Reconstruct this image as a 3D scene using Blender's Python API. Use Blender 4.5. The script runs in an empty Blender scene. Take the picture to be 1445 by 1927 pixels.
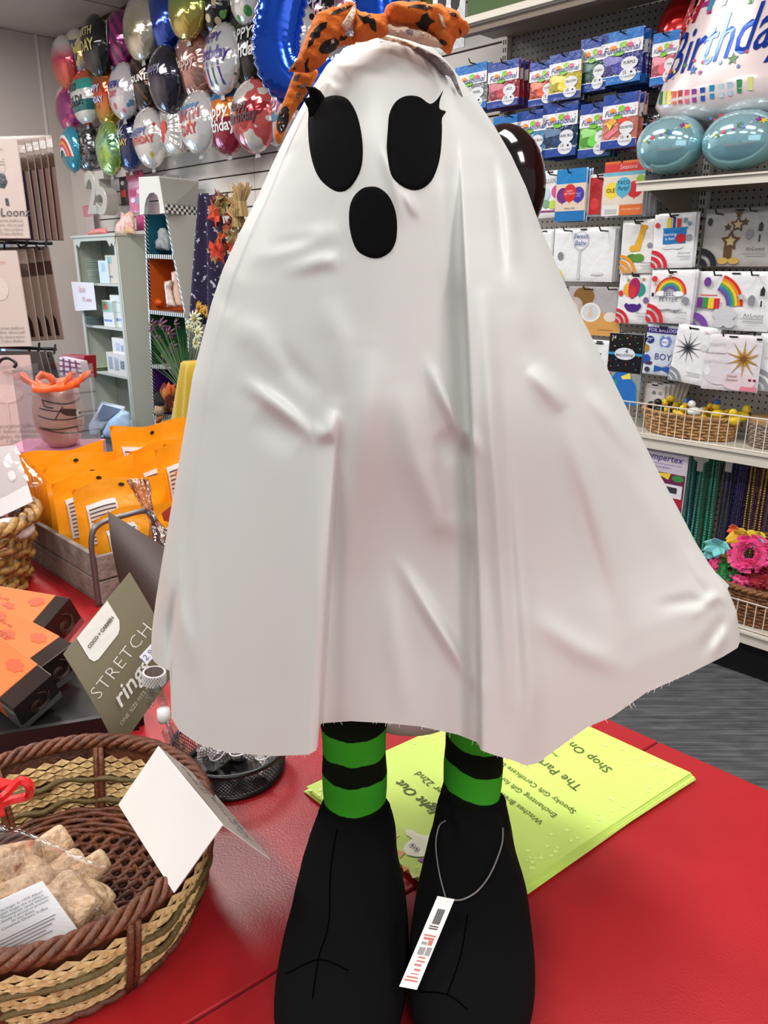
import bpy, bmesh, math, random
from mathutils import Vector, Matrix, geometry
from mathutils.bvhtree import BVHTree
random.seed(7)
PI = math.pi
sc = bpy.context.scene
COL = sc.collection
# ------------------------------------------------------------ camera, world, lights
FP, CX, CY = 1447.0, 722.5, 963.5          # focal length and centre in pixels of the 1445 x 1927 frame
CAMZ = 1.45
TH = math.atan(0.32); ST, CT = math.sin(TH), math.cos(TH)
cam_d = bpy.data.cameras.new('camera'); cam = bpy.data.objects.new('camera', cam_d); COL.objects.link(cam)
cam.location = (0, 0, CAMZ); cam.rotation_euler = (PI/2 - TH, 0, 0)
cam_d.sensor_fit = 'VERTICAL'; cam_d.sensor_height = 36; cam_d.lens = 36*FP/1927
cam_d.clip_start = 0.02; cam_d.clip_end = 60
sc.camera = cam
sc.view_settings.view_transform = 'Standard'; sc.view_settings.look = 'None'
sc.view_settings.exposure = 0.04; sc.view_settings.gamma = 1; sc.view_settings.use_curve_mapping = False
w = bpy.data.worlds.new('world'); sc.world = w; w.use_nodes = True
w.node_tree.nodes['Background'].inputs[0].default_value = (0.86, 0.93, 1.0, 1)
w.node_tree.nodes['Background'].inputs[1].default_value = 0.26
# store frame: R runs along the long wall towards the near right, N points into that wall
N = Vector((.7115, .7026, 0)).normalized(); R = Vector((N.y, -N.x, 0)); ROT = math.atan2(R.y, R.x)
Z = Vector((0, 0, 1))
def S(r, n, z): return R*r + N*n + Z*z
CEIL = 3.40
def area(name, p, rot, sx, sy, watt, col=(1, .97, .93)):
    d = bpy.data.lights.new(name, 'AREA'); d.shape = 'RECTANGLE'; d.size = sx; d.size_y = sy
    d.energy = watt; d.color = col
    o = bpy.data.objects.new(name, d); COL.objects.link(o); o.location = p; o.rotation_euler = rot
    return o
# fluorescent troffers in the ceiling (the fixtures themselves are built with the ceiling)
TROFF = [(-6.5, 1.5), (-6.5, -.6), (-4.6, 1.3), (-2.4, 1.3), (-0.2, 1.0), (2.0, 1.0), (-4.6, -1.0), (-2.4, -1.0), (-0.2, -1.2), (2.0, -1.2)]  # first two, out of view, are added to brighten the far-left corner
for (r, n) in TROFF:
    area('troffer_light', S(r, n, CEIL-.06), (0, 0, ROT), 1.2, .5, 36)
# daylight from the shop front behind and to the right of the photographer
area('shopfront_daylight', (0.9, -3.0, 1.75), (math.radians(86), 0, math.radians(12)), 3.6, 2.0, 27, (.95, .97, 1))
# daylight outside the left wall's glazing
area('window_daylight', S(-8.6, 2.0, 1.5), (PI/2, 0, ROT-PI/2), 2.2, 2.2, 120, (.75, .87, 1))

# ------------------------------------------------------------ pixel rays
def ray(px, py):
    x = px-CX; u = CY-py
    return Vector((x, u*ST+FP*CT, u*CT-FP*ST))
O = Vector((0, 0, CAMZ))
def hs(px, py, s): return O + ray(px, py)*s
def hy(px, py, Y): d = ray(px, py); return O + d*(Y/d.y)
def hz(px, py, z): d = ray(px, py); return O + d*((z-CAMZ)/d.z)
def hn(px, py, n): d = ray(px, py); return O + d*(n/d.dot(N))
def rz(px, py, n): p = hn(px, py, n); return p.dot(R), p.z

# ------------------------------------------------------------ materials
MATS = {}
def lin(c):
    return tuple(((x/255)/12.92 if x/255 <= .04045 else ((x/255+.055)/1.055)**2.4) for x in c)
def mat(name, col=(200, 200, 200), rough=.5, metal=0, coat=0, bump=0, bscale=60, trans=0, alpha=1, emit=0, sheen=0, spec=.5):
    if name in MATS: return MATS[name]
    m = bpy.data.materials.new(name); m.use_nodes = True; nt = m.node_tree; b = nt.nodes['Principled BSDF']
    b.inputs['Base Color'].default_value = (*lin(col), 1); b.inputs['Roughness'].default_value = rough
    b.inputs['Metallic'].default_value = metal; b.inputs['Coat Weight'].default_value = coat
    b.inputs['Coat Roughness'].default_value = .08
    b.inputs['Transmission Weight'].default_value = trans; b.inputs['Alpha'].default_value = alpha
    b.inputs['Sheen Weight'].default_value = sheen; b.inputs['Specular IOR Level'].default_value = spec
    if emit: b.inputs['Emission Color'].default_value = (*lin(col), 1); b.inputs['Emission Strength'].default_value = emit
    if bump:
        tc = nt.nodes.new('ShaderNodeTexCoord'); nz = nt.nodes.new('ShaderNodeTexNoise'); nz.inputs['Scale'].default_value = bscale
        nz.inputs['Detail'].default_value = 3
        bp = nt.nodes.new('ShaderNodeBump'); bp.inputs['Strength'].default_value = bump; bp.inputs['Distance'].default_value = .01
        nt.links.new(tc.outputs['Object'], nz.inputs['Vector']); nt.links.new(nz.outputs[0], bp.inputs['Height'])
        nt.links.new(bp.outputs[0], b.inputs['Normal'])
        if coat: nt.links.new(bp.outputs[0], b.inputs['Coat Normal'])
    MATS[name] = m; return m
def ramp(nt, cols, const=True, pos=None):
    r = nt.nodes.new('ShaderNodeValToRGB'); cr = r.color_ramp
    if const: cr.interpolation = 'CONSTANT'
    while len(cr.elements) < len(cols): cr.elements.new(.5)
    for i, c in enumerate(cols):
        cr.elements[i].position = (pos[i] if pos else (i/len(cols) if const else i/max(1, len(cols)-1)))
    for i, c in enumerate(cols): cr.elements[i].color = (*lin(c), 1)
    return r
def nmath(nt, op, a, b=None):
    m = nt.nodes.new('ShaderNodeMath'); m.operation = op
    for i, x in enumerate((a, b)):
        if x is None: continue
        if isinstance(x, (int, float)): m.inputs[i].default_value = x
        else: nt.links.new(x, m.inputs[i])
    return m.outputs[0]
def patmat(name, kind, base, cols, scale=8, thr=.35, rough=.2, metal=0, coat=0, bump=0, bscale=40, axis=2, coords='Object', pos=None, const=False):
    """procedural two-and-more colour patterns"""
    if name in MATS: return MATS[name]
    m = mat(name, base, rough, metal, coat, bump, bscale); nt = m.node_tree; b = nt.nodes['Principled BSDF']
    tc = nt.nodes.new('ShaderNodeTexCoord'); co = tc.outputs[coords]
    if kind == 'spots':
        v = nt.nodes.new('ShaderNodeTexVoronoi'); v.inputs['Scale'].default_value = scale; nt.links.new(co, v.inputs['Vector'])
        sp = nt.nodes.new('ShaderNodeSeparateColor'); nt.links.new(v.outputs['Color'], sp.inputs[0])
        r = ramp(nt, cols); nt.links.new(sp.outputs[0], r.inputs[0])
        k = nmath(nt, 'LESS_THAN', v.outputs['Distance'], thr)
        mx = nt.nodes.new('ShaderNodeMix'); mx.data_type = 'RGBA'
        nt.links.new(k, mx.inputs[0]); mx.inputs[6].default_value = (*lin(base), 1); nt.links.new(r.outputs[0], mx.inputs[7])
        nt.links.new(mx.outputs[2], b.inputs['Base Color'])
    elif kind == 'patch':
        v = nt.nodes.new('ShaderNodeTexNoise'); v.inputs['Scale'].default_value = scale; v.inputs['Detail'].default_value = 2
        nt.links.new(co, v.inputs['Vector'])
        cc = [base]+cols; r = ramp(nt, cc, True, pos or [0]+[thr+.06*i for i in range(len(cols))]); nt.links.new(v.outputs[0], r.inputs[0])
        nt.links.new(r.outputs[0], b.inputs['Base Color'])
    elif kind in ('grad', 'stripe'):
        sx = nt.nodes.new('ShaderNodeSeparateXYZ'); nt.links.new(co, sx.inputs[0])
        a = nmath(nt, 'MULTIPLY', sx.outputs[axis], scale); a = nmath(nt, 'ADD', a, .5)
        if kind == 'stripe': a = nmath(nt, 'FRACT', a)
        cc = [base]+cols; r = ramp(nt, cc, kind == 'stripe' or const, pos); nt.links.new(a, r.inputs[0])
        nt.links.new(r.outputs[0], b.inputs['Base Color'])
    elif kind == 'diag':
        sx = nt.nodes.new('ShaderNodeSeparateXYZ'); nt.links.new(co, sx.inputs[0])
        a = nmath(nt, 'ADD', sx.outputs[0], sx.outputs[2]); a = nmath(nt, 'ADD', a, sx.outputs[1]); a = nmath(nt, 'FRACT', nmath(nt, 'MULTIPLY', a, scale))
        r = ramp(nt, [base]+cols); nt.links.new(a, r.inputs[0]); nt.links.new(r.outputs[0], b.inputs['Base Color'])
    elif kind == 'check':
        v = nt.nodes.new('ShaderNodeTexChecker'); v.inputs['Scale'].default_value = scale; nt.links.new(co, v.inputs['Vector'])
        v.inputs[1].default_value = (*lin(base), 1); v.inputs[2].default_value = (*lin(cols[0]), 1)
        nt.links.new(v.outputs[0], b.inputs['Base Color'])
    elif kind == 'mottle':
        v = nt.nodes.new('ShaderNodeTexNoise'); v.inputs['Scale'].default_value = scale; v.inputs['Detail'].default_value = 5
        nt.links.new(co, v.inputs['Vector']); cc = [base]+cols
        r = ramp(nt, cc, False, [.3+.4*i/(len(cc)-1) for i in range(len(cc))]); nt.links.new(v.outputs[0], r.inputs[0])
        nt.links.new(r.outputs[0], b.inputs['Base Color'])
    return m
def clear(name, tint=(235, 240, 245), a=.18, rough=.05, bump=0, bscale=30):
    """clear film and acrylic: see-through with a gloss that catches the lamps"""
    if name in MATS: return MATS[name]
    m = bpy.data.materials.new(name); m.use_nodes = True; nt = m.node_tree; nt.nodes.remove(nt.nodes['Principled BSDF'])
    out = nt.nodes['Material Output']
    t = nt.nodes.new('ShaderNodeBsdfTransparent'); t.inputs[0].default_value = (*[min(1, x) for x in lin(tint)], 1)
    g = nt.nodes.new('ShaderNodeBsdfGlossy'); g.inputs['Roughness'].default_value = rough; g.inputs[0].default_value = (1, 1, 1, 1)
    f = nt.nodes.new('ShaderNodeLayerWeight')
    k = nmath(nt, 'ADD', nmath(nt, 'MULTIPLY', nmath(nt, 'POWER', f.outputs[1], 3.5), .55), a*.3)
    mx = nt.nodes.new('ShaderNodeMixShader'); nt.links.new(k, mx.inputs[0]); nt.links.new(t.outputs[0], mx.inputs[1]); nt.links.new(g.outputs[0], mx.inputs[2])
    nt.links.new(mx.outputs[0], out.inputs[0])
    if bump:
        tc = nt.nodes.new('ShaderNodeTexCoord'); nz = nt.nodes.new('ShaderNodeTexNoise'); nz.inputs['Scale'].default_value = bscale; nz.inputs['Detail'].default_value = 2
        bp = nt.nodes.new('ShaderNodeBump'); bp.inputs['Strength'].default_value = bump; bp.inputs['Distance'].default_value = .02
        nt.links.new(tc.outputs['Object'], nz.inputs['Vector']); nt.links.new(nz.outputs[0], bp.inputs['Height'])
        nt.links.new(bp.outputs[0], g.inputs['Normal']); nt.links.new(bp.outputs[0], f.inputs['Normal'])
    MATS[name] = m; return m

# ------------------------------------------------------------ objects
def tag(o, label, cat, group=None, kind=None):
    if label: o['label'] = label
    if cat: o['category'] = cat
    if group: o['group'] = group
    if kind: o['kind'] = kind
    return o
def thing(name, label, cat, loc=(0, 0, 0), rotz=0, group=None, rot=None):
    o = bpy.data.objects.new(name, None); COL.objects.link(o); o.empty_display_size = .02
    o.location = loc; o.rotation_euler = rot if rot else (0, 0, rotz)
    return tag(o, label, cat, group)
def mw(o):
    m = Matrix.LocRotScale(o.location, o.rotation_euler, o.scale)
    return mw(o.parent) @ m if o.parent else m
def copy_thing(o, loc=None, label=None, group=None, rot=None, parent=None):
    c = o.copy(); COL.objects.link(c)
    if parent: c.parent = parent
    if loc is not None: c.location = loc
    if rot is not None: c.rotation_euler = rot
    if label: c['label'] = label
    if group: c['group'] = group
    for ch in [x for x in COL.objects if x.parent == o]: copy_thing(ch, parent=c)
    return c
class MB:
    def __init__(s, m=None): s.v = []; s.f = []; s.mi = []; s.mats = []; s.cur = 0; s.X = None
    
    def use(s, m):
        if m not in s.mats: s.mats.append(m)
        s.cur = s.mats.index(m); return s
    def add(s, vs, fs):
        b = len(s.v)
        s.v += [(s.X @ Vector(v)) if s.X else Vector(v) for v in vs]
        for f in fs: s.f.append([b+i for i in f]); s.mi.append(s.cur)
        return s
    def hexa(s, p): return s.add(p, [(0, 3, 2, 1), (4, 5, 6, 7), (0, 1, 5, 4), (1, 2, 6, 5), (2, 3, 7, 6), (3, 0, 4, 7)])
    def box(s, c, d, ax=None):
        c = Vector(c); ax = ax or (Vector((1, 0, 0)), Vector((0, 1, 0)), Vector((0, 0, 1))); x, y, z = [Vector(ax[i])*d[i]/2 for i in range(3)]
        return s.hexa([c-x-y-z, c+x-y-z, c+x+y-z, c-x+y-z, c-x-y+z, c+x-y+z, c+x+y+z, c-x+y+z])
    def sbox(s, r0, r1, n0, n1, z0, z1): return s.hexa([S(r0, n0, z0), S(r1, n0, z0), S(r1, n1, z0), S(r0, n1, z0), S(r0, n0, z1), S(r1, n0, z1), S(r1, n1, z1), S(r0, n1, z1)])
    def slab(s, pts, t):
        pts = [Vector(p) for p in pts]; t = Vector(t); n = len(pts)
        return s.add(pts+[p+t for p in pts], [list(range(n))[::-1], list(range(n, 2*n))]+[(i, (i+1) % n, n+(i+1) % n, n+i) for i in range(n)])
    def poly(s, pts): return s.add(pts, [list(range(len(pts)))])
    def grid(s, nu, nv, fn, cu=False):
        vs = [fn(i/nu, j/nv) for j in range(nv+1) for i in range(nu if cu else nu+1)]
        w_ = nu if cu else nu+1
        return s.add(vs, [(j*w_+i, j*w_+(i+1) % w_, (j+1)*w_+(i+1) % w_, (j+1)*w_+i) for j in range(nv) for i in range(nu)])
    def tube(s, pts, r, seg=8, closed=False, rf=None, cap=True):
        pts = [Vector(p) for p in pts]; n = len(pts); vs = []; up = None
        for i, p in enumerate(pts):
            if closed: d = pts[(i+1) % n]-pts[i-1]
            else: d = pts[min(i+1, n-1)]-pts[max(i-1, 0)]
            d = d.normalized() if d.length > 1e-9 else Vector((0, 0, 1))
            if up is None: up = d.orthogonal().normalized()
            up = (up-d*up.dot(d)); up = up.normalized() if up.length > 1e-6 else d.orthogonal().normalized()
            e = d.cross(up); rr = rf(i/(n-1)) if rf else r
            vs += [p+(up*math.cos(2*PI*k/seg)+e*math.sin(2*PI*k/seg))*rr for k in range(seg)]
        fs = [(i*seg+k, i*seg+(k+1) % seg, (i+1) % n*seg+(k+1) % seg, (i+1) % n*seg+k) for i in range(n if closed else n-1) for k in range(seg)]
        if cap and not closed: fs += [list(range(seg))[::-1], list(range((n-1)*seg, n*seg))]
        return s.add(vs, fs)
    def lathe(s, c, prof, seg=32, sx=1, sy=1, cap=False, ax=None):
        c = Vector(c); A = ax or (Vector((1, 0, 0)), Vector((0, 1, 0)), Vector((0, 0, 1)))
        vs = [c+A[0]*(r*sx*math.cos(2*PI*k/seg))+A[1]*(r*sy*math.sin(2*PI*k/seg))+A[2]*z for (r, z) in prof for k in range(seg)]
        fs = [(i*seg+k, i*seg+(k+1) % seg, (i+1)*seg+(k+1) % seg, (i+1)*seg+k) for i in range(len(prof)-1) for k in range(seg)]
        if cap: fs += [list(range(seg))[::-1], list(range((len(prof)-1)*seg, len(prof)*seg))]
        return s.add(vs, fs)
    def ell(s, c, rx, ry, rz_, seg=16, rings=10, ax=None):
        pr = [(max(1e-4, math.sin(PI*i/rings)), -math.cos(PI*i/rings)) for i in range(rings+1)]
        A = ax or (Vector((1, 0, 0)), Vector((0, 1, 0)), Vector((0, 0, 1)))
        return s.lathe(c, [(r, z*rz_) for r, z in pr], seg, rx, ry, True, A)
    def inflate(s, outline, thick, step, back=True, powr=.5, ydir=None, noise=None, F=None):
        """closed cushion from a 2D outline; F(x, z, off) -> 3D, off is the bulge towards the viewer"""
        tri, P, D = cdt(outline, step); md = max(D) or 1
        off = [thick*min(1, (d/md))**powr for d in D]
        if noise: off = [o+noise(p, d) if d > 0 else o for o, p, d in zip(off, P, D)]
        s.add([F(p[0], p[1], o) for p, o in zip(P, off)], [t[::-1] for t in tri])
        if back: s.add([F(p[0], p[1], -o) for p, o in zip(P, off)], tri)
        return s
    def build(s, name, parent=None, world=True, smooth=False, label=None, cat=None, group=None, kind=None, bev=0, mats=None, merge=False, solid=0):
        me = bpy.data.meshes.new(name)
        if mats is not None: s.mats = [mats] if not isinstance(mats, (list, tuple)) else list(mats)
        if parent is None:
            xs = [v.x for v in s.v]; ys = [v.y for v in s.v]; o0 = Vector(((min(xs)+max(xs))/2, (min(ys)+max(ys))/2, min(v.z for v in s.v)))
            vv = [v-o0 for v in s.v]
        elif world:
            mi = mw(parent).inverted(); vv = [mi @ v for v in s.v]; o0 = None
        else: vv = s.v; o0 = None
        me.from_pydata([tuple(v) for v in vv], [], s.f)
        for m in s.mats: me.materials.append(m)
        if len(s.mats) > 1: me.polygons.foreach_set('material_index', s.mi)
        bm = bmesh.new(); bm.from_mesh(me)
        if merge: bmesh.ops.remove_doubles(bm, verts=bm.verts, dist=1e-5)
        bmesh.ops.recalc_face_normals(bm, faces=bm.faces)
        bm.to_mesh(me); bm.free()
        if smooth: me.polygons.foreach_set('use_smooth', [True]*len(me.polygons))
        me.update()
        o = bpy.data.objects.new(name, me); COL.objects.link(o)
        if parent: o.parent = parent
        else: o.location = o0
        if solid: md = o.modifiers.new('s', 'SOLIDIFY'); md.thickness = solid; md.offset = 0
        if bev: md = o.modifiers.new('b', 'BEVEL'); md.width = bev; md.segments = 2; md.limit_method = 'ANGLE'
        tag(o, label, cat, group, kind); return o
def seg_dist(p, a, b):
    ax, ay = a; bx, by = b; dx, dy = bx-ax, by-ay; L = dx*dx+dy*dy
    t = 0 if L == 0 else max(0, min(1, ((p[0]-ax)*dx+(p[1]-ay)*dy)/L))
    return math.hypot(p[0]-ax-t*dx, p[1]-ay-t*dy), t
def inside(p, poly):
    c = False; n = len(poly)
    for i in range(n):
        (x1, y1), (x2, y2) = poly[i], poly[i-1]
        if (y1 > p[1]) != (y2 > p[1]) and p[0] < (x2-x1)*(p[1]-y1)/(y2-y1)+x1: c = not c
    return c
def cdt(outline, step):
    ol = []
    n = len(outline)
    for i in range(n):
        a, b = outline[i], outline[(i+1) % n]; k = max(1, int(math.dist(a, b)/step))
        ol += [(a[0]+(b[0]-a[0])*j/k, a[1]+(b[1]-a[1])*j/k) for j in range(k)]
    xs = [p[0] for p in ol]; ys = [p[1] for p in ol]; pts = list(ol); y = min(ys)+step*.6; row = 0
    while y < max(ys):
        x = min(xs)+(step*.5 if row % 2 else step)
        while x < max(xs):
            if inside((x, y), ol) and min(seg_dist((x, y), ol[i], ol[(i+1) % len(ol)])[0] for i in range(len(ol))) > step*.45: pts.append((x, y))
            x += step
        y += step*.87; row += 1
    r = geometry.delaunay_2d_cdt([Vector(p) for p in pts], [], [list(range(len(ol)))], 1, 1e-7)
    P = [(v.x, v.y) for v in r[0]]
    D = [min(seg_dist(p, ol[i], ol[(i+1) % len(ol)])[0] for i in range(len(ol))) for p in P]
    D = [0 if d < step*.01 else d for d in D]
    return [tuple(f) for f in r[2]], P, D
_tx = {}
def text(body, size, m, parent=None, M=None, world=False, name='lettering', shear=0, align='CENTER', depth=None, label=None, cat=None, offs=0, spacing=1):
    """lettering as a mesh in the x-z plane facing -y, or placed by matrix M (x right, y up)"""
    cu = bpy.data.curves.new('t', 'FONT'); cu.body = body; cu.size = size; cu.align_x = align; cu.align_y = 'CENTER'
    cu.shear = shear; cu.offset = offs; cu.resolution_u = 2; cu.space_character = spacing; cu.space_line = .95
    o = bpy.data.objects.new('t', cu); COL.objects.link(o); dg = bpy.context.evaluated_depsgraph_get()
    me0 = bpy.data.meshes.new_from_object(o.evaluated_get(dg)); bpy.data.objects.remove(o)
    mb = MB(); mb.use(m)
    vs = [M @ Vector((v.co.x, v.co.y, 0)) for v in me0.vertices]
    if depth: vs = [depth(v) for v in vs]
    mb.add(vs, [list(p.vertices) for p in me0.polygons]); bpy.data.meshes.remove(me0); bpy.data.curves.remove(cu)
    if not mb.f: return None
    return mb.build(name, parent, world, label=label)
def MXZ(x, y, z, ang=0):   # text plane: facing -y, turned by ang in its plane
    return Matrix.Translation((x, y, z)) @ Matrix.Rotation(ang, 4, Vector((0, -1, 0))) @ Matrix.Rotation(PI/2, 4, 'X')
def frame(o, x, y):        # text plane from origin and in-plane axes
    x = Vector(x).normalized(); y = Vector(y); y = (y-x*y.dot(x)).normalized(); z = x.cross(y)
    return Matrix(((x.x, y.x, z.x, o[0]), (x.y, y.y, z.y, o[1]), (x.z, y.z, z.z, o[2]), (0, 0, 0, 1)))
def lerp(a, b, t): return a+(b-a)*t
def sm(a, b, x): t = max(0, min(1, (x-a)/(b-a))); return t*t*(3-2*t)
def along(pts, t):
    L = [0]
    for a, b in zip(pts, pts[1:]): L.append(L[-1]+math.dist(a, b))
    d = t*L[-1]
    for i in range(len(pts)-1):
        if d <= L[i+1] or i == len(pts)-2:
            k = (d-L[i])/max(1e-9, L[i+1]-L[i]); return tuple(lerp(a, b, k) for a, b in zip(pts[i], pts[i+1]))
def catmull(pts, k=6, closed=False):
    out = []; n = len(pts); P = [Vector(p) for p in pts]
    for i in range(n if closed else n-1):
        g = (lambda j: P[j % n]) if closed else (lambda j: P[max(0, min(n-1, j))])
        p0, p1, p2, p3 = g(i-1), g(i), g(i+1), g(i+2)
        for j in range(k):
            t = j/k; out.append(.5*((2*p1)+(p2-p0)*t+(2*p0-5*p1+4*p2-p3)*t*t+(3*p1-p0-3*p2+p3)*t**3))
    if not closed: out.append(P[-1])
    return out
white = mat('white_card', (238, 238, 238), .45); blackm = mat('black_print', (22, 22, 24), .5)
black_metal = mat('black_metal', (18, 18, 20), .35); ink = mat('dark_ink', (50, 50, 60), .6)
# ============================================================ the shop's shell
def floor_mat():
    m = mat('carpet_tile', (90, 92, 94), .95, bump=.5, bscale=400); nt = m.node_tree; b = nt.nodes['Principled BSDF']
    tc = nt.nodes.new('ShaderNodeTexCoord'); mp = nt.nodes.new('ShaderNodeMapping'); mp.inputs['Rotation'].default_value = (0, 0, -ROT)
    mp.inputs['Scale'].default_value = (3, 120, 1); nz = nt.nodes.new('ShaderNodeTexNoise'); nz.inputs['Scale'].default_value = 1; nz.inputs['Detail'].default_value = 4
    mp2 = nt.nodes.new('ShaderNodeMapping'); mp2.inputs['Rotation'].default_value = (0, 0, -ROT); mp2.inputs['Scale'].default_value = (12, 30, 1)
    nz2 = nt.nodes.new('ShaderNodeTexNoise'); nz2.inputs['Scale'].default_value = 1
    nt.links.new(tc.outputs['Object'], mp.inputs[0]); nt.links.new(mp.outputs[0], nz.inputs['Vector'])
    nt.links.new(tc.outputs['Object'], mp2.inputs[0]); nt.links.new(mp2.outputs[0], nz2.inputs['Vector'])
    a = nmath(nt, 'ADD', nmath(nt, 'MULTIPLY', nz.outputs[0], .65), nmath(nt, 'MULTIPLY', nz2.outputs[0], .35))
    r = ramp(nt, [(62, 63, 66), (84, 86, 89), (108, 110, 112)], False, [.34, .5, .64]); nt.links.new(a, r.inputs[0]); nt.links.new(r.outputs[0], b.inputs['Base Color'])
    return m
f = MB().use(floor_mat()); f.sbox(-8, 4, -4, 3.6, -.04, 0); f.build('floor', kind='structure')
wallm = mat('wall_paint', (206, 196, 190), .7)
WN = 3.45; RC = -7.69
# ceiling of large panels with thin joints; the troffers sit in it
cm = mat('ceiling_panel', (214, 206, 200), .85); cj = mat('ceiling_joint', (150, 140, 134), .8)
mb = MB().use(cm)
mb.sbox(-8, 4, -4, 3.6, CEIL, CEIL+.05); mb.use(cj)
for k in range(10): mb.sbox(-8+k*1.22+.3, -8+k*1.22+.31, -4, 3.6, CEIL-.004, CEIL)
mb.build('ceiling', kind='structure')
lm = mat('troffer_lens', (255, 252, 246), .5, emit=2.2)
for i, (r, n) in enumerate(TROFF):  # panels, including those of the added far-left pair
    t = thing('ceiling_light', 'rectangular white fluorescent ceiling panel of the shop', 'ceiling light', S(r, n, CEIL), ROT, 'ceiling lights over the shop floor')
    b = MB().use(mat('troffer_frame', (235, 235, 232), .4))
    for sx, sy, dx, dy in ((0, .28, 1.26, .04), (0, -.28, 1.26, .04), (.62, 0, .04, .6), (-.62, 0, .04, .6)): b.box((sx, sy, -.02), (dx, dy, .04))
    b.build('frame', t, False); MB().use(lm).box((0, 0, -.01), (1.2, .54, .02)).build('diffuser', t, False)
# slatted long wall: white boards with dark grooves
mb = MB().use(mat('slatwall_groove', (70, 40, 38), .7)); mb.sbox(-7.69, 3.5, WN, WN+.1, 0, CEIL)
mb.use(mat('slatwall_board', (226, 220, 214), .5)); z = .02
while z < 3.3:
    for r0 in (-7.2, -5.98, -4.76, -3.54, -2.32): mb.sbox(r0, r0+1.215, WN-.014, WN, z, z+.098)
    z += .108
mb.use(wallm); mb.sbox(-7.69, -7.2, WN-.014, WN, 0, 3.3)
mb.build('wall_back', kind='structure')
# left wall with shop glazing low down
mb = MB().use(wallm)
mb.sbox(-7.75, RC, -4, 1.28, 0, CEIL); mb.sbox(-7.75, RC, 2.72, WN, 0, CEIL); mb.sbox(-7.75, RC, 1.28, 2.72, 1.75, CEIL); mb.sbox(-7.75, RC, 1.28, 2.72, 0, .12)
mb.use(mat('wall_joint', (232, 226, 220), .6))
for n in (3.25, 2.35, .95): mb.sbox(RC, RC+.006, n, n+.02, 1.9, CEIL)
mb.build('wall_left', kind='structure')
wf = thing('window_1', None, None, S(RC, 2.0, .12), ROT); wf['kind'] = 'structure'
mb = MB().use(mat('window_frame', (150, 165, 180), .4))
mb.sbox(-7.74, -7.64, 2.60, 2.78, .1, 2.25); mb.sbox(-7.74, -7.66, 1.22, 1.32, .1, 1.8); mb.sbox(-7.74, -7.66, 1.28, 2.72, 1.70, 1.8); mb.sbox(-7.74, -7.66, 1.28, 2.72, .1, .2); mb.sbox(-7.74, -7.67, 1.9, 1.96, .2, 1.7)
mb.build('window_frame', wf)
MB().use(clear('window_glass', (225, 238, 250), .1)).sbox(-7.71, -7.70, 1.3, 2.62, .18, 1.72).build('pane', wf)
# daylit street outside the glazing
mb = MB().use(mat('pavement', (205, 210, 214), .9)); mb.sbox(-14, -7.76, -4, 6, -.06, -.02); mb.build('trim_1', kind='structure')
mb = MB().use(patmat('facade', 'mottle', (190, 205, 225), [(226, 236, 248), (170, 190, 215)], 1.5, rough=.8)); mb.sbox(-14.3, -14, -4, 7, 0, 4); mb.build('wall_outside', kind='structure')
# round fire sprinkler / camera on the left wall
t = thing('security_camera', 'small white dome fitting on the left wall near the ceiling', 'camera', S(RC, 2.28, 2.56), ROT)
mb = MB().use(mat('camera_shell', (220, 215, 210), .4)); mb.lathe((0, 0, 0), [(.001, .16), (.05, .155), (.065, .1), (.06, .0)], 20, ax=(Vector((0, 1, 0)), Vector((0, 0, 1)), Vector((1, 0, 0)))); mb.build('housing', t, False, True)
mb = MB().use(mat('camera_lens', (110, 105, 102), .3)); mb.ell((.16, 0, 0), .03, .03, .03); mb.build('lens', t, False, True)

# ============================================================ red counter
CZ = .98
cnt = thing('sales_counter', 'red laminate shop counter the tall ghost figure stands on', 'counter', S(-1, .3, 0), ROT)
redm = patmat('red_laminate', 'mottle', (160, 26, 32), [(166, 30, 36)], 30, rough=.34, bump=.06, bscale=500)
seam = [Vector((-.1335*.8545, .451*.8545)), Vector((.334*.8545, .805*.8545))]
d2 = (seam[1]-seam[0]).normalized(); perp = Vector((d2.y, -d2.x))
def inter(nv):  # seam point at given n
    a = seam[0].dot(N.xy); b = d2.dot(N.xy); return seam[0]+d2*((nv-a)/b)
n0, n1 = -.06, .686
sa, sb = inter(n0), inter(n1); g = .0009
def sp(r, n): return (R*r+N*n).xy
def top(pts, nm):
    mb = MB().use(redm); mb.slab([(p.x, p.y, CZ-.035) for p in pts], (0, 0, .035)); mb.build(nm, cnt, bev=.0015)
top([sp(-2.6, n0), sa-perp*g, sb-perp*g, sp(-2.6, n1)], 'countertop')
top([sa+perp*g, sp(1.6, n0), sp(1.6, n1), sb+perp*g], 'countertop')
mb = MB().use(mat('counter_base', (92, 20, 26), .5)); mb.sbox(-2.55, 1.55, .0, n1-.05, 0, CZ-.035); mb.build('cabinet', cnt)
mb = MB().use(mat('seam_filler', (70, 8, 12), .7)); a = Vector((sa.x, sa.y, CZ-.012)); b = Vector((sb.x, sb.y, CZ-.012))
mb.slab([(sa.x-perp.x*g, sa.y-perp.y*g, CZ-.004), (sa.x+perp.x*g, sa.y+perp.y*g, CZ-.004), (sb.x+perp.x*g, sb.y+perp.y*g, CZ-.004), (sb.x-perp.x*g, sb.y-perp.y*g, CZ-.004)], (0, 0, .002)); mb.build('seam', cnt)
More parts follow.
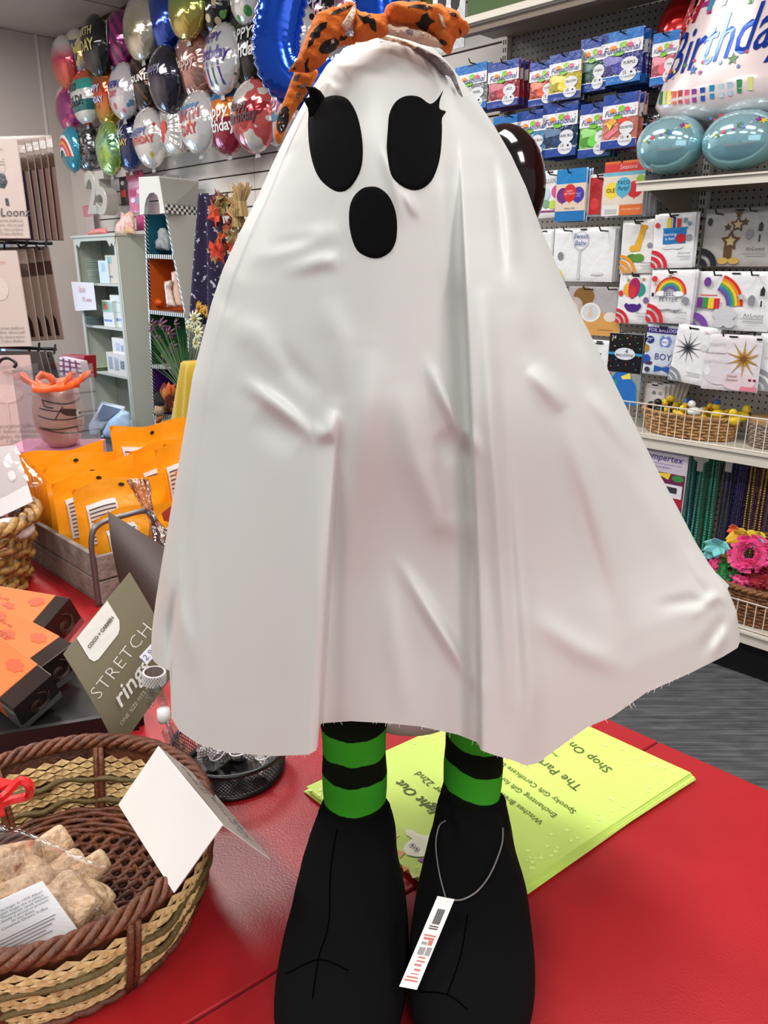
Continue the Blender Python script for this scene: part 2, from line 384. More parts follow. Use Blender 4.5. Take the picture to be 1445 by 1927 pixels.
# ============================================================ the ghost figure
YG = .50
ghost = thing('ghost_figure', 'tall standing ghost decoration in a white sheet with orange bow and striped legs', 'decoration', (.02, YG, CZ))
def sheet_mat():
    m = mat('satin_sheet', (215, 217, 213), .40, sheen=.1, bump=.02, bscale=1500); nt = m.node_tree; b = nt.nodes['Principled BSDF']
    out = nt.nodes['Material Output']; tr = nt.nodes.new('ShaderNodeBsdfTranslucent'); tr.inputs[0].default_value = (.75, .75, .73, 1)
    mx = nt.nodes.new('ShaderNodeMixShader'); mx.inputs[0].default_value = .12
    nt.links.new(b.outputs[0], mx.inputs[1]); nt.links.new(tr.outputs[0], mx.inputs[2]); nt.links.new(mx.outputs[0], out.inputs[0])
    return m
GL = [(730, 66), (690, 70), (650, 90), (615, 122), (588, 165), (562, 210), (535, 262), (512, 310), (485, 370), (452, 435), (420, 505), (398, 570), (380, 640), (362, 710), (350, 790), (335, 880), (318, 980), (305, 1055), (293, 1130), (286, 1185), (284, 1225)]
GR = [(730, 66), (775, 71), (815, 90), (845, 120), (872, 155), (902, 195), (932, 240), (962, 292), (990, 352), (1018, 430), (1045, 492), (1075, 560), (1112, 632), (1152, 712), (1200, 810), (1240, 890), (1280, 965), (1310, 1022), (1335, 1062), (1368, 1105), (1386, 1150), (1393, 1205)]
GH = [(284, 1225), (288, 1243), (300, 1254), (319, 1262), (321, 1300), (322, 1350), (338, 1376), (372, 1400), (430, 1416), (510, 1423), (580, 1420), (597, 1411), (601, 1366), (606, 1361), (660, 1357), (730, 1361), (790, 1367), (860, 1382), (898, 1397), (905, 1412), (930, 1421), (962, 1430), (990, 1441), (1012, 1436), (1050, 1408), (1105, 1368), (1150, 1350), (1215, 1304), (1300, 1266), (1360, 1236), (1388, 1219), (1393, 1205)]
RIDGE = [  # (points, width px, height m) folds of the cloth as read from the photograph
 ([(455, 715), (520, 762), (590, 822)], 13, .007), ([(590, 822), (618, 812), (634, 772)], 14, .007), ([(560, 840), (480, 780)], 26, -.004),
 ([(428, 615), (480, 632), (540, 700)], 26, .005), ([(440, 590), (400, 540)], 22, -.003), ([(470, 490), (560, 462), (640, 430)], 18, .004), ([(530, 512), (600, 492), (640, 488)], 14, .004), ([(500, 470), (600, 445)], 12, -.003),
 ([(700, 655), (690, 760), (676, 900), (660, 1100)], 26, .006), ([(655, 800), (650, 1000), (645, 1340)], 16, .003), ([(745, 720), (780, 860), (830, 980), (890, 1000)], 26, .005),
 ([(808, 685), (832, 740), (862, 800), (900, 850)], 13, .007), ([(830, 810), (870, 870)], 20, -.004), ([(752, 1060), (800, 1140), (850, 1220), (902, 1300)], 12, .007), ([(730, 1080), (760, 1350)], 20, .003),
 ([(905, 200), (945, 300), (962, 420), (968, 500)], 14, .005), ([(930, 300), (942, 450), (950, 520)], 8, -.003), ([(842, 330), (850, 500), (860, 560)], 20, .003), ([(720, 280), (740, 340), (760, 420)], 10, .003), ([(756, 355), (785, 410)], 8, .003),
 ([(996, 690), (1030, 730), (1062, 772)], 16, .007), ([(1005, 640), (985, 560), (950, 500)], 20, .003), ([(1108, 735), (1150, 790), (1205, 868)], 15, .006), ([(1062, 772), (1120, 960), (1180, 1170)], 18, .006), ([(1060, 850), (1100, 1000), (1140, 1150)], 24, -.004),
 ([(912, 560), (925, 800), (945, 1100), (960, 1330)], 14, .006), ([(950, 860), (975, 1050), (1000, 1300), (992, 1430)], 20, .005), ([(940, 700), (960, 1000), (980, 1300)], 10, -.003), ([(1000, 1160), (1090, 1220), (1170, 1260)], 20, .004),
 ([(1290, 1020), (1320, 1080), (1350, 1110)], 14, .004), ([(1240, 1140), (1300, 1130), (1345, 1145)], 10, -.004), ([(1300, 1160), (1350, 1120), (1380, 1140)], 9, .005), ([(1318, 1230), (1352, 1180), (1370, 1160)], 10, -.004), ([(1340, 1235), (1370, 1180)], 10, .004),
 ([(305, 1060), (330, 1130), (352, 1200), (360, 1260)], 14, .005), ([(330, 1110), (322, 1180), (320, 1262)], 8, -.008), ([(370, 1000), (380, 1200), (392, 1400)], 16, .003), ([(345, 900), (352, 1100)], 14, -.003),
 ([(440, 900), (430, 1100), (420, 1400)], 22, .002), ([(520, 640), (560, 700), (600, 740)], 16, -.003), ([(610, 560), (640, 640), (640, 740)], 24, .003), ([(640, 130), (620, 160)], 18, -.004), ([(560, 250), (520, 380), (470, 500)], 24, .002),
 ([(380, 780), (440, 640)], 20, .003), ([(1140, 800), (1230, 960), (1290, 1080)], 22, .004), ([(1090, 640), (1130, 720)], 14, .003)]
def fold(x, y):
    f_ = 0
    # left panel lies in front of the recessed middle
    xf = along([(640, 0), (638, 780), (622, 950), (612, 1150), (602, 1300), (598, 1425)], 0)[0] if y < 700 else lerp(640, 599, (y-700)/720)
    a = sm(740, 1120, y)
    f_ -= .026*a*sm(xf-3, xf+6, x)*(1-sm(xf+60, 905, x)*.35)
    f_ += .008*a*math.exp(-((x-xf+18)/22)**2)
    # right panel folds forward over it
    xr = lerp(862, 902, sm(180, 1400, y)**.8)
    b = sm(230, 620, y)
    f_ += b*(.015*sm(xr-3, xr+4, x)*(1-sm(xr+60, xr+330, x)*.8)) - b*.006*math.exp(-((x-xr+14)/14)**2)
    xl_ = lerp(338, 320, sm(1080, 1262, y)); f_ -= .012*sm(1060, 1200, y)*(1-sm(xl_-3, xl_+3, x))
    for pts, w_, h_ in RIDGE:
        x0 = min(p[0] for p in pts)-4*w_; x1 = max(p[0] for p in pts)+4*w_
        if x < x0 or x > x1: continue
        n = len(pts)-1; best = (1e9, 0)
        for i in range(n):
            d, t = seg_dist((x, y), pts[i], pts[i+1])
            if d < best[0]: best = (d, (i+t)/n)
        if best[0] < 4*w_: f_ += .88*h_*math.exp(-(best[0]/(w_*1.12))**2)*(math.sin(PI*(.04+.92*best[1])))
    return f_
NS, NT = 420, 250
def sheet(front):
    hl, hr = GH[0], GH[-1]; HX = [p[0] for p in GH]
    vs = []
    def hem_y(x):
        for a, b in zip(GH, GH[1:]):
            if a[0] <= x <= b[0]: return lerp(a[1], b[1], (x-a[0])/max(1e-6, b[0]-a[0]))
        return hr[1]
    for j in range(NT+1):
        t = j/NT; t = t**1.25
        lx, ly = along(GL, t); rx, ry = along(GR, t)
        D = .086*max(0, 1-(1-min(1, t/.42))**3)**.5 + .024*t if t > 0 else 0
        for i in range(NS+1):
            s_ = i/NS; sg = .5-.5*math.cos(PI*s_)*1.0; sg = lerp(s_, sg, .35)
            hx = lerp(hl[0], hr[0], sg); hy_ = hem_y(hx)
            px = lerp(lx, rx, sg); py = lerp(ly, ry, sg)+(t**2.2)*(hy_-lerp(hl[1], hr[1], sg))
            c = max(0, 1-(2*sg-1)**2)**.5
            edge = min(1, c*3)
            base = hy(px, py, YG - D*c - (fold(px, py) if t > .02 else 0)*edge*min(1, t*8)) if front else None
            if not front:
                q = hy(px, py, YG - D*c)
                base = Vector((q.x*1.0, 2*YG-q.y, q.z)); q0 = hy(px, py, YG)
                base = Vector((q0.x, YG + D*c*1.0*(1+.1*math.sin(px*.05)), q0.z))
            vs.append(base)
    fs = [(j*(NS+1)+i, j*(NS+1)+i+1, (j+1)*(NS+1)+i+1, (j+1)*(NS+1)+i) for j in range(NT) for i in range(NS)]
    return vs, fs
fv, ff = sheet(True); bv, bf = sheet(False)
mb = MB().use(sheet_mat()); mb.add(fv, ff); mb.add(bv, bf)
sh = mb.build('sheet', ghost, smooth=True, merge=True, label='white satin sheet with long soft folds')
# short torn threads along the hem belong to the sheet's frayed edge
mb = MB().use(mat('thread', (225, 222, 220), .7)); rng = random.Random(3)
for k in range(90):
    x = rng.uniform(325, 1300)
    for a, b in zip(GH, GH[1:]):
        if a[0] <= x <= b[0]: yh = lerp(a[1], b[1], (x-a[0])/max(1e-6, b[0]-a[0])); break
    d = 0 if x < 600 or x > 905 else -.012
    p = hy(x, yh-3, YG-.105*max(0, 1-(2*(x-284)/1109-1)**2)**.5-d); L = rng.uniform(.0008, .0034)*(1.5 if rng.random() < .1 else 1)
    q = p+Vector((rng.uniform(-.6, .6)*L, -.0005, -L)); mb.tube([p, (p+q)/2+Vector((rng.uniform(-.2, .2)*L, 0, 0)), q], .00013, 4)
mb.build('frayed_hem', ghost, label='loose frayed threads')
BV = BVHTree.FromPolygons(fv, ff)
def on_sheet(px, py, off, bv=None):
    d = ray(px, py).normalized(); h = (bv or BV).ray_cast(O, d)
    if h[0] is None: return hy(px, py, YG-.035)
    return h[0]-d*off
def applique(outline, name, m, off=.0016, step=9, bv=None, parent=None):
    tri, P, D = cdt(outline, step); mb = MB().use(m)
    mb.add([on_sheet(p[0], p[1], off if d > 0 else off*.1, bv) for p, d in zip(P, D)], [t[::-1] for t in tri])
    # raised rim
    tri2, P2, D2 = tri, P, D
    return mb.build(name, parent or ghost, smooth=True)
felt = mat('black_felt', (9, 9, 10), .95, bump=.05, bscale=700, spec=.12)
def c6(l): return [(480+a/3.44, b/3.44) for a, b in l]
def smooth_outline(l, k=3): return [(p[0], p[1]) for p in catmull([(a, b, 0) for a, b in l], k, True)]
EL = c6([(400, 662), (452, 632), (490, 620), (540, 618), (600, 642), (650, 720), (680, 820), (697, 950), (690, 1070), (655, 1160), (600, 1225), (540, 1242), (480, 1215), (420, 1160), (380, 1080), (352, 960), (342, 830), (346, 740), (364, 695)])
ER = c6([(1218, 583), (1196, 650), (1195, 705), (1236, 722), (1210, 765), (1210, 850), (1202, 980), (1182, 1080), (1142, 1170), (1080, 1222), (1010, 1230), (930, 1190), (880, 1130), (858, 1020), (852, 940), (860, 820), (868, 740), (900, 670), (950, 630), (1010, 618), (1070, 630), (1132, 672), (1180, 640)])
EM = smooth_outline(c6([(740, 1208), (800, 1215), (860, 1262), (900, 1340), (918, 1430), (915, 1540), (890, 1610), (850, 1650), (790, 1673), (720, 1660), (660, 1620), (625, 1540), (608, 1440), (612, 1340), (640, 1270), (690, 1222)]))
applique(smooth_outline(EL), 'eye', felt, step=6); applique(smooth_outline(ER), 'eye', felt, step=6); applique(EM, 'mouth', felt, step=6)
def Fl(x, y, o): return hy(x, y, .4535)-Vector((0, o, 0))
mb = MB().use(felt); mb.inflate(c6([(325, 560), (385, 563), (425, 590), (455, 634), (450, 690), (400, 740), (348, 760), (341, 700), (310, 640), (352, 628), (345, 590)]), .0012, 4, F=Fl); mb.build('eyelash', ghost, smooth=True, merge=True)
# bow and headband
orange = mat('orange_crepe', (214, 112, 34), .85, bump=.25, bscale=260); cream = patmat('frayed_cream', 'patch', (230, 206, 180), [(150, 146, 146)], 34, .58, rough=.95, bump=.5, bscale=500)
YB = YG-.05
bow = []
def cushion(pts, name, m, Y, th, lab=None, nz=.0015, tilt=0):
    ol = smooth_outline(c6(pts), 3)
    def F(x, y, o): p = hy(x, y, Y); return Vector((p.x, p.y-o, p.z))
    def nzf(p, d): return nz*math.sin(p[0]*.16+p[1]*.09)*min(1, d/8)+nz*.8*math.sin(p[1]*.31-p[0]*.11)*min(1, d/8)
    mb = MB().use(m); mb.inflate(ol, th, 7, F=F, noise=nzf)
    o = mb.build(name, ghost, smooth=True, label=lab, merge=True)
    bow.append((mb.v[:], [list(f) for f in mb.f])); return mb
band = cushion([(290, 430), (405, 455), (378, 540), (310, 640), (235, 765), (190, 860), (158, 935), (125, 875), (148, 745), (195, 625), (245, 490)], 'headband', orange, YB+.012, .006, 'orange headband end hanging by the left eye')
cushion([(790, 225), (850, 235), (960, 262), (1100, 320), (1220, 390), (1285, 465), (1320, 560), (1345, 628), (1312, 600), (1262, 500), (1210, 480), (1150, 425), (1080, 370), (1000, 325), (900, 275), (800, 250)], 'headband', cream, YB+.004, .005, 'cream reverse side of the headband on the right')
L1 = cushion([(650, 22), (645, 90), (600, 170), (585, 235), (640, 235), (648, 285), (540, 300), (485, 345), (450, 405), (400, 445), (335, 472), (275, 462), (214, 462), (262, 400), (300, 300), (350, 190), (400, 88), (500, 62), (570, 30)], 'bow_loop', orange, YB-.012, .016, 'left loop of the orange bow')
L3 = cushion([(640, 75), (700, 80), (770, 100), (850, 90), (860, 215), (790, 245), (660, 275), (636, 230)], 'bow_knot', orange, YB-.02, .013)
L2 = cushion([(840, 60), (880, 25), (1080, 25), (1160, 32), (1290, 75), (1350, 130), (1387, 172), (1370, 225), (1300, 255), (1262, 352), (1205, 318), (1165, 270), (1100, 215), (1000, 185), (870, 160), (838, 110)], 'bow_loop', orange, YB-.014, .017, 'right loop of the orange bow')
cushion([(842, 160), (920, 165), (1080, 200), (1180, 250), (1212, 306), (1120, 300), (1000, 262), (900, 235), (830, 212)], 'bow_lining', cream, YB-.018, .006, 'frayed cream inside of the right loop')
cushion([(640, 30), (652, 60), (640, 140), (600, 200), (560, 165), (590, 110), (620, 60)], 'bow_lining', cream, YB-.026, .004, 'frayed cream edge of the left loop')
def bvo(mb): return BVHTree.FromPolygons(mb.v, mb.f)
def prints(mb, shapes, name='printed_bats'):
    bv = bvo(mb); o = MB().use(mat('bat_print', (14, 13, 13), .8))
    for m_, sh_ in shapes:
        tri, P, D = cdt(c6(sh_), 5); o.use(m_)
        vs = []
        for p in P:
            d = ray(*p).normalized(); h = bv.ray_cast(O, d); vs.append((h[0] if h[0] else hy(p[0], p[1], YB-.01))-d*.0006)
        o.add(vs, [t[::-1] for t in tri])
    o.build(name, ghost, smooth=True)
K = mat('bat_print', (14, 13, 13), .8); Wp = mat('print_cream', (215, 205, 190), .8); GRp = mat('print_grey', (88, 82, 78), .8)
def el6(cx, cy, a, b, ang=0, n=14): return [(cx+a*math.cos(2*PI*k/n)*math.cos(ang)-b*math.sin(2*PI*k/n)*math.sin(ang), cy+a*math.cos(2*PI*k/n)*math.sin(ang)+b*math.sin(2*PI*k/n)*math.cos(ang)) for k in range(n)]
prints(L1, [(K, [(468, 140), (425, 150), (380, 190), (355, 225), (345, 280), (328, 325), (375, 285), (385, 250), (420, 240), (425, 205), (460, 180)]), (K, [(640, 30), (560, 48), (510, 70), (480, 100), (520, 95), (545, 80), (600, 60)]),
 (K, el6(480, 300, 72, 42, -.5)), (Wp, [(440, 320), (470, 312), (465, 335)]), (Wp, [(490, 262), (510, 250), (515, 275), (495, 285)]), (K, [(350, 370), (320, 410), (325, 470), (355, 465), (340, 425)]), (K, [(218, 455), (250, 400), (265, 450)]), (K, [(560, 215), (600, 235), (580, 262), (545, 265)])])
prints(L3, [(K, [(652, 82), (700, 110), (740, 92), (780, 130), (785, 210), (752, 190), (735, 150), (705, 155), (680, 120)])])
prints(L2, [(K, [(980, 42), (1040, 28), (1110, 30), (1155, 50), (1100, 62), (1040, 50)]), (K, [(1115, 80), (1080, 98), (1065, 140), (1035, 150), (1065, 185), (1110, 205), (1130, 160), (1165, 140), (1130, 120)]), (Wp, [(1185, 82), (1215, 105), (1225, 150), (1245, 185), (1215, 170), (1200, 130)]), (K, [(1230, 60), (1300, 85), (1335, 118), (1280, 105)]), (K, [(1320, 180), (1338, 210), (1325, 235)]), (K, [(1200, 250), (1245, 280), (1230, 300), (1195, 275)])])
prints(band, [(K, el6(180, 775, 38, 92, .22)), (Wp, [(165, 760), (190, 735), (185, 765)]), (Wp, [(160, 820), (195, 790), (185, 830), (170, 850)]), (GRp, [(262, 560), (320, 540), (350, 545), (310, 575)]), (GRp, [(268, 600), (298, 598), (285, 645), (265, 625)]), (GRp, [(255, 490), (300, 480), (270, 530), (245, 520)])])
# body stuffing under the sheet, legs and boots
dark_in = mat('stuffed_body', (200, 200, 196), .9)
mb = MB().use(dark_in); prof = []
for z_, r_ in ((.14, .03), (.16, .055), (.25, .075), (.36, .072), (.43, .062)): prof.append((r_, CZ+z_))
mb.lathe((.02, YG+.01, 0), prof, 24, 1, .7, True); mb.build('body', ghost, smooth=True)
LEGX = []
green = (58, 160, 38)
def leg(px, halfw, top_y, Yl, stripes, slope):
    """striped felt leg; stripes are the photograph's bands turned into heights"""
    p = hy(px, 1450, Yl); x = p.x
    zz = [hy(px, y_, Yl-.024).z for y_ in stripes]
    m = patmat('leg_felt_%d' % px, 'stripe', (0, 0, 0), [(0, 0, 0)], 1, rough=.95, bump=.08, bscale=500); m.node_tree.nodes['Principled BSDF'].inputs['Specular IOR Level'].default_value = .12
    nt = m.node_tree
    for nd in list(nt.nodes):
        if nd.type in ('VALTORGB', 'SEPXYZ', 'MATH'): nt.nodes.remove(nd)
    b = nt.nodes['Principled BSDF']
    tc = nt.nodes.new('ShaderNodeTexCoord'); sx = nt.nodes.new('ShaderNodeSeparateXYZ'); nt.links.new(tc.outputs['Object'], sx.inputs[0])
    nz = nt.nodes.new('ShaderNodeTexNoise'); nz.inputs['Scale'].default_value = 60; nt.links.new(tc.outputs['Object'], nz.inputs['Vector'])
    zl = nmath(nt, 'ADD', nmath(nt, 'ADD', sx.outputs[2], nmath(nt, 'MULTIPLY', sx.outputs[0], slope)), nmath(nt, 'MULTIPLY', nmath(nt, 'SUBTRACT', nz.outputs[0], .5), .006))
    x_loc = x-.02
    lo, hi = zz[-1]-CZ, zz[0]-CZ
    a = nmath(nt, 'DIVIDE', nmath(nt, 'SUBTRACT', zl, lo+slope*x_loc), hi-lo)
    cols = []; pos = []
    n = len(zz)
    for i in range(n-1, 0, -1):  # from bottom
        pos.append((zz[i]-CZ-lo)/(hi-lo)); cols.append((12, 20, 8) if (n-1-i) % 2 == 0 else green)
    r = ramp(nt, cols, True, pos)
    r.color_ramp.interpolation = 'CONSTANT'; nt.links.new(a, r.inputs[0]); nt.links.new(r.outputs[0], b.inputs['Base Color'])
    mb = MB().use(m)
    rr = halfw
    pr = [(rr*(1+.03*math.sin(k*1.7)), CZ+.05+k*.014) for k in range(15)]
    mb.lathe((x, Yl, 0), pr, 32, 1, .92, True)
    mb.build('leg', ghost, smooth=True, label='green and black striped leg')
    return x
xl = leg(667, .0232, 1360, .475, (1310, 1402, 1450, 1490, 1544, 1700), .0)
xr = leg(890, .0215, 1370, .485, (1300, 1429, 1472, 1521, 1700), .30)
bootm = mat('boot_felt', (7, 7, 8), .97, bump=.08, bscale=420, spec=.14)
def boot(slices, name='boot', lab=None, xa=0, xt=0):
    """horizontal slices: z above counter, x centre, half width, y front, y back"""
    mb = MB().use(bootm); zs = [s_[0] for s_ in slices]; Nz = 44; rings = []
    cr = catmull([(0, 0, 0)]*0 or [Vector((s_[1], s_[2], 0)) for s_ in slices], 5)
    cr2 = catmull([Vector((s_[3], s_[4], s_[0])) for s_ in slices], 5)
    vs = []; seg = 56
    for a, b in zip(cr, cr2):
        for k in range(seg):
            th = 2*PI*k/seg; c, s_ = math.cos(th), math.sin(th)
            yc = (b.x+b.y)/2; hl = (b.y-b.x)/2; z_ = b.z
            e = .82; X = math.copysign(abs(c)**e, c); Y_ = math.copysign(abs(s_)**e, s_)
            wd = a.y*(1+.10*max(0, -Y_)*(1 if z_ < .05 else 0)-.12*max(0, Y_))
            cre = .0018*math.sin(7*th+z_*160)*sm(.03, .08, z_)*(1-sm(.11, .13, z_))
            yy = yc+Y_*(hl+cre); skew = lerp(xa, xt, max(0, min(1, (.475-yy)/.13))); vs.append(Vector((skew+X*(wd+cre), yy, CZ+z_)))
    n = len(cr); fs = [(i*seg+k, i*seg+(k+1) % seg, (i+1)*seg+(k+1) % seg, (i+1)*seg+k) for i in range(n-1) for k in range(seg)]
    fs.append(list(range(seg))[::-1]); fs.append(list(range((n-1)*seg, n*seg)))
    mb.add(vs, fs); bv = BVHTree.FromPolygons(mb.v, [f for f in mb.f if len(f) == 4])
    o = mb.build(name, ghost, smooth=True, label=lab)
    return bv
def bsl(y0):
    return [(0, 0, .030, .345+y0, .495), (.006, 0, .0395, .332+y0, .505), (.022, 0, .0425, .322+y0, .507), (.038, 0, .0415, .328+y0, .506), (.052, 0, .0385, .348+y0, .505), (.064, 0, .0345, .378+y0, .503), (.076, 0, .0305, .408+y0, .502), (.083, 0, .0275, .432+y0, .501), (.089, 0, .0254, .443+y0, .500), (.094, 0, .0247, .447+y0, .499)]
bvl = boot(bsl(.0), lab='black felt boot on the left', xa=-.0215, xt=-.030)
bvr = boot([(z_, 0, w_*(.985 if z_ < .07 else .93), a_+.003, b_+.008) for z_, _, w_, a_, b_ in bsl(.004)], lab='black felt boot on the right', xa=.0655, xt=.0535)
def seam_line(pts, bv, nm='boot_seam'):
    mb = MB().use(mat('boot_seam', (3, 3, 4), 1, spec=0)); q = []
    for p in catmull([(a, b, 0) for a, b in pts], 6):
        d = ray(p.x, p.y).normalized(); h = bv.ray_cast(O, d)
        if h[0]: q.append(h[0]-d*.0002)
    if len(q) > 2: mb.tube(q, .0004, 6); mb.build(nm, ghost, smooth=True)
seam_line([(634, 1560), (622, 1640), (618, 1740), (600, 1800), (588, 1880)], bvl); seam_line([(540, 1832), (600, 1806), (655, 1826)], bvl)
seam_line([(880, 1720), (866, 1800), (842, 1870)], bvr); seam_line([(790, 1866), (842, 1872), (880, 1900)], bvr)
# price tag on its loop of clear cord
tagm = mat('tag_card', (232, 230, 228), .4)
s_t = min(((on_sheet(x, y, .004, bvr)-O).length/ray(x, y).length) for x, y in ((838, 1690), (820, 1750), (790, 1800), (770, 1860)))
c0, c1, c3 = hs(823, 1686, s_t-.000002), hs(855, 1692, s_t-.000002), hs(751, 1856, s_t-.000014); c2 = c1+(c3-c0)*1.0
pt = thing('price_tag', 'small white barcode price tag hanging on the right black boot', 'price tag', (c0+c2)/2)
nn = (c1-c0).cross(c3-c0).normalized(); nn = nn if nn.y < 0 else -nn
mb = MB().use(tagm); mb.slab([c0, c1, c2, c3], nn*.0006); mb.build('tag_card', pt)
def tagp(u, v): return lerp(lerp(c0, c1, u), lerp(c3, c2, u), v)+nn*.0009
mb = MB().use(blackm)
for k in range(13):
    u = .3+k*.035; wv = .012+.01*((k*7) % 3)
    mb.poly([tagp(u, .13), tagp(u+wv, .13), tagp(u+wv, .30), tagp(u, .30)])
for v_ in (.32, .345): mb.poly([tagp(.25, v_), tagp(.75, v_), tagp(.75, v_+.012), tagp(.25, v_+.012)])
mb.use(mat('tag_red', (196, 110, 104), .5))
for (u0, u1, v0, v1) in ((.15, .85, .42, .435), (.2, .8, .45, .475), (.55, .8, .48, .53), (.35, .75, .66, .675), (.35, .8, .70, .715), (.3, .7, .74, .76), (.4, .75, .79, .81), (.3, .75, .84, .85), (.15, .8, .875, .89), (.1, .85, .91, .925)): mb.poly([tagp(u0, v0), tagp(u1, v0), tagp(u1, v1), tagp(u0, v1)])
mb.use(mat('tag_grey', (150, 150, 150), .5))
for (u0, u1, v0, v1) in ((.2, .5, .5, .53), (.2, .55, .56, .64), (.62, .9, .55, .64)): mb.poly([tagp(u0, v0), tagp(u1, v0), tagp(u1, v1), tagp(u0, v1)])
mb.build('printing', pt)
mb = MB().use(mat('cord', (120, 118, 116), .3)); q = []
for x, y, o in ((838, 1688, .003), (826, 1640, .004), (820, 1590, .006), (826, 1555, .008), (838, 1545, .004)): q.append(on_sheet(x, y, o, bvr) if bvr.ray_cast(O, ray(x, y).normalized())[0] else hy(x, y, .455))
mb.tube(catmull(q, 6), .0005, 6); q = []
for x, y in ((946, 1558), (944, 1590), (925, 1640), (900, 1675), (872, 1692), (850, 1694)): q.append(on_sheet(x, y, .003, bvr) if bvr.ray_cast(O, ray(x, y).normalized())[0] else hy(x, y, .47))
mb.tube(catmull(q, 6), .0006, 6); mb.build('cord', pt, smooth=True)
# ============================================================ packs hanging on hooks
def pc(col, rough=.32, coat=.35): return mat('print_%d_%d_%d' % tuple(col), col, rough, coat=coat, bump=.22, bscale=34)
def star(cx, cy, R_, r_, k, rot=0): return [(cx+(R_ if i % 2 == 0 else r_)*math.sin(PI*i/k+rot), cy+(R_ if i % 2 == 0 else r_)*math.cos(PI*i/k+rot)) for i in range(2*k)]
def circ(cx, cy, a, b, n=20, a0=0, a1=2*PI): return [(cx+a*math.cos(a0+(a1-a0)*i/n), cy+b*math.sin(a0+(a1-a0)*i/n)) for i in range(n)]
def shapes(items, w_, h_):
    """turn a short drawing list into polygons in metres about the pack's centre"""
    out = []; U = lambda u: (u-.5)*w_; V = lambda v: (v-.5)*h_
    for it in items:
        k = it[0]
        if k == 'r': out.append(([(U(it[1]), V(it[2])), (U(it[3]), V(it[2])), (U(it[3]), V(it[4])), (U(it[1]), V(it[4]))], it[5]))
        elif k == 'e': out.append((circ(U(it[1]), V(it[2]), it[3]*w_, it[4]*h_), it[5]))
        elif k == 'p': out.append(([(U(a), V(b)) for a, b in it[1]], it[2]))
        elif k == 's': out.append((star(U(it[1]), V(it[2]), it[3]*w_, it[4]*w_, it[5]), it[6]))
        elif k == 'b':
            c = circ(U(it[1]), V(it[2]), it[3]*w_, it[4]*h_, 20); out.append((c, it[5]))
            x, y = U(it[1]), V(it[2])-it[4]*h_; a = .025*w_; out.append(([(x, y+a), (x+a, y-a), (x-a, y-a)], it[5]))
        elif k == 'a':
            _, cu, cv, bands, a0, a1 = it
            for R_, wd, col in bands:
                n = 16; o = [(U(cu)+R_*w_*math.cos(a0+(a1-a0)*i/n), V(cv)+R_*w_*math.sin(a0+(a1-a0)*i/n)) for i in range(n+1)]
                q = [(U(cu)+(R_-wd)*w_*math.cos(a0+(a1-a0)*i/n), V(cv)+(R_-wd)*w_*math.sin(a0+(a1-a0)*i/n)) for i in range(n+1)]
                for i in range(n): out.append(([o[i], o[i+1], q[i+1], q[i]], col))
    # keep inside the pack
    return [([(max(-w_/2+.001, min(w_/2-.001, x)), max(-h_/2+.001, min(h_/2-.001, y))) for x, y in p], c) for p, c in out]
def dress(t, w_, h_, items, y0, nm='printed_picture'):
    mb = MB(); lay = 0
    for p, c in shapes([i for i in items if i[0] != 't'], w_, h_):
        mb.use(pc(c)); lay += 1
        pts = [(x, y0-.0006-.00008*lay, z) for x, z in p]
        if len(p) > 4 and len(p) % 2 == 0 and c is not None:   # fan so concave stars stay right
            cx = sum(q[0] for q in pts)/len(pts); cz = sum(q[2] for q in pts)/len(pts)
            n = len(pts); mb.add([(cx, pts[0][1], cz)]+pts, [(0, 1+i, 1+(i+1) % n) for i in range(n)])
        else: mb.poly(pts)
    if mb.f: mb.build(nm, t, False)
    for it in items:
        if it[0] == 't':
            _, body, cu, cv, sz, col = it[:6]; sh_ = it[6] if len(it) > 6 else 0; ang = it[7] if len(it) > 7 else 0
            text(body, sz*w_, pc(col), t, MXZ((cu-.5)*w_, y0-.0016-.00008*lay, (cv-.5)*h_, ang), shear=sh_)
def pouch(t, w_, h_, th, m, wr=.0012, nm='pouch'):
    mb = MB().use(m); ph = random.uniform(0, 9)
    def fr(u, v):
        x, z = (u-.5)*w_, (v-.5)*h_; d = min(u*w_, (1-u)*w_, v*h_, (1-v)*h_)
        y = -th*min(1, d/(.08*w_))**.5+wr*(math.sin(x*160+ph)+math.sin(z*130+x*60+ph)+math.sin(z*47-x*90))*.33*(1 if d > 0 else 0)
        return (x, y, z)
    mb.grid(14, 18, fr); mb.grid(1, 1, lambda u, v: ((u-.5)*w_, .0008, (v-.5)*h_))
    return mb.build(nm, t, False, smooth=True, merge=False)
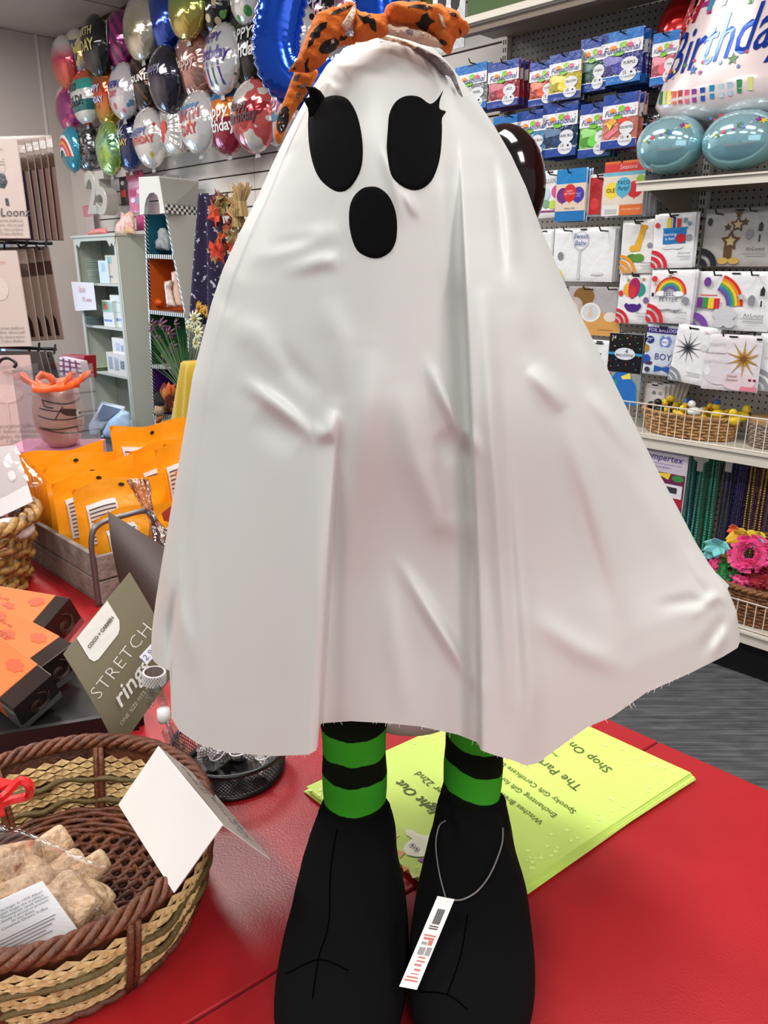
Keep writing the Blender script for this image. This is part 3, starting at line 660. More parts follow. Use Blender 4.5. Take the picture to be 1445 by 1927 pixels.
def pack(x0, y0, x1, y1, n, label, items, base=(236, 236, 238), roll=0, stack=0, slab_label=None, th=.005, name='balloon_pack', cat='balloon pack', film=True, step=.02, yaw=0, matt=None, group=None, slope=None):
    cx, cy = (x0+x1)/2, (y0+y1)/2; dw = x1-x0; m = (cy-500)/(cx+778) if slope is None else slope; dh = (y1-y0)-abs(m)*dw
    rl, _ = rz(cx-dw/2, cy, n); rr, _ = rz(cx+dw/2, cy, n); _, za = rz(cx, cy-dh/2, n); _, zb = rz(cx, cy+dh/2, n)
    w_ = (rr-rl); h_ = za-zb; c = hn(cx, cy, n)
    t = thing(name, label, cat, c, rot=(0, roll, ROT+yaw), group=group)
    bm_ = matt or mat('card_%d_%d_%d' % tuple(base), base, .3, coat=.5, bump=.35 if film else .05, bscale=28)
    pouch(t, w_, h_, th, bm_, .0013 if film else .0004)
    y0_ = -th-.0016
    dress(t, w_, h_, items, y0_)
    # euro-slot hanger
    MB().use(blackm).box((0, y0_-.0004, h_*.465), (min(.03, w_*.28), .0006, .005)).build('hanger_slot', t, False)
    for k in range(stack):
        b = thing(name, slab_label or ('matching pack hanging directly behind the front one: '+label)[:110], cat, c+N*(step*(k+1))+R*random.uniform(-.004, .004)+Z*random.uniform(-.004, .003), rot=(0, roll+random.uniform(-.02, .02), ROT+yaw), group=slab_label)
        if k == 0:
            p0 = pouch(b, w_, h_, th, bm_, .0013); dress(b, w_, h_, [i for i in items if i[0] == 'r'][:3], y0_); first = b
            kids = [x for x in COL.objects if x.parent == b]
        else:
            for ch in kids:
                q = ch.copy(); COL.objects.link(q); q.parent = b
    return t
BLU = (22, 62, 150); BL2 = (20, 110, 190)
def fun(bal, low=BLU, a='PEARL'):
    lt = tuple(int(lerp(x, 255, .35)) for x in bal); dk = tuple(int(x*.7) for x in bal)
    it = [('r', 0, .80, 1, 1, BL2 if low != BLU else BLU), ('r', 0, .56, 1, .80, (232, 234, 238)), ('r', 0, .0, 1, .17, low), ('r', 0, .155, 1, .17, (240, 240, 240)),
          ('e', .35, .42, .24, .1, lt), ('e', .28, .3, .22, .09, dk), ('e', .5, .30, .2, .11, bal), ('e', .2, .49, .14, .06, lt)]
    for k in range(9): it.append(('e', .08+.105*k, .77-.03*((k*5) % 3), .014, .008, [(220, 60, 60), (60, 120, 200), (240, 190, 40), (110, 180, 60)][k % 4]))
    it += [('e', .30, .69, .09, .05, (240, 150, 60)), ('e', .55, .72, .1, .055, (140, 200, 60)), ('e', .70, .70, .08, .045, (220, 90, 130)), ('e', .45, .58, .13, .05, (120, 190, 50)),
           ('t', 'Funsational', .5, .645, .19, (26, 46, 130), .25), ('e', .72, .36, .2, .12, (222, 224, 228)), ('e', .70, .15, .2, .12, (222, 224, 228)), ('t', a, .72, .37, .085, (60, 60, 70)), ('t', '15', .62, .19, .1, (60, 60, 70)), ('e', .78, .19, .03, .022, (30, 30, 34)),
           ('t', '12" BALLOONS', .70, .115, .05, (80, 80, 90))]
    return it
n1 = 2.86
crk = lambda c: mat('film_%d_%d_%d' % tuple(c), c, .22, coat=1, bump=.9, bscale=22)
FUN = [ # bbox, balloon colour, colour words, word on the bubble, header, stack, place
 (857, 116, 917, 214, (150, 156, 158), 'grey pearl', 'PEARL', BL2, 3, 'leftmost on the top hooks'),
 (919, 110, 977, 208, (190, 60, 80), 'dark pink', 'HOT', BLU, 3, 'second from the left on the top hooks'),
 (997, 110, 1049, 204, (224, 84, 52), 'orange red', 'CORAL', BLU, 3, 'behind the yellow pack on the top hooks'),
 (1034, 94, 1094, 194, (238, 214, 60), 'yellow', 'YELLOW', BLU, 2, 'in the middle of the top hooks'),
 (1092, 66, 1144, 178, (34, 84, 70), 'dark green', 'GREEN', BLU, 2, 'between the yellow and purple packs'),
 (1131, 50, 1209, 166, (60, 60, 160), 'purple blue', 'PURPLE', BL2, 6, 'largest and highest on the top hooks'),
 (1227, 56, 1277, 164, (232, 100, 124), 'pink', 'PINK', BL2, 3, 'partly behind the party hat balloon'),
 (928, 214, 981, 300, (210, 216, 226), 'white', 'WHITE', BL2, 2, 'first of the second row, beside the sheet'),
 (973, 204, 1029, 304, (90, 170, 220), 'light blue', 'SKY BLUE', BLU, 2, 'second of the second row'),
 (1021, 188, 1087, 300, (24, 64, 110), 'navy', 'DARK BLUE', BLU, 3, 'in the middle of the second row'),
 (1091, 190, 1151, 300, (110, 210, 70), 'lime green', 'LIME', BLU, 2, 'between the navy and assorted packs'),
 (1134, 172, 1200, 284, (240, 140, 120), 'assorted colour', 'ASSORTED', BLU, 2, 'at the right of the second row'),
]
for (x0, y0, x1, y1, bc, cw, wd, low, st, pl) in FUN:
    items = fun(bc, low, wd)
    if cw == 'assorted colour': items = items[:4]+[('p', [(.1, .5), (.25, .35), (.35, .5)], (240, 210, 60)), ('p', [(.1, .25), (.45, .42), (.5, .34), (.2, .18)], (230, 120, 140)), ('e', .6, .5, .15, .05, (230, 70, 50)), ('e', .3, .5, .12, .06, (230, 170, 60))]+items[8:]
    pack(x0, y0, x1, y1, n1-.02*(cw in ('yellow', 'assorted colour')), '%s balloon pack with blue header, %s' % (cw, pl), items, roll=0, stack=st, slab_label='balloon packs stacked on the hook behind the %s one' % cw, matt=crk(tuple(int(x*.8) for x in bc)), step=.032)
pack(1190, 212, 1244, 288, 2.88, 'clear balloon pack with orange bottom strip left of the party hat balloon', [('r', 0, .1, 1, .3, (224, 96, 50)), ('r', 0, .0, 1, .1, (120, 110, 112)), ('r', .1, .5, .9, .56, (190, 190, 196)), ('r', .0, .72, .5, .75, (220, 224, 228))], matt=mat('dark_clear_film', (44, 40, 46), .12, coat=1, bump=.8, bscale=26), stack=3, slab_label='balloon packs behind the clear pack left of the party hat balloon')
# row three
G = (60, 60, 66)
pack(1012, 320, 1057, 412, 2.88, 'white balloon pack with pastel balloons, beside the sheet in the third row', [('r', 0, .12, 1, .16, (150, 70, 130)), ('t', 'BALLOONS', .6, .78, .2, (120, 120, 130)), ('b', .35, .5, .2, .13, (190, 215, 225)), ('b', .8, .55, .2, .13, (220, 90, 150)), ('b', .7, .28, .2, .09, (200, 220, 90)), ('b', .4, .3, .16, .09, (130, 170, 130))], stack=1, slab_label='packs behind the pastel balloon pack')
pack(1047, 316, 1103, 419, 2.84, 'blue topped pack showing one red and two purple birthday balloons', [('r', 0, 0, 1, .2, (20, 112, 178)), ('r', 0, .72, 1, 1, (24, 128, 196)), ('r', 0, .2, 1, .72, (222, 204, 184)), ('b', .24, .5, .2, .15, (110, 40, 130)), ('b', .76, .5, .2, .15, (70, 50, 160)), ('b', .48, .54, .21, .17, (206, 36, 40)), ('t', 'HAPPY\nBIRTHDAY', .48, .55, .075, (240, 200, 200)), ('t', 'happy\nbday', .78, .5, .07, (210, 200, 240)), ('t', '8 BALLOONS', .5, .25, .06, (90, 60, 60))], stack=2, slab_label='blue topped packs behind the one with birthday balloons')
pack(1104, 326, 1152, 409, 2.86, 'clear pack of shredded red paper in the third row', [('r', .15, .05, .62, .92, (196, 40, 44)), ('e', .8, .8, .12, .07, (150, 40, 50)), ('r', .76, .4, .8, .75, (170, 50, 60)), ('e', .8, .14, .18, .09, (150, 190, 210)), ('e', .38, .6, .18, .2, (170, 26, 34)), ('e', .36, .3, .18, .14, (214, 60, 60))], stack=2, slab_label='packs behind the shredded red paper pack')
pack(1136, 300, 1213, 409, 2.82, 'red topped taco party balloon pack with yellow, blue and red balloons', [('r', 0, .8, 1, 1, (206, 58, 56)), ('r', 0, .95, 1, 1, (220, 110, 50)), ('r', 0, .73, 1, .8, (110, 180, 200)), ('r', 0, .2, 1, .73, (226, 212, 196)), ('r', .0, 0, .44, .2, (230, 228, 222)), ('r', .44, 0, 1, .2, (222, 112, 48)), ('t', 'Seasons', .6, .88, .13, (240, 200, 190)), ('b', .22, .47, .17, .15, (238, 214, 60)), ('b', .78, .47, .19, .15, (210, 40, 40)), ('b', .9, .66, .1, .06, (150, 190, 60)), ('b', .5, .52, .19, .18, (84, 176, 210)), ('t', 'TACO', .5, .6, .11, (24, 70, 90)), ('t', 'Party!', .5, .5, .11, (24, 70, 90), .2), ('t', 'OLE', .2, .47, .12, (60, 50, 20)), ('t', 'TACO BALLOONS', .72, .11, .055, (250, 220, 190)), ('r', .08, .04, .38, .13, (190, 190, 190))], stack=5, slab_label='orange packs fanned out behind the taco party balloon pack', step=.022)
# row four and five: white cards
def airl(u=.8, v=.27, s_=.09): return [('t', 'AirLoonz', u, v, s_, (50, 50, 56)), ('r', u-.18, v-.06, u+.16, v-.052, (170, 170, 174)), ('r', u-.1, v-.09, u+.16, v-.083, (170, 170, 174)), ('r', u-.14, v-.12, u+.16, v-.113, (170, 170, 174))]
def sweep(col, fl=1, s_=.5): return [('a', 0, 0, [(s_, .09, col), (s_-.14, .09, col), (s_-.28, .09, col)], 0, PI/2)]
tee = [('e', .5, .94, .1, .02, (235, 205, 205))]
pack(1040, 428, 1153, 531, 2.86, 'wide white pack with a clear baby balloon and ribbon streamer', [('e', .47, .76, .13, .18, (206, 210, 216)), ('e', .47, .76, .11, .15, (238, 238, 242)), ('t', 'Sweet\nBaby', .47, .78, .1, (70, 90, 150), .2), ('r', .44, .05, .48, .58, (206, 200, 206)), ('e', .14, .48, .05, .08, (130, 136, 142)), ('e', .78, .15, .1, .02, (214, 214, 216)), ('r', .66, .12, .86, .13, (200, 200, 204))]+sweep((232, 196, 60), s_=.22), stack=3, slab_label='white packs behind the wide baby balloon pack', film=True)
pack(1008, 432, 1040, 530, 2.88, 'white pack edge beside the sheet left of the baby balloon pack', [('r', .2, .1, .8, .12, (210, 210, 214))], stack=0)
pack(1169, 414, 1233, 515, 2.84, 'white pack showing a yellow giraffe balloon on green feet', [('p', [(.35, .42), (.58, .42), (.72, .86), (.58, .92), (.52, .74), (.42, .55)], (226, 170, 44)), ('e', .66, .86, .1, .04, (230, 150, 50)), ('e', .36, .47, .1, .06, (226, 170, 44)), ('e', .5, .36, .1, .05, (240, 236, 200)), ('e', .36, .29, .17, .08, (78, 130, 50)), ('e', .55, .29, .17, .08, (92, 146, 60)), ('e', .86, .52, .08, .05, (140, 140, 150))]+airl(.8, .2, .08)+sweep((226, 150, 50)), base=(232, 230, 228), roll=-.02, slope=0)
pack(1229, 402, 1305, 505, 2.83, 'white pack showing a blue pencil pot balloon with scissors', [('r', .26, .45, .82, .70, (26, 120, 190)), ('p', [(.26, .7), (.82, .7), (.86, .74), (.24, .74)], (30, 140, 210)), ('r', .34, .74, .44, .92, (240, 210, 60)), ('r', .48, .74, .54, .94, (50, 70, 150)), ('r', .58, .74, .68, .9, (214, 60, 50)), ('e', .78, .86, .05, .05, (130, 160, 180)), ('e', .88, .8, .05, .04, (130, 160, 180)), ('e', .1, .8, .06, .05, (220, 60, 60)), ('e', .7, .54, .12, .085, (196, 30, 40)), ('t', 'learning\nis fun!', .45, .58, .1, (240, 240, 250)), ('e', .4, .39, .15, .04, (226, 226, 230)), ('e', .62, .39, .15, .04, (226, 226, 230)), ('e', .9, .55, .08, .06, (150, 150, 158))]+airl(.82, .27, .08)+sweep((204, 40, 50), s_=.42), roll=-.03, stack=1, slab_label='white card behind the pencil pot balloon pack', slope=0)
pack(1068, 538, 1168, 634, 2.87, 'gold bottomed pack showing a doll and round gold balloons', [('r', 0, 0, 1, .48, (214, 158, 84)), ('r', 0, .48, 1, 1, (178, 172, 174)), ('e', .3, .8, .2, .2, (134, 96, 46)), ('e', .12, .62, .17, .17, (190, 176, 168)), ('e', .1, .56, .1, .12, (226, 196, 168)), ('e', .45, .48, .19, .2, (236, 232, 228)), ('e', .45, .48, .15, .16, (204, 214, 222)), ('p', [(.4, .38), (.5, .38), (.47, .6), (.43, .6)], (226, 190, 160)), ('e', .82, .4, .12, .1, (226, 216, 204)), ('r', .6, .12, .9, .14, (170, 120, 60))], stack=1, slab_label='pack behind the gold bottomed doll pack')
pack(1163, 514, 1224, 610, 2.85, 'white pack showing a hot-air bunch of balloons over a purple basket', [('b', .32, .68, .16, .13, (230, 176, 60)), ('b', .68, .68, .16, .13, (40, 150, 140)), ('b', .5, .72, .18, .19, (170, 34, 90)), ('b', .44, .64, .12, .13, (210, 50, 60)), ('s', .3, .86, .07, .03, 5, (180, 150, 90)), ('s', .76, .88, .07, .03, 5, (180, 150, 90)), ('e', .5, .32, .22, .08, (74, 36, 130)), ('e', .3, .36, .06, .05, (74, 36, 130)), ('e', .7, .36, .06, .05, (74, 36, 130)), ('e', .1, .6, .07, .06, (220, 60, 60)), ('e', .88, .48, .08, .06, (130, 100, 150))]+airl(.8, .22, .08)+sweep((204, 40, 50), s_=.42), stack=1, slab_label='white card behind the bunch of balloons pack', slope=0)
RB = [(216, 50, 44), (236, 140, 40), (240, 206, 60), (90, 170, 70), (50, 130, 190), (120, 70, 150)]
pack(1222, 508, 1303, 609, 2.83, 'white pack showing a rainbow balloon reading feel better', [('a', .5, .56, [(.36-.04*i, .042, c) for i, c in enumerate(RB)], 0, PI), ('e', .3, .56, .12, .05, (246, 246, 248)), ('e', .7, .56, .12, .05, (246, 246, 248)), ('s', .48, .88, .06, .025, 5, (150, 130, 100)), ('s', .16, .72, .05, .02, 5, (190, 160, 110)), ('t', 'FEEL\nBETTER', .5, .5, .13, (40, 44, 80)), ('e', .36, .31, .16, .05, (226, 226, 232)), ('e', .64, .31, .16, .05, (226, 226, 232)), ('e', .12, .83, .07, .055, (214, 60, 60)), ('e', .88, .44, .09, .065, (140, 140, 150)), ('r', .08, .5, .14, .57, (40, 40, 46))]+airl(.8, .22, .08)+sweep((204, 40, 50), s_=.42), stack=2, slab_label='white cards behind the feel better rainbow pack', slope=0)
pack(1322, 392, 1452, 502, 2.86, 'wide grey pack showing a tower of bronze star balloons', [('s', .5, .72, .12, .06, 5, (84, 56, 34)), ('s', .42, .44, .15, .08, 5, (96, 64, 36)), ('s', .5, .72, .07, .035, 5, (196, 176, 120)), ('s', .42, .44, .08, .045, 5, (196, 180, 130)), ('s', .36, .68, .06, .03, 5, (90, 60, 36)), ('s', .6, .76, .06, .03, 5, (90, 60, 36)), ('s', .5, .9, .06, .03, 5, (90, 60, 36)), ('r', .34, .14, .46, .34, (96, 66, 40)), ('e', .34, .1, .08, .06, (196, 160, 80)), ('e', .5, .1, .08, .06, (196, 160, 80)), ('e', .09, .78, .035, .07, (50, 52, 56)), ('e', .68, .55, .05, .09, (140, 140, 144)), ('p', [(.8, .6), (.86, .6), (.86, .7), (.83, .76), (.8, .7)], (44, 44, 48)), ('r', .82, .42, .84, .54, (44, 44, 48)), ('t', 'AirLoonz', .8, .3, .07, (40, 40, 46)), ('r', .62, .22, .95, .23, (150, 150, 150)), ('r', .66, .18, .95, .19, (150, 150, 150))]+sweep((28, 30, 40), s_=.26), base=(176, 172, 168), slope=0)
pack(1310, 511, 1450, 622, 2.86, 'wide white pack showing half a rainbow balloon on a cloud', [('a', .22, .42, [(.42-.035*i, .037, c) for i, c in enumerate(RB)], .0, 1.25), ('e', .42, .28, .16, .13, (206, 206, 212)), ('e', .36, .12, .08, .08, (198, 198, 204)), ('e', .5, .12, .08, .08, (204, 204, 210)), ('r', .02, .38, .1, .55, (120, 50, 150)), ('r', .1, .38, .18, .55, (60, 150, 70)), ('r', .18, .36, .26, .54, (236, 200, 60)), ('r', .26, .36, .34, .54, (206, 50, 60)), ('e', .14, .82, .05, .08, (110, 60, 150)), ('r', .06, .58, .3, .6, (200, 60, 60)), ('s', .62, .58, .06, .03, 5, (190, 190, 196)), ('e', .76, .52, .05, .09, (140, 140, 150)), ('p', [(.86, .6), (.92, .6), (.92, .7), (.89, .76), (.86, .7)], (44, 44, 48)), ('r', .88, .42, .9, .52, (44, 44, 48)), ('t', 'AirLoonz', .82, .27, .07, (50, 50, 56)), ('r', .64, .2, .95, .21, (150, 150, 154)), ('r', .68, .16, .95, .17, (150, 150, 154)), ('t', '1 decorative balloon', .8, .23, .035, (90, 90, 96))]+sweep((120, 70, 160), s_=.22), slope=0)
# row six
pack(1106, 640, 1148, 716, 2.86, 'white pack with a purple dotted shape beside the sheet', [('s', .35, .62, .3, .14, 5, (64, 34, 110)), ('e', .5, .92, .2, .02, (50, 50, 54)), ('r', .6, .08, .9, .1, (190, 190, 196))], slope=0)
b4 = [('r', 0, .46, 1, 1, (16, 14, 20)), ('r', 0, .70, 1, .735, (40, 150, 200)), ('e', .5, .72, .3, .085, (222, 228, 236)), ('t', '4', .55, .755, .16, (24, 24, 34)), ('t', 'BALLOONS', .5, .70, .1, (60, 60, 90)), ('t', '24', .15, .94, .13, (230, 230, 236)), ('p', [(.05, .0), (.95, .0), (.9, .3), (.6, .46), (.3, .46), (.1, .3)], (40, 110, 190)), ('p', [(.02, .15), (.3, .1), (.35, .34), (.05, .36)], (40, 150, 140)), ('p', [(.45, .4), (.7, .46), (.75, .38), (.5, .36)], (240, 220, 100)), ('p', [(0, .36), (.1, .36), (.12, .46), (0, .46)], (220, 100, 140))]
for k in range(26): b4.insert(2, ('e', (k*.37) % .96+.02, .5+((k*.23) % .48), .018, .008, [(240, 200, 60), (230, 80, 80), (80, 180, 90), (90, 140, 230)][k % 4]))
pack(1143, 628, 1207, 762, 2.86, 'black dotted header pack of four balloons with a blue balloon', b4, matt=mat('clear_pack_film', (150, 160, 160), .15, coat=1, bump=.6, bscale=24), slope=0, stack=1, slab_label='pack behind the black dotted header pack')
pack(1213, 612, 1278, 707, 2.85, 'foil balloon pack in white and blue reading boy with a heart', [('r', 0, .84, 1, .95, (60, 44, 130)), ('t', 'FOIL BALLOON', .52, .895, .13, (230, 230, 244)), ('e', .14, .7, .12, .075, (34, 50, 120)), ('t', '29"', .14, .7, .13, (240, 240, 250)), ('p', [(.42, .72), (.5, .8), (.58, .76), (.68, .8), (.76, .72), (.74, .62), (.58, .5), (.44, .62)], (110, 140, 210)), ('e', .58, .67, .1, .07, (240, 240, 246)), ('t', 'BABY', .58, .67, .07, (60, 80, 150)), ('e', .05, .52, .1, .08, (170, 130, 60)), ('e', .1, .3, .12, .1, (40, 80, 180)), ('e', .58, .38, .26, .2, (206, 216, 228)), ('t', 'BOY', .58, .37, .25, (40, 60, 140)), ('p', [(.36, .2), (.58, .16), (.8, .2), (.8, .06), (.58, .12), (.36, .06)], (40, 90, 180)), ('e', .16, .1, .08, .05, (60, 60, 70)), ('p', [(.1, .26), (.3, .26), (.26, .2), (.14, .2)], (90, 50, 50))], base=(214, 222, 234), slope=0, roll=.03, stack=1, slab_label='foil balloon pack behind the boy pack')
pack(1266, 614, 1332, 722, 2.80, 'white pack with a dark grey twelve-pointed starburst balloon', [('s', .42, .62, .44, .07, 12, (58, 62, 68)), ('s', .42, .62, .3, .1, 12, (90, 94, 100)), ('s', .42, .62, .16, .05, 12, (34, 36, 40)), ('e', .86, .66, .1, .06, (214, 214, 218)), ('r', .5, .2, .9, .21, (190, 190, 194)), ('r', .55, .17, .9, .18, (190, 190, 194)), ('r', .5, .14, .9, .15, (190, 190, 194)), ('e', .85, .93, .06, .02, (230, 200, 200))]+sweep((140, 144, 150), s_=.4), slope=0, roll=.09, stack=4, slab_label='white cards stacked behind the dark starburst pack', film=False)
pack(1322, 628, 1430, 738, 2.80, 'pink white pack with a large gold twelve-pointed starburst balloon', [('e', .3, .3, .26, .2, (222, 214, 222)), ('e', .66, .18, .3, .16, (226, 206, 212)), ('p', [(.7, .02), (1, .02), (1, .1), (.72, .1)], (222, 130, 150)), ('s', .72, .58, .36, .06, 10, (150, 104, 44)), ('s', .72, .58, .26, .09, 10, (190, 144, 70)), ('s', .72, .58, .12, .05, 10, (120, 80, 34)), ('t', 'HAPPY', .25, .82, .1, (200, 200, 206)), ('r', .04, .66, .4, .668, (90, 90, 94)), ('t', 'BIRTHDAY', .25, .52, .09, (210, 206, 212)), ('e', .1, .34, .06, .08, (236, 236, 240)), ('t', 'Sweet\nSixteen', .55, .24, .07, (150, 120, 90), .2), ('r', .84, .2, .89, .24, (120, 40, 50)), ('r', .92, .2, .97, .24, (120, 40, 50)), ('r', .9, .92, 1, .95, (30, 30, 34))], base=(228, 222, 226), slope=.03, roll=-.02)
pack(1424, 628, 1500, 740, 2.82, 'white pack at the right edge below the cloud pack, with grey sweep', [('a', 0, 0, [(.6, .1, (150, 154, 160)), (.42, .1, (150, 154, 160)), (.24, .1, (150, 154, 160))], 0, PI/2), ('r', .2, .6, .8, .61, (200, 200, 204))], slope=.03, stack=2, slab_label='white cards behind the pack at the right edge')
for k in range(6):
    pack(1212+k*10, 722-(k*2), 1250+k*8, 776, 2.90+.012*k, 'small folded white instruction pack hanging over the duck basket', [('r', .1, .1, .7, .12, (190, 190, 190)), ('r', .1, .2, .6, .22, (200, 200, 200)), ('e', .5, .7, .1, .06, (120, 124, 128)), ('e', .8, .7, .1, .06, (150, 154, 158))] if k < 2 else [], base=(214, 210, 204), slope=0, roll=.05*k, group='small white instruction packs over the duck basket', name='leaflet_pack', cat='leaflet pack')
# display hooks seen above the packs
def hook(px, py, n_front, n_back=3.095, lab='black metal display hook on the pegboard', grp='black pegboard hooks'):
    p = hn(px, py, n_front); q = p+N*(n_back-n_front)
    mb = MB().use(black_metal); mb.tube([q+Z*.012, q+Z*.004, lerp(q, p, .5), p, p-N*.012+Z*.014], .0028, 6)
    t = mb.build('display_hook', smooth=True, label=lab, cat='hook', group=grp)
for px, py in ((885, 118), (945, 118), (1014, 118), (1058, 104), (1114, 74), (1168, 60), (1248, 64), (955, 218), (998, 212), (1052, 198), (1118, 200), (1162, 184), (1210, 220), (1034, 328), (1070, 324), (1126, 336), (1172, 310)): hook(px, py, 2.82)
for px, py in ((1062, 434), (1130, 434), (1196, 420), (1262, 408), (1100, 545), (1145, 545), (1192, 520), (1260, 514), (1348, 402), (1412, 396), (1345, 518), (1415, 518), (1244, 620), (1300, 622), (1362, 634), (1420, 632)): hook(px, py, 2.80)

# ============================================================ white steel shelving
gon = thing('shelving_unit', 'white steel shelving unit with pegboard back along the right side', 'shelving', S(-1.3, 2.9, 0), ROT)
def peg_mat():
    m = mat('pegboard', (150, 142, 134), .6); nt = m.node_tree; b = nt.nodes['Principled BSDF']
    tc = nt.nodes.new('ShaderNodeTexCoord'); sx = nt.nodes.new('ShaderNodeSeparateXYZ'); nt.links.new(tc.outputs['Object'], sx.inputs[0])
    def fr(o): return nmath(nt, 'SUBTRACT', nmath(nt, 'FRACT', nmath(nt, 'DIVIDE', o, .0254)), .5)
    a = fr(sx.outputs[0]); c = fr(sx.outputs[2]); d = nmath(nt, 'SQRT', nmath(nt, 'ADD', nmath(nt, 'MULTIPLY', a, a), nmath(nt, 'MULTIPLY', c, c)))
    r = ramp(nt, [(20, 18, 18), (150, 142, 134)], True, [0, .15]); nt.links.new(d, r.inputs[0]); nt.links.new(r.outputs[0], b.inputs['Base Color'])
    return m
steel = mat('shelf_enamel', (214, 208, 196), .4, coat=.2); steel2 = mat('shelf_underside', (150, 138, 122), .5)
pm = peg_mat()
RU = rz(1326, 398, 3.1)[0]; RL = rz(868, 36, 2.75)[0]; RE = RU+.93
for a, b in ((RL, RU-.012), (RU+.012, RE)): MB().use(pm).sbox(a, b, 3.10, 3.11, .14, 2.44).build('back_panel', gon)
mb = MB().use(steel)
for r_ in (RL-.02, RU, RE+.02):
    mb = MB().use(steel); mb.sbox(r_-.014, r_+.014, 3.07, 3.12, .0, 2.62); mb.use(blackm); z_ = .3
    while z_ < 2.6: mb.sbox(r_-.008, r_-.003, 3.069, 3.0705, z_, z_+.018); mb.sbox(r_+.003, r_+.008, 3.069, 3.0705, z_, z_+.018); z_ += .0305
    mb.build('upright', gon)
MB().use(mat('shelf_back', (96, 92, 88), .6)).sbox(RL-.02, RE+.02, 3.12, 3.14, 0, 2.5).build('rear_panel', gon)
zt = rz(868, 36, 2.75)[1]
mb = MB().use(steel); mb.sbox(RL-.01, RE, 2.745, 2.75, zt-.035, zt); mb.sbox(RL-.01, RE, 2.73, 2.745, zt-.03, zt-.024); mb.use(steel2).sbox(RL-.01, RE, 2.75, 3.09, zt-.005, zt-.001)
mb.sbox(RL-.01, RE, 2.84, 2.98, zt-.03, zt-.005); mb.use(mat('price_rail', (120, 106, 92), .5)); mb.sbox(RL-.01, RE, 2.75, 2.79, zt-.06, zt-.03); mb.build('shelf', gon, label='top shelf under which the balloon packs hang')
# shelf of the party hat balloon
a0 = rz(1198, 343, 2.68)
zb_ = a0[1]
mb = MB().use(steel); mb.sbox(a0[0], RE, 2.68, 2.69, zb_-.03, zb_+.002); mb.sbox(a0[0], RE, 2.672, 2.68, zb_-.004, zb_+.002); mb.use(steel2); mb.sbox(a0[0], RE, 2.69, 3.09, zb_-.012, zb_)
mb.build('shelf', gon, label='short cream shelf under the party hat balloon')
for r_ in (a0[0]+.02, RE-.02):
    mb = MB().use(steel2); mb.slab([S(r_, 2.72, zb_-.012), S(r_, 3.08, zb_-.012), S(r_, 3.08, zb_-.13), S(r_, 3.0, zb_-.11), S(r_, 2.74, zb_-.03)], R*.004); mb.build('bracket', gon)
# middle shelf with wire fence, base shelf with wire fence
zm = rz(1187, 816, 2.75)[1]; zbase = rz(1388, 1185, 2.67)[1]
def wire_fence(n, z0, z1, r0, r1, sp=.032):
    mb = MB().use(mat('white_wire', (226, 218, 208), .35))
    for z_ in (z0+.004, z1): mb.tube([S(r0, n, z_), S(r1, n, z_)], .0028, 6)
    mb.tube([S(r0, n+.1, z0), S(r0, n, z1), S(r0, n, z0)], .0026, 6); r_ = r0
    while r_ < r1: mb.tube([S(r_, n, z0), S(r_, n, z1)], .0019, 5, cap=False); r_ += sp
    return mb.build('wire_fence', gon, smooth=True)
for n_, z_, nm in ((2.75, zm, 'middle shelf carrying the duck basket'), (2.67, zbase, 'base shelf carrying the garland basket')):
    mb = MB().use(steel); mb.sbox(RL, RE, n_, n_+.012, z_-.045, z_); mb.sbox(RL, RE, n_-.008, n_, z_-.006, z_+.001); mb.sbox(RL, RE, n_, 3.09, z_-.006, z_-.002); mb.build('shelf', gon, label=nm)
zf1 = rz(1300, 771, 2.765)[1]
rf = rz(1171, 756, 2.765)[0]; wire_fence(2.765, zm, zf1, rf, RE)
wire_fence(2.69, zbase, rz(1420, 1137, 2.69)[1], RL+.05, RE)
MB().use(mat('kick_plate', (16, 15, 16), .5)).sbox(RL, RE, 2.745, 2.76, 0, zbase-.04).build('kick_plate', gon)
# things on top of the shelving
mb = MB().use(mat('green_carton', (66, 92, 44), .6)); a = rz(866, 24, 2.78); b = rz(965, -8, 2.78)
mb.sbox(a[0]+.02, a[0]+.62, 2.80, 3.05, zt, zt+.22); g_ = mb.build('storage_box', label='green box on the top shelf above the balloon packs', cat='box', bev=.003)
t = thing('display_sign', 'silver grey card with large black dots above the shelf end', 'sign', S(RL-.12, 2.9, zt), ROT)
c_ = hn(846, 12, 2.95); mb = MB().use(patmat('silver_card', 'mottle', (150, 152, 156), [(186, 188, 192)], 90, rough=.3, metal=.4)); mb.sbox(c_.dot(R)-.10, c_.dot(R)+.09, 2.95, 2.955, zt-.04, zt+.42); mb.build('card', t)
mb = MB().use(blackm)
for px in (831, 856):
    q = hn(px, 4, 2.948); mb.slab([q+R*(.024*math.cos(k*PI/8))+Z*(.032*math.sin(k*PI/8)) for k in range(16)], -N*.001)
mb.build('dot_print', t)
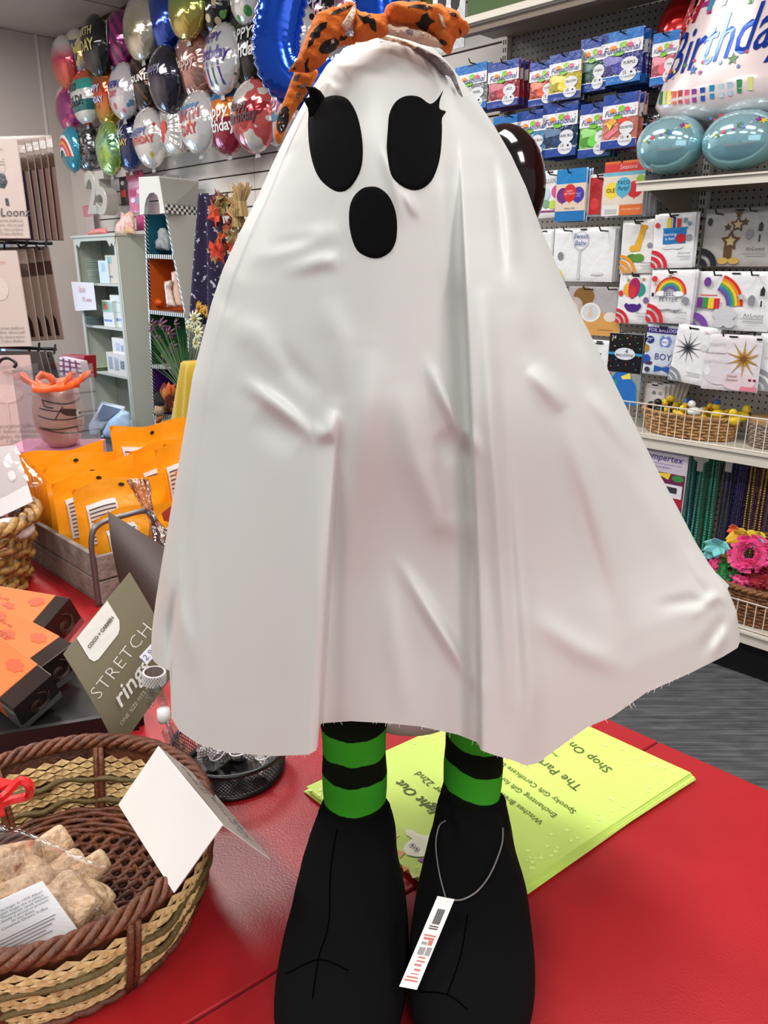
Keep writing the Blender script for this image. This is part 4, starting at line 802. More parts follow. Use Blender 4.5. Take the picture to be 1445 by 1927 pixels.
# ============================================================ party hat foil balloon
def drape(bv, d, off=.003):
    d = Vector(d).normalized()
    def f_(v):
        h = bv.ray_cast(v-d*2, d); return (h[0]-d*off) if h[0] else v
    return f_
foilw = patmat('pearl_foil', 'grad', (150, 196, 210), [(200, 212, 216), (228, 226, 226), (226, 208, 208)], 1.6, pos=[.0, .3, .6, 1], rough=.26, metal=.2, coat=.6, bump=.04, bscale=9)
hat = thing('foil_balloon', 'large white party hat foil balloon reading happy birthday', 'balloon', S(-1.25, 2.82, zb_), ROT)
pl_ = hn(1236, 205, 2.84); cxr = hn(1400, 205, 2.84).dot(R); a_b = cxr-pl_.dot(R); zc = pl_.z
prf = [(.001, zc-.075), (a_b*.55, zc-.07), (a_b*.9, zc-.045), (a_b*1.0, zc), (a_b*.97, zc+.04)]+[(a_b*(.97-.80*((k/12)**1.0)), zc+.04+.62*k/12) for k in range(1, 13)]+[(.04, zc+.70), (.001, zc+.71)]
mb = MB().use(foilw); cc = R*cxr+N*2.84; mb.lathe((cc.x, cc.y, 0), prf, 64, 1, .42, ax=(R, N, Z)); bvh = BVHTree.FromPolygons(mb.v, mb.f); mb.build('hat_cone', hat, smooth=True)
def hatT(body, px, py, size, col, shear=0, ang=0, offs=0, m=None, nar=1):
    p = hn(px, py, 2.84); F_ = Matrix.Translation(p) @ Matrix.Rotation(ROT, 4, 'Z') @ MXZ(0, 0, 0, ang) @ Matrix.Diagonal((nar, 1.1 if nar < 1 else 1, 1, 1))
    text(body, size, m or pc(col, .2), hat, F_, True, depth=drape(bvh, N), shear=shear, offs=offs)
for ch, px, py, col in (('H', 1306, 26, (150, 20, 30)), ('A', 1338, 12, (150, 40, 110)), ('P', 1366, 2, (20, 140, 170)), ('P', 1396, -6, (150, 190, 190)), ('Y', 1438, -8, (60, 130, 50))): hatT(ch, px, py, .125, col, .25, -.1, .002)
bluefoil = mat('blue_foil_print', (16, 66, 176), .18, metal=.6, coat=.5)
hatT('Birthday', 1378, 88, .178, None, .45, .10, .001, bluefoil, .70)
def onhat(pts, col):
    mb = MB().use(pc(col)); f_ = drape(bvh, N, .004); mb.poly([f_(p) for p in pts]); return mb
allm = MB()
f_ = drape(bvh, N, .0035)
stc = [(206, 40, 50), (60, 110, 180), (60, 120, 60), (226, 206, 60), (150, 50, 140), (180, 60, 60), (160, 180, 200)]
for i, (px, py, sz, kd) in enumerate(((1276, 139, 10, 1), (1288, 142, 4, 0), (1285, 154, 3, 0), (1311, 132, 8, 1), (1330, 124, 4, 0), (1330, 142, 13, 1), (1345, 147, 8, 1), (1349, 128, 4, 0), (1359, 119, 4, 0), (1383, 129, 5, 0), (1407, 123, 16, 1), (1432, 109, 4, 0), (1418, 137, 4, 0), (1262, 151, 6, 1), (1268, 157, 4, 0))):
    allm.use(pc(stc[i*3 % 7])); s_ = 2.84/ray(px, py).dot(N)
    pts = star(0, 0, sz*s_*.72, sz*s_*.3, 5) if kd else circ(0, 0, sz*s_*.8, sz*s_*.8, 12); c_ = hn(px, py, 2.84)
    vs = [f_(c_)]+[f_(c_+R*x+Z*y) for x, y in pts]; allm.add(vs, [(0, 1+k, 1+(k+1) % len(pts)) for k in range(len(pts))])
for i, (px, py, col) in enumerate(((1251, 186, (150, 190, 200)), (1260, 190, (30, 110, 60)), (1270, 191, (200, 210, 120)), (1281, 191, (226, 210, 70)), (1293, 192, (222, 90, 50)), (1306, 191, (180, 30, 40)), (1320, 191, (214, 80, 120)), (1335, 190, (130, 50, 140)), (1352, 188, (24, 70, 160)), (1370, 184, (20, 130, 170)), (1387, 182, (176, 200, 210)), (1404, 179, (160, 186, 206)), (1421, 174, (40, 130, 70)), (1441, 169, (200, 210, 120)))):
    allm.use(pc(col)); w_ = 5.0
    vs = [f_(hn(px-w_, py-12, 2.84)), f_(hn(px+w_, py-13, 2.84)), f_(hn(px+w_-1, py+12, 2.84)), f_(hn(px-w_+1, py+12, 2.84))]; allm.poly(vs)
allm.build('confetti_print', hat)
tealf = patmat('teal_foil', 'grad', (12, 120, 150), [(14, 130, 160), (130, 196, 212), (160, 206, 216)], 4.2, pos=[0, .42, .62, 1], rough=.12, metal=.5, coat=.8, bump=.05, bscale=12)
for (x0, y0, x1, y1) in ((1197, 214, 1326, 333), (1318, 203, 1470, 326)):
    c_ = hn((x0+x1)/2, (y0+y1)/2, 2.74); s_ = 2.74/ray((x0+x1)/2, (y0+y1)/2).dot(N); a = rz(x0, (y0+y1)/2, 2.74)[0]; b = rz(x1, (y0+y1)/2, 2.74)[0]
    hw = (b-a)/2*.93; hh = (y1-y0)/2*s_*.98
    mb = MB().use(tealf)
    vs = []; c_ = Vector((c_.x, c_.y, max(c_.z, zb_+hh*.82)))
    def fn(u, v):
        th = 2*PI*u; ph = PI*v; cr = 1+.02*math.sin(14*th)*abs(math.cos(ph))**6
        sx_ = math.sin(ph)**.8; 
        return c_+R*(hw*sx_*math.cos(th))+N*(.10*sx_*math.sin(th))-Z*(hh*.84*math.cos(ph)*cr)
    mb.grid(48, 24, fn, True); bvp = BVHTree.FromPolygons(mb.v, mb.f); o = mb.build('foil_foot', hat, smooth=True, label='teal foil foot of the balloon')
    f_ = drape(bvp, N, .003); mb = MB()
    for i in range(12):
        px = lerp(x0+14, x1-14, ((i*.618+.1) % 1)); py = lerp(y0+12, y0+62, ((i*.37+.2) % 1)); mb.use(pc(stc[i % 7])); q = hn(px, py, 2.74)
        pts = star(0, 0, .011, .0045, 5, i) if i % 2 else circ(0, 0, .0045, .0045, 10)
        vs = [f_(q)]+[f_(q+R*x+Z*y) for x, y in pts]; mb.add(vs, [(0, 1+k, 1+(k+1) % len(pts)) for k in range(len(pts))])
    mb.build('star_print', o)
mb = MB().use(mat('red_foil', (206, 30, 30), .15, metal=.6, coat=.6)); c_ = hn(1286, 62, 2.95); mb.ell(c_, .1, .07, .13, 20, 12, (R, N, Z)); mb.build('foil_balloon', smooth=True, label='red foil balloon edge showing behind the party hat balloon', cat='balloon')
mb = MB().use(patmat('dark_foil', 'mottle', (8, 6, 8), [(16, 8, 8), (50, 14, 10), (8, 8, 10)], 4, rough=.1, metal=.3, coat=1)); c_ = hy(946, 352, 1.55); mb.ell(c_, .080, .05, .108, 32, 20); mb.build('foil_balloon', smooth=True, label='dark round foil balloon just behind the ghost at the right of its face', cat='balloon')
# ============================================================ shelf goods
wick = patmat('wicker_tan', 'mottle', (150, 108, 62), [(196, 150, 92), (120, 82, 44)], 60, rough=.6, bump=.3, bscale=200)
wick2 = patmat('wicker_brown', 'mottle', (110, 68, 40), [(150, 98, 58), (80, 46, 28)], 60, rough=.6, bump=.3, bscale=200)
def basket(c, rx, ry, h, m, name, label, ax=(R, N, Z), rows=9, stk=26, rt=.006, flare=.85, rim=.008, thick=.0028, weave_r=None, bottom=True, group=None, skew=0):
    """woven basket: stakes with weavers that go in and out round them, plaited rim and floor"""
    c = Vector(c); t = thing(name, label, 'basket', c, math.atan2(ax[0].y, ax[0].x), group)
    wr = weave_r or h/rows*.48
    mb = MB().use(m)
    for i in range(rows):
        z_ = (i+.5)/rows*h; k_ = lerp(flare, 1, z_/h); pts = []
        for q in range(stk*3):
            a = 2*PI*q/(stk*3); o = thick*math.cos(a*stk/2+PI*i)
            pts.append(c+ax[0]*((rx*k_+o)*math.cos(a))+ax[1]*((ry*k_+o)*math.sin(a))+Z*z_)
        mb.tube(pts, wr, 5, True)
    mb.build('woven_wall', t, smooth=True)
    mb = MB().use(m)
    for q in range(stk):
        a = 2*PI*q/stk; mb.tube([c+ax[0]*(rx*flare*math.cos(a))+ax[1]*(ry*flare*math.sin(a)), c+ax[0]*(rx*math.cos(a))+ax[1]*(ry*math.sin(a))+Z*h], wr*.9, 5)
    mb.build('stakes', t, smooth=True)
    mb = MB().use(m)
    for s_ in range(3):
        pts = []
        for q in range(stk*5):
            a = 2*PI*q/(stk*5); ph = a*stk/2+s_*2*PI/3
            rr = rim*.8*math.cos(ph); pts.append(c+ax[0]*((rx+rr)*math.cos(a))+ax[1]*((ry+rr)*math.sin(a))+Z*(h+rim*.5*math.sin(ph)))
        mb.tube(pts, rim*.62, 6, True)
    mb.build('plaited_rim', t, smooth=True)
    if bottom: mb = MB().use(m); mb.lathe(c+Z*.002, [(.0001, 0), (1, 0), (1, .004), (.0001, .004)], 40, rx*flare, ry*flare, ax=(ax[0], ax[1], Z)); mb.build('floor', t)
    return t
# duck basket on the middle shelf
cb = hn(1308, 800, 2.92); rxb = (rz(1404, 790, 2.92)[0]-rz(1212, 790, 2.92)[0])/2
cb = R*((rz(1404, 790, 2.92)[0]+rz(1212, 790, 2.92)[0])/2)+N*2.90+Z*zm
basket(cb, rxb*.96, .10, .085, wick, 'wicker_basket', 'long tan wicker basket full of rubber ducks on the middle shelf', rows=7, stk=34, rim=.007)
yel = mat('duck_yellow', (232, 200, 40), .4); yel2 = mat('duck_bill', (220, 120, 40), .4)
def duck(c, rz_, s_=1, body=yel, lab='', hat=None):
    t = thing('rubber_duck', lab, 'duck', c, rz_)
    mb = MB().use(body); mb.ell((0, 0, .018*s_), .026*s_, .02*s_, .018*s_, 14, 9); mb.ell((-.026*s_, 0, .028*s_), .01*s_, .008*s_, .008*s_, 8, 6); mb.build('body', t, False, True)
    mb = MB().use(body); mb.ell((.012*s_, 0, .046*s_), .015*s_, .014*s_, .015*s_, 14, 9); mb.build('head', t, False, True)
    mb = MB().use(yel2); mb.ell((.029*s_, 0, .042*s_), .008*s_, .007*s_, .003*s_, 8, 6); mb.build('bill', t, False, True)
    mb = MB().use(blackm); mb.ell((.023*s_, .007*s_, .05*s_), .002, .002, .003, 6, 5); mb.ell((.023*s_, -.007*s_, .05*s_), .002, .002, .003, 6, 5); mb.build('eyes', t, False, True)
    if hat: mb = MB().use(hat); mb.lathe((.01*s_, 0, .056*s_), [(.016*s_, 0), (.012*s_, .004), (.011*s_, .014*s_), (.001, .015*s_)], 12); mb.build('hat', t, False, True)
    return t
hats = [mat('duck_blue', (50, 90, 150), .4), mat('duck_white', (236, 236, 232), .4), mat('duck_black', (20, 18, 20), .4)]
dk = [(1230, 763, 1), (1249, 770, 1), (1266, 763, 0), (1280, 768, 0), (1292, 764, 1), (1306, 772, 2), (1322, 768, 0), (1340, 760, 0), (1352, 774, 1), (1368, 770, 0), (1384, 772, 0), (1398, 768, 0), (1262, 756, 2), (1243, 758, 2)]
for i, (px, py, k) in enumerate(dk):
    q = hn(px, py+4, 2.86+.08*((i*7 % 5)/5)); q.z = zm+.055+.012*(i % 3)
    duck(q, ROT-PI/2+((i*1.9) % 3)-1.4, 1.0, [yel, hats[2] if i in (0, 12, 13) else yel, hats[1]][k if k < 2 or i in (5,) else 1] if i in (0, 5, 12, 13) else yel, 'yellow rubber duck in the long tan basket' if i not in (0, 5, 12, 13) else ('white rubber duck in the long tan basket' if i == 5 else 'black rubber duck at the left of the long tan basket'), hats[i % 2] if k == 1 and i > 1 else None)
for o in COL.objects:
    if o.name.startswith('rubber_duck'): o['group'] = {'y': 'yellow rubber ducks in the tan basket', 'w': 'white rubber duck in the tan basket', 'b': 'black rubber ducks in the tan basket'}[o['label'][0]]
c2 = hn(1450, 815, 2.90); c2.z = zm
basket(c2, .075, .06, .085, mat('wicker_grey', (150, 132, 116), .7, bump=.2), 'wicker_basket', 'small grey wicker basket at the right end of the middle shelf', rows=9, stk=24, rim=.005)
mb = MB().use(mat('cork_lid', (166, 128, 86), .8, bump=.3, bscale=300)); mb.lathe(c2+Z*.088, [(.001, .02), (.07, .02), (.078, .01), (.078, 0), (.001, 0)], 28, 1, .85, ax=(R, N, Z)); mb.build('basket_lid', smooth=False, label='tan round lid lying on the small grey basket', cat='lid')
# balloon bag hanging under the middle shelf
pack(1198, 834, 1290, 970, 2.78, 'large balloon bag with purple lettering hanging under the middle shelf', [('r', 0, .62, 1, 1, (200, 192, 204)), ('t', 'Sempertex', .5, .84, .185, (72, 50, 130), .2, -.02), ('r', .1, .74, .9, .748, (120, 90, 150)), ('r', 0, 0, 1, .62, (110, 40, 80)), ('p', [(.1, .5), (.5, .62), (.52, .5), (.3, .4)], (90, 60, 140)), ('p', [(.36, .6), (.7, .62), (.66, .52)], (236, 206, 60)), ('e', .85, .56, .12, .05, (60, 140, 70)), ('e', .3, .34, .12, .07, (214, 80, 50)), ('e', .55, .2, .2, .1, (50, 60, 150)), ('e', .8, .2, .2, .14, (170, 40, 60)), ('e', .15, .16, .14, .1, (60, 110, 60)), ('r', .48, .26, .96, .46, (226, 226, 232)), ('r', .62, .33, .86, .42, (60, 60, 66)), ('e', .74, .12, .08, .05, (90, 90, 170)), ('t', 'balones globos', .5, .70, .06, (150, 120, 170))], slope=.12, yaw=0)
# bead necklaces
def bead_mesh(L_, br):
    mb = MB(); pts = []; n = int(L_/(br*2))
    vs = []; fs = []; seg = 6
    for side in (-1, 1):
        rings = []
        for i in range(n):
            z_ = -i*br*2; x = side*(.006+.004*math.sin(i*.03)); 
            for dz, rr in ((0, .25), (-br*.5, .9), (-br, 1.0), (-br*1.5, .9)): rings.append((x, z_+dz, rr*br))
        b = len(vs)
        for (x, z_, r_) in rings:
            for k in range(seg): vs.append((x+r_*math.cos(2*PI*k/seg), r_*math.sin(2*PI*k/seg), z_))
        for i in range(len(rings)-1):
            for k in range(seg): fs.append((b+i*seg+k, b+i*seg+(k+1) % seg, b+(i+1)*seg+(k+1) % seg, b+(i+1)*seg+k))
    mb.add(vs, fs); return mb
BEADS = [('silver', (170, 172, 180), 1288, 3, .0035, .6), ('navy', (26, 28, 92), 1304, 5, .0035, .3), ('turquoise', (30, 160, 128), 1328, 7, .0055, .1), ('dark green', (20, 80, 44), 1358, 7, .004, .3), ('brown purple', (70, 34, 52), 1382, 3, .004, .3), ('royal blue', (28, 40, 130), 1400, 6, .0042, .3), ('deep purple', (60, 20, 60), 1420, 4, .004, .3), ('gold', (190, 150, 60), 1436, 4, .005, .7), ('violet', (80, 30, 90), 1456, 5, .004, .3)]
for nm, col, px, cnt_, br, mt in BEADS:
    top_ = hn(px, 842, 2.93); L_ = .50; m_ = mat('bead_'+nm.replace(' ', '_'), col, .2, metal=mt, coat=.5); proto = None
    for k in range(cnt_):
        p = top_+R*((k-(cnt_-1)/2)*.0075*2)+N*(.018*(k % 3)); p.z = zm-.06
        if proto is None:
            proto = bead_mesh(L_+random.uniform(-.04, .03), br).build('bead_necklace', thing('tmp', 'x', 'x'), False, True, mats=m_); tp = proto.parent; proto.parent = None; bpy.data.objects.remove(tp)
            o = proto
        else: o = proto.copy(); COL.objects.link(o)
        o.location = p; o.rotation_euler = (0, random.uniform(-.02, .02), ROT); tag(o, '%s bead necklace hanging under the middle shelf' % nm, 'necklace', '%s bead necklaces' % nm)
    mb = MB().use(white); q = top_.copy(); mb.slab([q+R*(-.03)-N*.03+Z*.0, q+R*.03-N*.03, q+R*.03-N*.03-Z*.045, q+R*.012-N*.03-Z*.055, q+R*.012-N*.03-Z*.09, q-R*.012-N*.03-Z*.09, q-R*.012-N*.03-Z*.055, q-R*.03-N*.03-Z*.045], N*.001)
    if nm in ('turquoise', 'brown purple'): mb.build('bead_tag', label='white paper tag over the %s bead necklaces' % nm, cat='tag')
# garland basket on the base shelf
cg = hn(1425, 1150, 2.83); cg.z = zbase
gb = basket(cg, .20, .12, .14, wick2, 'wicker_basket', 'brown oval wicker basket full of flower garlands on the base shelf', rows=10, stk=36, rim=.011, flare=.8)
mb = MB().use(wick2)
for s_ in range(2):
    pts = []
    for k in range(60):
        a = PI*k/59; rr = .006*math.cos(k*.5+s_*PI); pts.append(cg-R*(.185+rr)+R*(.0)+N*(-.0)+R*(.28*0)+(-R*(.0))+Z*(.14)+R*(.19*(1-math.cos(a)))*1.0*.98+Z*(.15+rr)*math.sin(a)+N*.10*math.sin(a))
    mb.tube(pts, .007, 6)
mb.build('handle', gb, smooth=True)
def lei(c, R_, r_, col, ax, lab, spikes=70, grp=None):
    mb = MB().use(mat('lei_%d_%d_%d' % col, col, .5, sheen=.3)); rn = random.Random(int(c.x*1e4))
    A, B = ax; C_ = A.cross(B).normalized()
    for k in range(spikes*3):
        a = 2*PI*k/spikes; u = rn.uniform(0, 2*PI); rad = A*math.cos(a)+B*math.sin(a); p = c+rad*R_; d = (rad*math.cos(u)+C_*math.sin(u)); tv = (-A*math.sin(a)+B*math.cos(a))
        mb.add([p+tv*r_*.12, p-tv*r_*.12, p+d*r_+tv*r_*.3, p+d*r_-tv*r_*.3, p+d*r_*1.12], [(0, 1, 3, 2), (2, 3, 4)])
    mb.tube([c+(A*math.cos(2*PI*k/24)+B*math.sin(2*PI*k/24))*R_ for k in range(24)], r_*.55, 6, True)
    mb.build('flower_garland', label=lab, cat='garland', group=grp)
lv = (R*.95+Z*.2+N*.1).normalized()
for (px, py, R_, r_, col, ax, lab, dn) in ((1410, 1042, .048, .026, (226, 56, 130), (R, (Z*.8+N*.6).normalized()), 'hot pink ring garland at the top of the brown basket', -.03), (1346, 1065, .03, .022, (214, 50, 120), ((R*.3+Z*.9).normalized(), N), 'hot pink garland at the left of the brown basket', 0), (1374, 1072, .03, .019, (20, 150, 70), (R, (Z*.9+N*.4).normalized()), 'bright green garland in the brown basket', -.02), (1400, 1090, .03, .02, (222, 60, 130), (R, N), 'lower hot pink garland above the basket rim', -.03), (1436, 1080, .035, .024, (176, 24, 44), (R, (Z*.7+N*.7).normalized()), 'dark red garland in the brown basket', -.02), (1442, 1032, .03, .022, (206, 40, 100), (R, N), 'dark pink garland at the right edge', .02), (1450, 1062, .03, .022, (226, 56, 120), (R, Z), 'pink garland at the far right of the basket', 0)):
    c_ = hn(px, py, 2.80+dn); lei(c_, R_, r_, col, ax, lab)
def petals(px, py, col, lab, n_, k=6, s_=.03):
    c_ = hn(px, py, n_); mb = MB().use(mat('petal_%d_%d_%d' % col, col, .6, sheen=.2)); rn = random.Random(px)
    for i in range(k):
        a = 2*PI*i/k+rn.random(); d = R*math.cos(a)+Z*math.sin(a)*.7-N*.3; e = d.cross(N).normalized(); L_ = s_*rn.uniform(.8, 1.3)
        def fn(u, v): return c_+d*(L_*v)+e*((u-.5)*L_*.8*math.sin(PI*min(1, v*.9+.08)))-N*(L_*.35*v*v)+N*(.2*L_*abs(u-.5))
        mb.grid(6, 6, fn)
    mb.build('paper_flower', smooth=True, label=lab, cat='flower', solid=.0006)
petals(1352, 1028, (120, 206, 206), 'pale turquoise silk flower at the left of the brown basket', 2.78, 7, .045); petals(1340, 1040, (110, 196, 200), 'turquoise silk flower against the basket handle', 2.79, 6, .035)
petals(1392, 1008, (236, 190, 40), 'yellow silk flower behind the pink ring garland', 2.84, 7, .045); petals(1382, 996, (236, 110, 50), 'orange silk flower at the back of the basket', 2.86, 6, .028); petals(1425, 1008, (230, 210, 60), 'pale yellow silk flower at the back right of the basket', 2.85, 6, .04)
petals(1374, 1045, (236, 200, 60), 'small yellow silk flower between pink and green garlands', 2.79, 6, .03); petals(1376, 1084, (226, 196, 40), 'yellow silk flower under the green garland', 2.79, 6, .022); petals(1428, 1020, (140, 206, 200), 'pale aqua silk flower over the pink ring garland', 2.80, 5, .026)
pw = hn(1355, 1092, 2.68); mb = MB().use(white); mb.slab([hn(1338, 1082, 2.675), hn(1350, 1080, 2.675), hn(1372, 1102, 2.665), hn(1362, 1120, 2.665)], N*.001); mb.build('paper_card', label='white card leaning by the left side of the brown garland basket', cat='card')
# ============================================================ foil balloons pegged on the long wall
NB = 3.2
def lens_mesh(seed=0, wr=1.0, square=False):
    rn = random.Random(seed); ph = rn.uniform(0, 6)
    def fn(sgn):
        def f_(u, v):
            th = 2*PI*u; rho = v
            k = 1+.012*math.cos(26*th+ph)*(rho**8)
            if square: k *= 1/max(abs(math.cos(th)), abs(math.sin(th)))**.75*.86
            y = sgn*.42*max(0, 1-rho**2.3)**.62*(1+.02*wr*math.sin(9*th+ph)*rho*rho)
            y += .018*wr*math.cos(26*th+ph)*(rho**5)*(1-rho**6)
            return (rho*k*math.cos(th), y, rho*k*math.sin(th))
        return f_
    mb = MB(); mb.grid(104, 16, fn(-1), True); mb.grid(104, 16, fn(1), True)
    return mb
LM = [lens_mesh(3, 1), lens_mesh(5, 2.4), lens_mesh(9, 2.6, True)]
LB = []
for m_ in LM: LB.append(BVHTree.FromPolygons(m_.v[:105*20], [f for f in m_.f if max(f) < 104*17]))
def fb(name, kind, base, cols, **k): return patmat('balloon_'+name, kind, base, cols, **{**dict(rough=.13, metal=.45, coat=.7, bump=.10, bscale=7), **k})
W = (228, 226, 226); KK = (20, 18, 20)
MULTI = [(210, 50, 60), (50, 90, 180), (236, 190, 50), (70, 150, 80), (150, 60, 150)]
